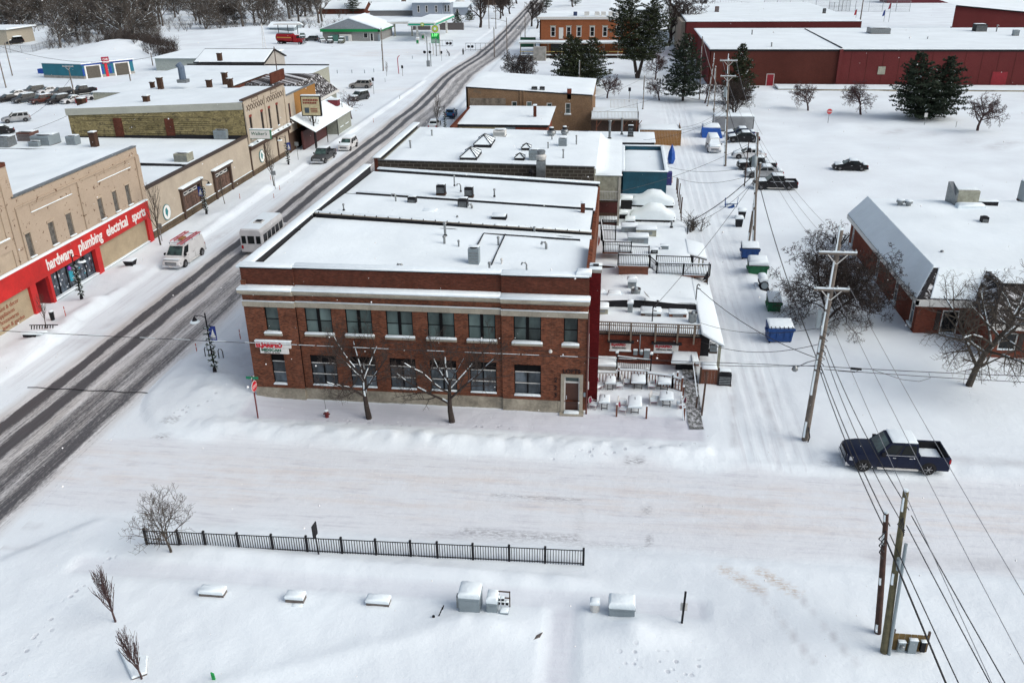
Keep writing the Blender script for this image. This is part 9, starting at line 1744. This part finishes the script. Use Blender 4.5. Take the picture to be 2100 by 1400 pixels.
# power pedestal group at lower right
t = th('meter_rack', 'brown wooden board rack with grey electric boxes at the foot of the leaning pole', 'meter rack',W(1850,1345));p = W(1856,1348)
for i in range(6): w = MB();w.box(p.x - .62 + i * .25,p.x - .39 + i * .25,p.y + .15,p.y + .19,.25,1.2);w.B('board',WOODO if 0 else pt('ochre boards',(.17,.11,.04),.8,0,.3,4),t)
for x in (p.x - .62,p.x + .86): w = MB();w.bar((x,p.y + .2,-.1),(x,p.y + .2,1.4),.09);w.B('post',WOODB,t)
for (x,z,sx,sz,m_) in ((p.x - .25,.35,.3,.5,GREYM),(p.x + .22,.15,.34,.85,GREYM),(p.x + .65,.4,.2,.55,DARK)): w = MB();w.box(x - sx / 2,x + sx / 2,p.y - .02,p.y + .14,z,z + sz);w.B('electric_box',m_,t);rs(t,rc(x - sx / 2,x + sx / 2,p.y - .02,p.y + .14),z + sz,.08,.03,**_SC)
w = MB();w.lathe(p.x - .25,p.y - .06,[(.1,.55),(.1,.7),(.06,.74)],10);w.B('meter',GALV,t)
# ---------------------------------------------------------------- restaurant patio
TT = pt('dark metal table',(.03,.03,.033),.5,.3)
def patio_table(px,py,label,sx=.8,sy=1.35,rnd=True,tilt=0):
 p = W(px,py);x,y = p.x,p.y + .3;t = th('patio_table',label, 'table',(x,y,0), 'snow-covered patio tables');h = .78
 w = MB()
 for dx in (-sx * .28,sx * .28):
  for dy in (-sy * .3,sy * .3): w.bar((x + dx,y + dy,.0),(x + dx,y + dy,h - .03),.05)
 w.bar((x - sx * .28,y - sy * .3,.3),(x + sx * .28,y - sy * .3,.3),.04);w.B('legs',TT,t);w = MB();w.box(x - sx / 2,x + sx / 2,y - sy / 2,y + sy / 2,h - .03,h);w.B('tabletop',TT,t)
 c = .2 if rnd else .04;hx,hy = sx / 2 + .02,sy / 2 + .02;P_ = [(x - hx,y - hy),(x + hx,y - hy),(x + hx,y + hy - c),(x + hx - c,y + hy),(x - hx + c,y + hy),(x - hx,y + hy - c)]
 rs(t,P_,h,.24,.10,name='table_snow',m=SNOW);w = MB();w.bar((x,y - .05,h + .23),(x,y + .28,h + .25),.045,.02);w.B('umbrella_slot',DARK,t)
 return x,y
CHR = pt('raspberry chair fabric',(.22,.02,.06),.7)
def patio_chair(x,y,a,label,red=False):
 t = th('patio_chair',label, 'chair',(x,y,0), 'snowy patio chairs',local=True);t.rotation_euler = (0,0,a)
 w = MB();[w.tube([(sx * .24,-.22,0),(sx * .24,-.22,.44)],.018,5) for sx in (-1,1)];[w.tube([(sx * .24,.22,0),(sx * .25,.27,.45),(sx * .22,.33,.88)],.018,5) for sx in (-1,1)];[w.tube([(sx * .27,-.22,.44),(sx * .29,-.2,.64),(sx * .27,.26,.66)],.018,5) for sx in (-1,1)];w.tube([(-.22,.33,.88),(0,.35,.93),(.22,.33,.88)],.018,5);w.B('frame',WHITE,t)
 w = MB();w.box(-.24,.24,-.22,.24,.42,.46);w.B('seat',CHR,t);w = MB();w.hexa([(-.22,.26,.52),(.22,.26,.52),(.22,.29,.52),(-.22,.29,.52)],[(-.2,.32,.86),(.2,.32,.86),(.2,.35,.86),(-.2,.35,.86)]);w.B('backrest',CHR if red else WHITEC,t);rs(t,rc(-.24,.24,-.22,.24),.46,.14,.08,name='seat_snow',m=SNOW)
T = [patio_table(1251,805, 'small snow-covered table at the back left of the patio',.65,.9,False),patio_table(1308,800, 'big snow-covered table at the back middle of the patio',.95,1.5),patio_table(1361,803, 'big snow-covered table at the back right of the patio',.85,1.35),patio_table(1239,845, 'small snow-covered table at the front left of the patio',.65,.9,False),patio_table(1301,850, 'long snow-covered table at the front middle of the patio',.85,1.55),patio_table(1366,838, 'snow-covered table at the front right of the patio',.85,1.1)]
ch_ = [(0,-.65,0,-1.2),(0,.6,.1,1.4),(1,-.85,.1,-1.3),(1,.9,-.3,1.5),(2,-.8,-.1,-1.4),(2,.85,.2,1.3),(3,-.7,-.1,-1.2),(3,-.9,.7,-.8),(4,-.8,.4,-1.4),(4,-.75,-.4,-1.3),(5,-.85,0,-1.7),(5,-.75,.3,-1.2),(5,.95,-.35,1.4),(0,-.9,-.3,-.9),(1,-1.25,.5,-.9)]
wh = ['back left', 'back middle', 'back right', 'front left', 'front middle', 'front right']
for k,(i,dx,dy,a) in enumerate(ch_):
 patio_chair(T[i][0] + dx,T[i][1] + dy,-a + (PI if 0 else 0),('raspberry-backed' if k % 3 == 0 else 'pale') + ' snowy patio chair ' + ('left of' if dx < 0 else 'right of') + ' the ' + wh[i] + ' table' + (', toward the wall' if dy > .25 else ', toward the street' if dy < -.2 else ''),k % 3 == 0)
pf = th('patio_fence', 'brown wooden patio fence with slats and snow on its top rail', 'fence',(-1.2,57,0))
def slatf(a,b,h=1.0):
 a,b = V3(a),V3(b);L = (b - a).length;n = int(L / .2);s0 = MB();s0.bar(a + V3((0,0,.15)),a + V3((0,0,h - .08)),.07,.03);f = s0.B('slat',WOODR,pf)
 for i in range(1,n): share(f, 'slat',(b - a) * i / n,pf)
 w = MB();w.bar(a + V3((0,0,h)),b + V3((0,0,h)),.1,.05);w.bar(a + V3((0,0,.18)),b + V3((0,0,.18)),.06);w.B('rail',WOODR,pf);w = MB();w.bar(a + V3((0,0,h + .07)),b + V3((0,0,h + .07)),.12,.09);w.B('rail_snow',SNOW,pf)
 for q in (a,b): w = MB();w.bar(q,q + V3((0,0,h + .18)),.13);w.B('post',WOODR,pf);rs(pf,rc(q.x - .07,q.x + .07,q.y - .07,q.y + .07),h + .18,.12,.04,name='post_snow',m=SNOW)
q0,q1,q2,q3,q4 = W(1217,790),W(1267,790),W(1325,793),W(1378,800),W(1397,806);slatf(q0,q1);slatf(q1 + V3((.02,0,0)),q2,1.25);slatf(q2,q3,1.1);slatf(q3,q4,1.05)
for (x,y) in ((1264,857),(1325,861),(1402,864),(1396,842),(1400,820),(1388,790)): p = W(x,y);w = MB();w.bar((p.x,p.y,0),(p.x,p.y,1.05),.11);w.B('post',WOODR,pf);rs(pf,rc(p.x - .06,p.x + .06,p.y - .06,p.y + .06),1.05,.1,.04,name='post_snow',m=SNOW)
w = MB();a_,b_ = W(1397,806,.95),W(1402,862,.95);a_.z = b_.z = .95;w.bar(a_,b_,.07);w.bar(a_ + V3((0,0,.06)),b_ + V3((0,0,.06)),.06,.05);w.B('side_rail',SNOW,pf)
# steps and black rail by the wall, bench canopy, walkway
rl = th('wall_stair_rail', 'black metal stair railing with snow-capped post lamps against the red brick wall', 'railing',(.6,57.6,0));railing(rl,(.6,57.6,.2),(3.0,57.6,.0),1.0,.14,DARK,0,pw=.03,mid=True)
for x in (.55,3.05): w = MB();w.bar((x,57.6,0),(x,57.6,1.5),.1);w.B('post',DARK,rl);rs(rl,rc(x - .1,x + .1,57.5,57.7),1.5,.22,.08,**_SC)
w = MB();w.box(-1.4,.5,57.3,58.6,-.1,.5);w.B('snowy_ramp_wall',CONC2,rl);rs(rl,rc(-1.4,.5,57.3,58.6),.5,.3,.15,name='ramp_snow',m=SNOW)
for x,z,sx,sz,lb in ((1.9,.95,.3,.35, 'small grey meter box on the red brick wall, left one'),(2.75,.6,.42,.75, 'larger grey electric box on the red brick wall'),(2.35,1.0,.2,.25, 'round meter between the two wall boxes')):
 t = th('wall_meter',lb, 'meter',(x,58.6,z), 'meters on the restaurant wall');w = MB();w.box(x - sx / 2,x + sx / 2,58.48,58.69,z,z + sz);w.B('box',GREYM,t);rs(t,rc(x - sx / 2,x + sx / 2,58.47,58.67),z + sz,.12,.04,**_SC)
w = MB();w.tube([(2.2,58.6,1.0),(2.2,58.55,2.6)],.04,6);t = tag(w.B('wall_conduit',GREYM,None,org=(2.2,58.6,1)), 'grey conduit rising up the red brick wall between the two sign panels', 'conduit')
bn = th('entry_hood', 'low snow-covered white hood over the right entry of the restaurant wall', 'canopy',(5.4,58,0));w = MB();w.hexa([(4.5,57.3,.95),(6.5,57.3,.95),(6.4,58.68,1.1),(4.7,58.68,1.1)],[(4.5,57.3,1.02),(6.5,57.3,1.02),(6.4,58.68,1.25),(4.7,58.68,1.25)]);w.B('hood',WHITE,bn);rs(bn,[(4.5,57.3),(6.5,57.3),(6.4,58.65),(4.7,58.65)],0,.18,.1,zf=lambda x,y: 1.02 + (y - 57.3) * .15);w = MB();w.box(4.9,6.2,57.9,58.3,.1,.7);w.B('dark_bench',DARK,bn)
wk_ = pt('wet dark paving with snow',(.10,.11,.10),.7,0,.2,1)
m,t_,b_ = base_mat('wet path',(.1,.1,.1),.6);v = coord(t_);f = noise_(t_,scalevec(t_,v,(1,.6,1)),4.5,5,.7);t_.links.new(mixc(t_,ramp(t_,f,[(.45,0),(.6,1)]),(.085,.09,.085),(.55,.57,.6)),b_.inputs['Base Color'])
cs_ = [W(1398,750),W(1428,750),W(1437,868),W(1442,884),W(1413,882),W(1409,865)]
w = MB();w.v = [(q.x,q.y,gh(q.x,q.y) + .03) for q in cs_];w.f = [(0,5,2,1),(5,4,3,2)]
w = MB();L_,R_ = [(1397,752),(1403,800),(1409,862),(1414,884)],[(1427,752),(1432,800),(1438,862),(1443,884)]
NN = 16
for i in range(NN + 1):
 f = i / NN * 3;k = min(2,int(f));u = f - k
 for S_ in (L_,R_): px,py = S_[k][0] * (1 - u) + S_[k + 1][0] * u,S_[k][1] * (1 - u) + S_[k + 1][1] * u;q = W(px,py);w.v.append((q.x,q.y,max(gh(q.x,q.y),.12) + .05))
w.f = [(2 * i,2 * i + 2,2 * i + 3,2 * i + 1) for i in range(NN)];struct(w, 'footpath',m)
fb = th('patio_right_fence', 'leaning brown post rail and slatted screen along the right side of the wet path', 'fence',(6.3,53,0))
p,q = W(1437,865),W(1447,790);w = MB();w.bar((p.x,p.y,0),(q.x,q.y,1.15),.13);w.bar((p.x - .2,p.y + 1.5,0),(p.x - .2,p.y + 1.5,1.1),.1);w.bar((p.x - .1,p.y + 5.8,0),(p.x - .1,p.y + 5.8,1.5),.12);w.B('post',WOODB,fb)
w = MB();w.bar((p.x - .2,p.y + 1.5,1.0),(p.x - .15,p.y + 7.5,1.3),.08);w.B('rail',WOODB,fb);w = MB();w.bar((p.x - .2,p.y + 1.5,1.07),(p.x - .15,p.y + 7.5,1.37),.07,.06);w.B('rail_snow',SNOW,fb)
en = th('bin_enclosure', 'brown board enclosure with snowy bins at the restaurant corner', 'enclosure',(6.8,56,0));f0 = MB().box(6.55,6.78,55.85,55.9,0,1.3).B('board',WOODR,en)
for i in range(1,5): share(f0, 'board',(i * .24,0,0),en)
w = MB();w.bar((7.75,55.87,0),(7.75,55.87,1.45),.12);w.bar((6.5,55.87,0),(6.5,55.87,1.45),.12);w.B('post',WOODB,en);rs(en,rc(6.6,7.7,55.95,57.2),1.0,.35,.2,name='snow_heap',m=SNOW)
ac = cd_(1484,786,.1, 'black air conditioner under snow at the restaurant corner by the alley',.9,.95);ac2 = cd_(1462,720,1.0, 'grey gas meter unit under the lean-to roof',.5,.6,GREYM)
# ---------------------------------------------------------------- people by the crossing
def person(label,px,py,m_top,m_leg,bend=0.,scale=1.0,head=0):
 p = W(px,py);z = gh(p.x,p.y);t = th('person',label, 'person',(p.x,p.y,z),local=True);t.rotation_euler = (0,0,head)
 V = [((0,0,.92),.14),((0,-.02 - bend * .15,1.15),.15),((0,-.02 - bend * .35,1.40),.17),((0,-.03 - bend * .45,1.52),.065),((0,-.05 - bend * .5,1.62),.10),((0,-.05 - bend * .52,1.74),.095),
  ((-.1,.02,.88),.10),((-.12,-.1,.5),.075),((-.13,.02,.1),.055),((-.13,-.14,.05),.05),((.1,.02,.88),.10),((.13,.1,.5),.075),((.14,.12,.1),.055),((.14,-.05,.05),.05),
  ((-.21,-.02 - bend * .33,1.38),.075),((-.27,-.1 - bend * .4,1.12),.058),((-.22,-.28 - bend * .3,.95),.045),((.21,-.02 - bend * .33,1.38),.075),((.28,.02 - bend * .4,1.1),.058),((.22,-.15 - bend * .5,.9),.045)]
 E_ = [(0,1),(1,2),(2,3),(3,4),(4,5),(0,6),(6,7),(7,8),(8,9),(0,10),(10,11),(11,12),(12,13),(2,14),(14,15),(15,16),(2,17),(17,18),(18,19)]
 me = bpy.data.meshes.new('body');me.from_pydata([v for v,r in V],E_,[]);o = bpy.data.objects.new('body',me);COL.objects.link(o);o.parent = t;me.materials.append(m_top)
 o.modifiers.new('skin', 'SKIN')
 for i,(v,r) in enumerate(V): me.skin_vertices[0].data[i].radius = (r,r)
 me.skin_vertices[0].data[0].use_root = True;sb = o.modifiers.new('sub', 'SUBSURF');sb.levels = sb.render_levels = 1
 w = MB();hz = 1.68;w.lathe(0,-.05 - bend * .52,[(.115,hz),(.118,hz + .08),(.07,hz + .16),(.02,hz + .18)],10);w.B('cap',DARK,t,True)
 w = MB();w.lathe(-.115,.0,[(.085,.15),(.1,.55),(.125,.92)],8);w.lathe(.12,.04,[(.085,.15),(.1,.55),(.125,.92)],8);w.B('trousers',m_leg,t,True);return t
person('person in dark clothes standing by the roadside beyond the price sign',950,113,pt('black coat',(.015,.015,.018),.8),DARK,0,1,.3)
pp = person('person in grey jacket bending over a snow shovel near the crossing',921,117,pt('grey jacket',(.12,.12,.13),.8),DARK,1.0,1,-1.2);q = W(921,117);t = th('snow_shovel', 'snow shovel held by the bending person', 'shovel',q,local=True);t.rotation_euler = (0,0,-1.2);w = MB();w.tube([(0,-.3,1.0),(0,-1.0,.15)],.025,5);w.B('handle',WOODP,t);w = MB();w.hexa([(-.25,-1.3,.05),(.25,-1.3,.05),(.25,-.95,.12),(-.25,-.95,.12)],[(-.25,-1.3,.09),(.25,-1.3,.09),(.25,-.95,.16),(-.25,-.95,.16)]);w.B('blade',DARK,t)
# falling snow
fl = MB();g = random.Random(99)
for i in range(1500):
 d = g.uniform(9,120);px,py = g.uniform(-50,2150),g.uniform(-50,1450);v = V3(((px - 1050),(py - 700),FPX));dw = V3([sum(ROT[r][c] * v[c] for c in range(3)) for r in range(3)]).normalized();q = V3((0,0,CAM_H)) + dw * d
 if q.z < .3: continue
 r = g.uniform(.006,.016) * (1 + d * .012);fl.add([q + V3(k) * r for k in ((1,0,0),(-1,0,0),(0,1,0),(0,-1,0),(0,0,1),(0,0,-1))],[(0,2,4),(2,1,4),(1,3,4),(3,0,4),(2,0,5),(1,2,5),(3,1,5),(0,3,5)])
tag(fl.B('snowflakes',pt('snowflake',(.85,.87,.9),.8),None,org=(0,0,0)), 'sparse falling snowflakes in the air', 'snowflakes',kind='stuff')

# clutter between rear wing and teal block
yf = th('board_screen', 'row of thin leaning dark boards beside the snow-mounded cars', 'fence',W(1390,455))
for i in range(9):
 q = W(1397 - i * 1.3,456 - i * 8);h_ = RND.uniform(1.6,2.6);
 w = MB();w.bar((q.x,q.y,-.1),(q.x + RND.uniform(-.15,.15),q.y,h_),.1);w.B('board',WOODB,yf)
for k,(px,py,sx,h_,lb) in enumerate(((1284,432,1.3,1.3, 'tall snow-capped dark grill beside the rear porch post'),(1278,452,.9,.7, 'low snow-capped crate below the dark grill'),(1292,462,1.0,.5, 'snow-capped black box nearest the rear wing roof edge'),(1228,462,1.2,.5, 'snow-capped stack under the rear porch, left'),(1250,466,1.0,.4, 'snow-capped stack under the rear porch, right'))):
 p = W(px,py,.0);t = th('yard_box',lb, 'box',p, 'snowy clutter by the rear porch');w = MB();w.box(p.x - sx / 2,p.x + sx / 2,p.y,p.y + 1.0,-.1,h_);w.B('box',DARK,t);rs(t,rc(p.x - sx / 2 - .05,p.x + sx / 2 + .05,p.y - .05,p.y + 1.05),h_,.4,.3,**_SC)
def bz4(g): q = W(1425,478);return q + V3((g.uniform(-.6,.9),g.uniform(-.5,1.2),0))
brush(5,bz4,1.2,2.2, 'dry_shrub', 'dry snowy weeds and twigs at the alley corner of the rear wing',BARK,8)
